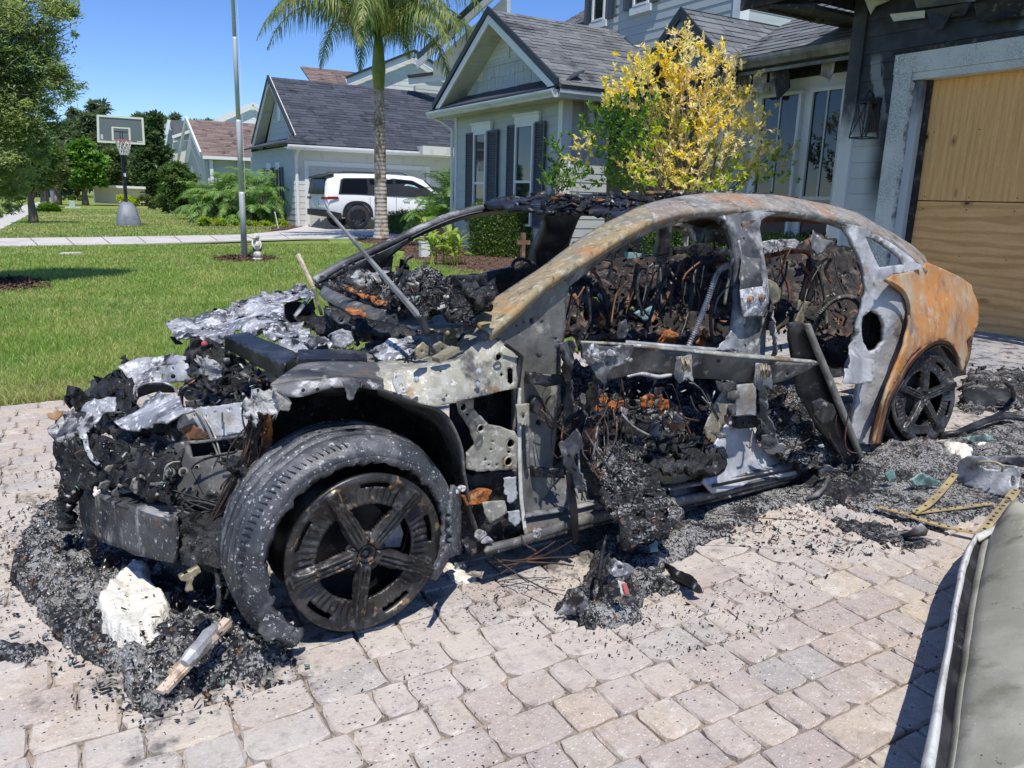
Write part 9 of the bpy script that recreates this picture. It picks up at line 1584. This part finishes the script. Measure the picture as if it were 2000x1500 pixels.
for k, (pts, m_, l_) in enumerate([([(1340, 1178), (1380, 1195), (1392, 1200), (1378, 1200), (1345, 1185)], 'char_smooth', 'thin black sliver on the pavers right of the ash heap'), ([(1240, 1168), (1262, 1166), (1262, 1174), (1242, 1176)], 'char', 'small square black chip beside the dark lump'), ([(1262, 1140), (1290, 1136), (1330, 1150), (1320, 1166), (1290, 1164)], 'ash_metal', 'flat grey flake with pale edges at the right of the ash heap')]):
 q = thing('burned_chip', l_, 'debris', onz(*pts[0])); sheet('chip', pts, [Zc(*pts[0], .012)], m_, 5, .004, 9, .008, root=q, rag=.6)
car1 = [(1330, 1010), (1390, 975), (1500, 955), (1600, 925), (1680, 905), (1700, 870), (1760, 868), (1840, 865), (1900, 835), (1960, 805), (2080, 790), (2080, 960), (1990, 985), (1900, 1010), (1850, 1040), (1790, 1035), (1740, 1012), (1680, 1000), (1640, 985), (1600, 1000), (1560, 985), (1500, 1000), (1450, 1030), (1400, 1035), (1360, 1030)]
gheap('ash_carpet', car1, .03, 'rubble_slab', 8, 22, .9, 15, lab='wide bed of black and white ash beside the rear of the car', cat='debris', kind='stuff')
gheap('char_ridge', [(1560, 935), (1640, 920), (1700, 905), (1720, 930), (1700, 965), (1650, 985), (1610, 975), (1570, 960)], .07, 'rubble_dark', 7, 18, .8, 16, lab='dark ridge of char on the ground below the slanted door frame', cat='debris')
gheap('rear_ash', [(1700, 885), (1745, 862), (1840, 862), (1880, 850), (1930, 870), (1890, 900), (1880, 930), (1830, 945), (1760, 950), (1715, 930)], .06, 'rubble_pale', 7, 18, .8, 17, lab='pale ash bed in front of the rear wheel', cat='debris')
gheap('pale_crust', [(1836, 880), (1870, 872), (1900, 885), (1888, 904), (1850, 900)], .075, 'powder', 5, 12, .4, 18, lab='pale crust on the ash right of the rear wheel', cat='ash')
gheap('pale_crust', [(1872, 862), (1920, 862), (1945, 870), (1915, 878), (1880, 874)], .06, 'powder', 5, 12, .4, 19, lab='second smaller pale crust nearer the black hose', cat='ash')
gheap('rear_debris', [(1880, 740), (1900, 725), (1960, 722), (2080, 735), (2080, 800), (1960, 800), (1900, 810), (1872, 790)], .06, 'rubble', 8, 18, .8, 20, lab='debris behind the rear wheel towards the boarded opening', cat='debris')
gheap('sill_ash', [(1290, 1040), (1300, 1015), (1360, 1005), (1420, 1010), (1440, 1030), (1400, 1060), (1340, 1070)], .022, 'rubble_pale', 7, 12, .8, 21, lab='thin ash patch on the pavers in front of the sill', cat='ash')
gheap('near_ash', [(1620, 1010), (1700, 1015), (1790, 1040), (1840, 1062), (1800, 1075), (1720, 1060), (1640, 1040)], .014, 'rubble', 7, 12, .8, 22, lab='thin dark ash on the pavers below the yellow straps', cat='ash')
for pts, n_, sz, mx, lb in ((car1, 700, .01, 'ashy', 'broken crumbs of char and glass on the ash beside the rear of the car'), ([(1880, 720), (2060, 720), (2060, 810), (1870, 800)], 330, .03, 'char', 'chips of char behind the rear wheel'), ([(880, 1105), (1150, 1060), (1300, 1170), (1500, 1110), (1700, 1080), (1500, 1250), (1200, 1300), (900, 1200)], 700, .006, 'char', 'black flecks on the pavers below the sill'), (heap2, 200, .01, 'ashy', 'crumbs on the ash heap below the sill'), ([(1380, 1020), (1560, 985), (1750, 1030), (1800, 1080), (1600, 1090), (1420, 1070)], 500, .01, 'ashy', 'crumbs on the pavers in front of the ash bed')):
 shards('debris_crumbs', pts, None, n_, sz, mx, .01, None, lb, ground=.02 if sz > .01 else .003)
hs_ = thing('burned_hose', 'thick black hose arching over the ash behind the rear wheel', 'hose', onz(1900, 850)); mb = MB(); P = [onz(1836, 850, .02), onz(1870, 846, .03), onz(1900, 832, .05), onz(1935, 818, .07), onz(1965, 813, .06), onz(2000, 818, .04), onz(2060, 840, .02)]; mb.tube(P, .017, 9); part('hose', mb, M['char_smooth'], hs_, True)
bx = thing('burned_box_panel', 'dark bent box shaped scrap with an upright hook near the right edge', 'scrap', onz(1940, 780)); sheet('panel', [(1880, 765), (1900, 755), (1970, 760), (1982, 778), (1975, 795), (1930, 798), (1890, 792)], [Zc(1890, 760, .09), Zc(1975, 765, .09), Zc(1930, 795, .02)], 'char_smooth', 7, .006, 8, .01, root=bx); mb = MB(); mb.tube([onz(1978, 782, .02), onz(1980, 770, .12), onz(1976, 758, .19), onz(1964, 748, .22)], [.014, .014, .012, .01], 7); part('hook', mb, M['char'], bx)
gr = thing('blued_metal_scrap', 'heat blued curved metal bracket lying on the ash at the right edge', 'scrap', onz(1930, 920))
sheet('shell', [(1864, 930), (1872, 905), (1890, 893), (1925, 890), (1960, 908), (1985, 912), (1990, 925), (1985, 955), (1970, 972), (1940, 968), (1900, 952), (1868, 944)], [Zc(1870, 935, .04), Zc(1900, 892, .16), Zc(1988, 918, .13), Zc(1970, 970, .03)], 'cpanel', 6, .01, 8, .01, root=gr, rag=.6, holes=[[(1915, 908), (1940, 906), (1975, 914), (1950, 918), (1925, 916)], circ(1974, 940, 4, 10)])
sheet('arm', [(1925, 893), (2060, 888), (2060, 905), (1990, 910), (1930, 903)], [Zc(1925, 898, .13), Zc(2060, 895, .08)], 'ash_metal', 8, .005, 8, .01, root=gr); ptube('strap_loop', [Zc(1908, 910, .14), Zc(1912, 902, .16), Zc(1940, 902, .17), Zc(1958, 910, .16), Zc(1957, 920, .13)], 2.6, 'brass', 14, root=gr)
def strap(root, pts, z, w_, nh, mat='strap_metal', name='strap'):
 Pm = cr([(x, y, zz) for (x, y), zz in zip(pts, z)], 40); P = [onz(a, b, c_) for a, b, c_ in Pm]; V = []; n = len(P)
 for i, p in enumerate(P):
  d = unit(P[min(i+1, n-1)]-P[max(i-1, 0)]); s_ = unit(np.cross(d, ZZ)); V += [p-s_*w_, p+s_*w_, p+s_*w_-ZZ*.004, p-s_*w_-ZZ*.004]
 mb = MB(); mb.add(V, [(i*4+j, i*4+(j+1) % 4, i*4+4+(j+1) % 4, i*4+4+j) for i in range(n-1) for j in range(4)]+[(3, 2, 1, 0), (4*n-4, 4*n-3, 4*n-2, 4*n-1)]); st_ = part(name, mb, M[mat], root)
 for k in range(nh):
  p = P[int((k+.5)/nh*(n-1))]; mb = MB(); mb.lathe([(0, 0), (w_*.36, 0), (w_*.36, .002), (0, .002)], p+ZZ*.0005, ZZ, 9); part('strap_hole', mb, M['char'], st_)
S1 = thing('perforated_strap', 'long yellow brown perforated metal strap lying on the ash', 'strap', onz(1800, 1010)); strap(S1, [(1712, 988), (1760, 1000), (1800, 1014), (1850, 1028), (1925, 1044)], [.03, .035, .03, .03, .03], .013, 11)
S2 = thing('perforated_strap', 'upright slanting perforated strap running up to the blued scrap', 'strap', onz(1950, 1000)); strap(S2, [(1918, 1040), (1940, 1010), (1962, 985), (1985, 955)], [.03, .06, .08, .09], .016, 12)
S3 = thing('perforated_strap', 'short perforated strap meeting the long one in a sharp bend', 'strap', onz(1850, 970)); strap(S3, [(1786, 1000), (1812, 985), (1838, 960), (1866, 925)], [.03, .05, .05, .07], .013, 6)
S4 = thing('perforated_strap', 'narrow perforated strap running flat behind the long strap', 'strap', onz(1850, 990)); strap(S4, [(1786, 1001), (1830, 996), (1880, 990), (1935, 982)], [.03, .03, .03, .03], .009, 10)
for pts, z0, l_ in (([(1776, 938), (1800, 925), (1840, 940), (1830, 950), (1790, 950)], .05, 'pale green melted glass piece on the ash bed'), ([(1880, 855), (1930, 850), (1950, 862), (1900, 864)], .06, 'dull green glass sheet by the black hose'), ([(1730, 925), (1745, 918), (1752, 935), (1736, 940)], .06, 'small green glass piece left of the larger one'), ([(1248, 1036), (1260, 1030), (1262, 1052), (1250, 1054)], .08, 'green glass lump on the ash below the sill'), ([(1265, 1058), (1282, 1050), (1286, 1078), (1270, 1080)], .07, 'tall green glass shard in the ash heap')):
 q = thing('melted_glass', l_, 'glass', onz(*pts[0])); sheet('piece', pts, [Zc(pts[0][0], pts[0][1], z0+.02), Zc(pts[2][0], pts[2][1], z0)], 'glass_crumb', 5, .004, 12, .006, root=q, rag=.8)
fs_ = thing('bent_black_flake', 'curled dark metal flake on the pavers below the straps', 'scrap', onz(1800, 1040)); sheet('flake', [(1732, 1048), (1770, 1040), (1800, 1022), (1812, 1034), (1808, 1046), (1770, 1050)], [Zc(1735, 1048, .01), Zc(1810, 1030, .06)], 'ash_metal', 6, .006, 9, .004, root=fs_)
cs = thing('curved_black_strip', 'curved black strip in the ash below the slanted door frame', 'scrap', onz(1600, 960)); mb = MB(); mb.tube([onz(1576, 974, .02), onz(1595, 966, .04), (onz(1610, 950, .06)), onz(1620, 930, .1)], [.006, .012, .012, .006], 7); part('strip', mb, M['plate_dark'], cs, True)
sheet('fallen_alloy', [(888, 1100), (905, 1096), (915, 1112), (902, 1118), (890, 1112)], [Zc(900, 1105, .02)], 'alu', 5, .006, 9, .006)
gheap('spilled_ash', [(872, 1105), (885, 1100), (915, 1120), (935, 1132), (905, 1140), (880, 1132)], .018, 'powder', 5, 9, .4, 33, lab='little heap of white ash on the pavers right of the front wheel', cat='ash')
wires('loose_wire', [((1150, 1040, -.3), (1300, 1000, -.2)), ((1400, 1000, -.2), (1560, 1020, -.4)), ((1000, 1085, .0), (1090, 1060, -.1)), ((980, 1090, 0), (1120, 1110, -.2))], 8, 'wire', .002, .03)
# --- removed door lying on its face, bottom right
DP = thing('detached_door_panel', 'scorched olive door skin with pale rolled edge lying at the lower right corner', 'door', onz(2000, 1350))
def dstrip(A, B, zA, zB, mat, name, bulge=0., n=40, m=6, amp=.002):
 EA, EB = cr([(x, y, z) for (x, y), z in zip(A, zA)], n), cr([(x, y, z) for (x, y), z in zip(B, zB)], n); V = []
 for i in range(n):
  a, b = onz(*EA[i]), onz(*EB[i])
  for j in range(m+1): s_ = j/m; V.append(a*(1-s_)+b*s_+ZZ*bulge*math.sin(math.pi*s_)+np.array(noise.noise_vector(Vector(a*(1-s_)+b*s_)*9))*amp)
 k = m+1; V = np.array(V); F1 = [(i*k+j, (i+1)*k+j, (i+1)*k+j+1, i*k+j+1) for i in range(n-1) for j in range(m)]; W_ = V-ZZ*.008; q = len(V); ed = {}
 for f in F1:
  for a, b in zip(f, f[1:]+f[:1]): ed[(a, b)] = 1
 mb = MB(); mb.add(np.concatenate([V, W_]), F1+[tuple(x+q for x in f[::-1]) for f in F1]+[(b, a, a+q, b+q) for (a, b) in ed if (b, a) not in ed]); return part(name, mb, M[mat], DP, True)
E0 = [(1903, 1046), (1878, 1090), (1861, 1173), (1850, 1240), (1836, 1313), (1818, 1400), (1799, 1495), (1786, 1560)]; E1 = [(1910, 1050), (1892, 1095), (1874, 1175), (1864, 1240), (1852, 1313), (1840, 1400), (1828, 1495), (1818, 1560)]; E2 = [(1918, 1050), (1908, 1095), (1892, 1180), (1882, 1250), (1872, 1320), (1862, 1400), (1850, 1495), (1842, 1560)]
zz_ = [.13, .15, .17, .18, .19, .2, .2, .2]; dstrip(E0, E1, zz_, [z-.0 for z in zz_], 'pale_edge', 'rolled_edge', .012); dstrip(E1, E2, [z-.004 for z in zz_], [z-.03 for z in zz_], 'char_smooth', 'seam_groove', -.004)
dstrip(E2, [(x+14, y-2) for x, y in E2], [z-.03 for z in zz_], [z-.012 for z in zz_], 'olive_skin', 'inner_lip', .004)
E3 = [(x+14, y-2) for x, y in E2]; E4 = [(2003, 1008), (2080, 1040), (2160, 1120), (2220, 1220), (2260, 1320), (2290, 1420), (2310, 1500), (2320, 1580)]
dstrip(E3, E4, [z-.012 for z in zz_], [.13, .13, .13, .13, .13, .13, .13, .13], 'olive_skin', 'door_skin', .09, 40, 16, .002)
dstrip([(1900, 1046), (1935, 1030), (1965, 1016), (2003, 1000), (2060, 985)], [(1912, 1056), (1945, 1038), (1975, 1024), (2008, 1011), (2064, 996)], [.13, .14, .14, .14, .14], [.13, .14, .14, .14, .14], 'pale_edge', 'rolled_edge', .01, 24, 3)
dstrip([(x, y) for x, y in E0], [(x+12, y+6) for x, y in E0], [z-.006 for z in zz_], [.012]*8, 'olive_skin', 'edge_return', 0, 40, 5, .001)
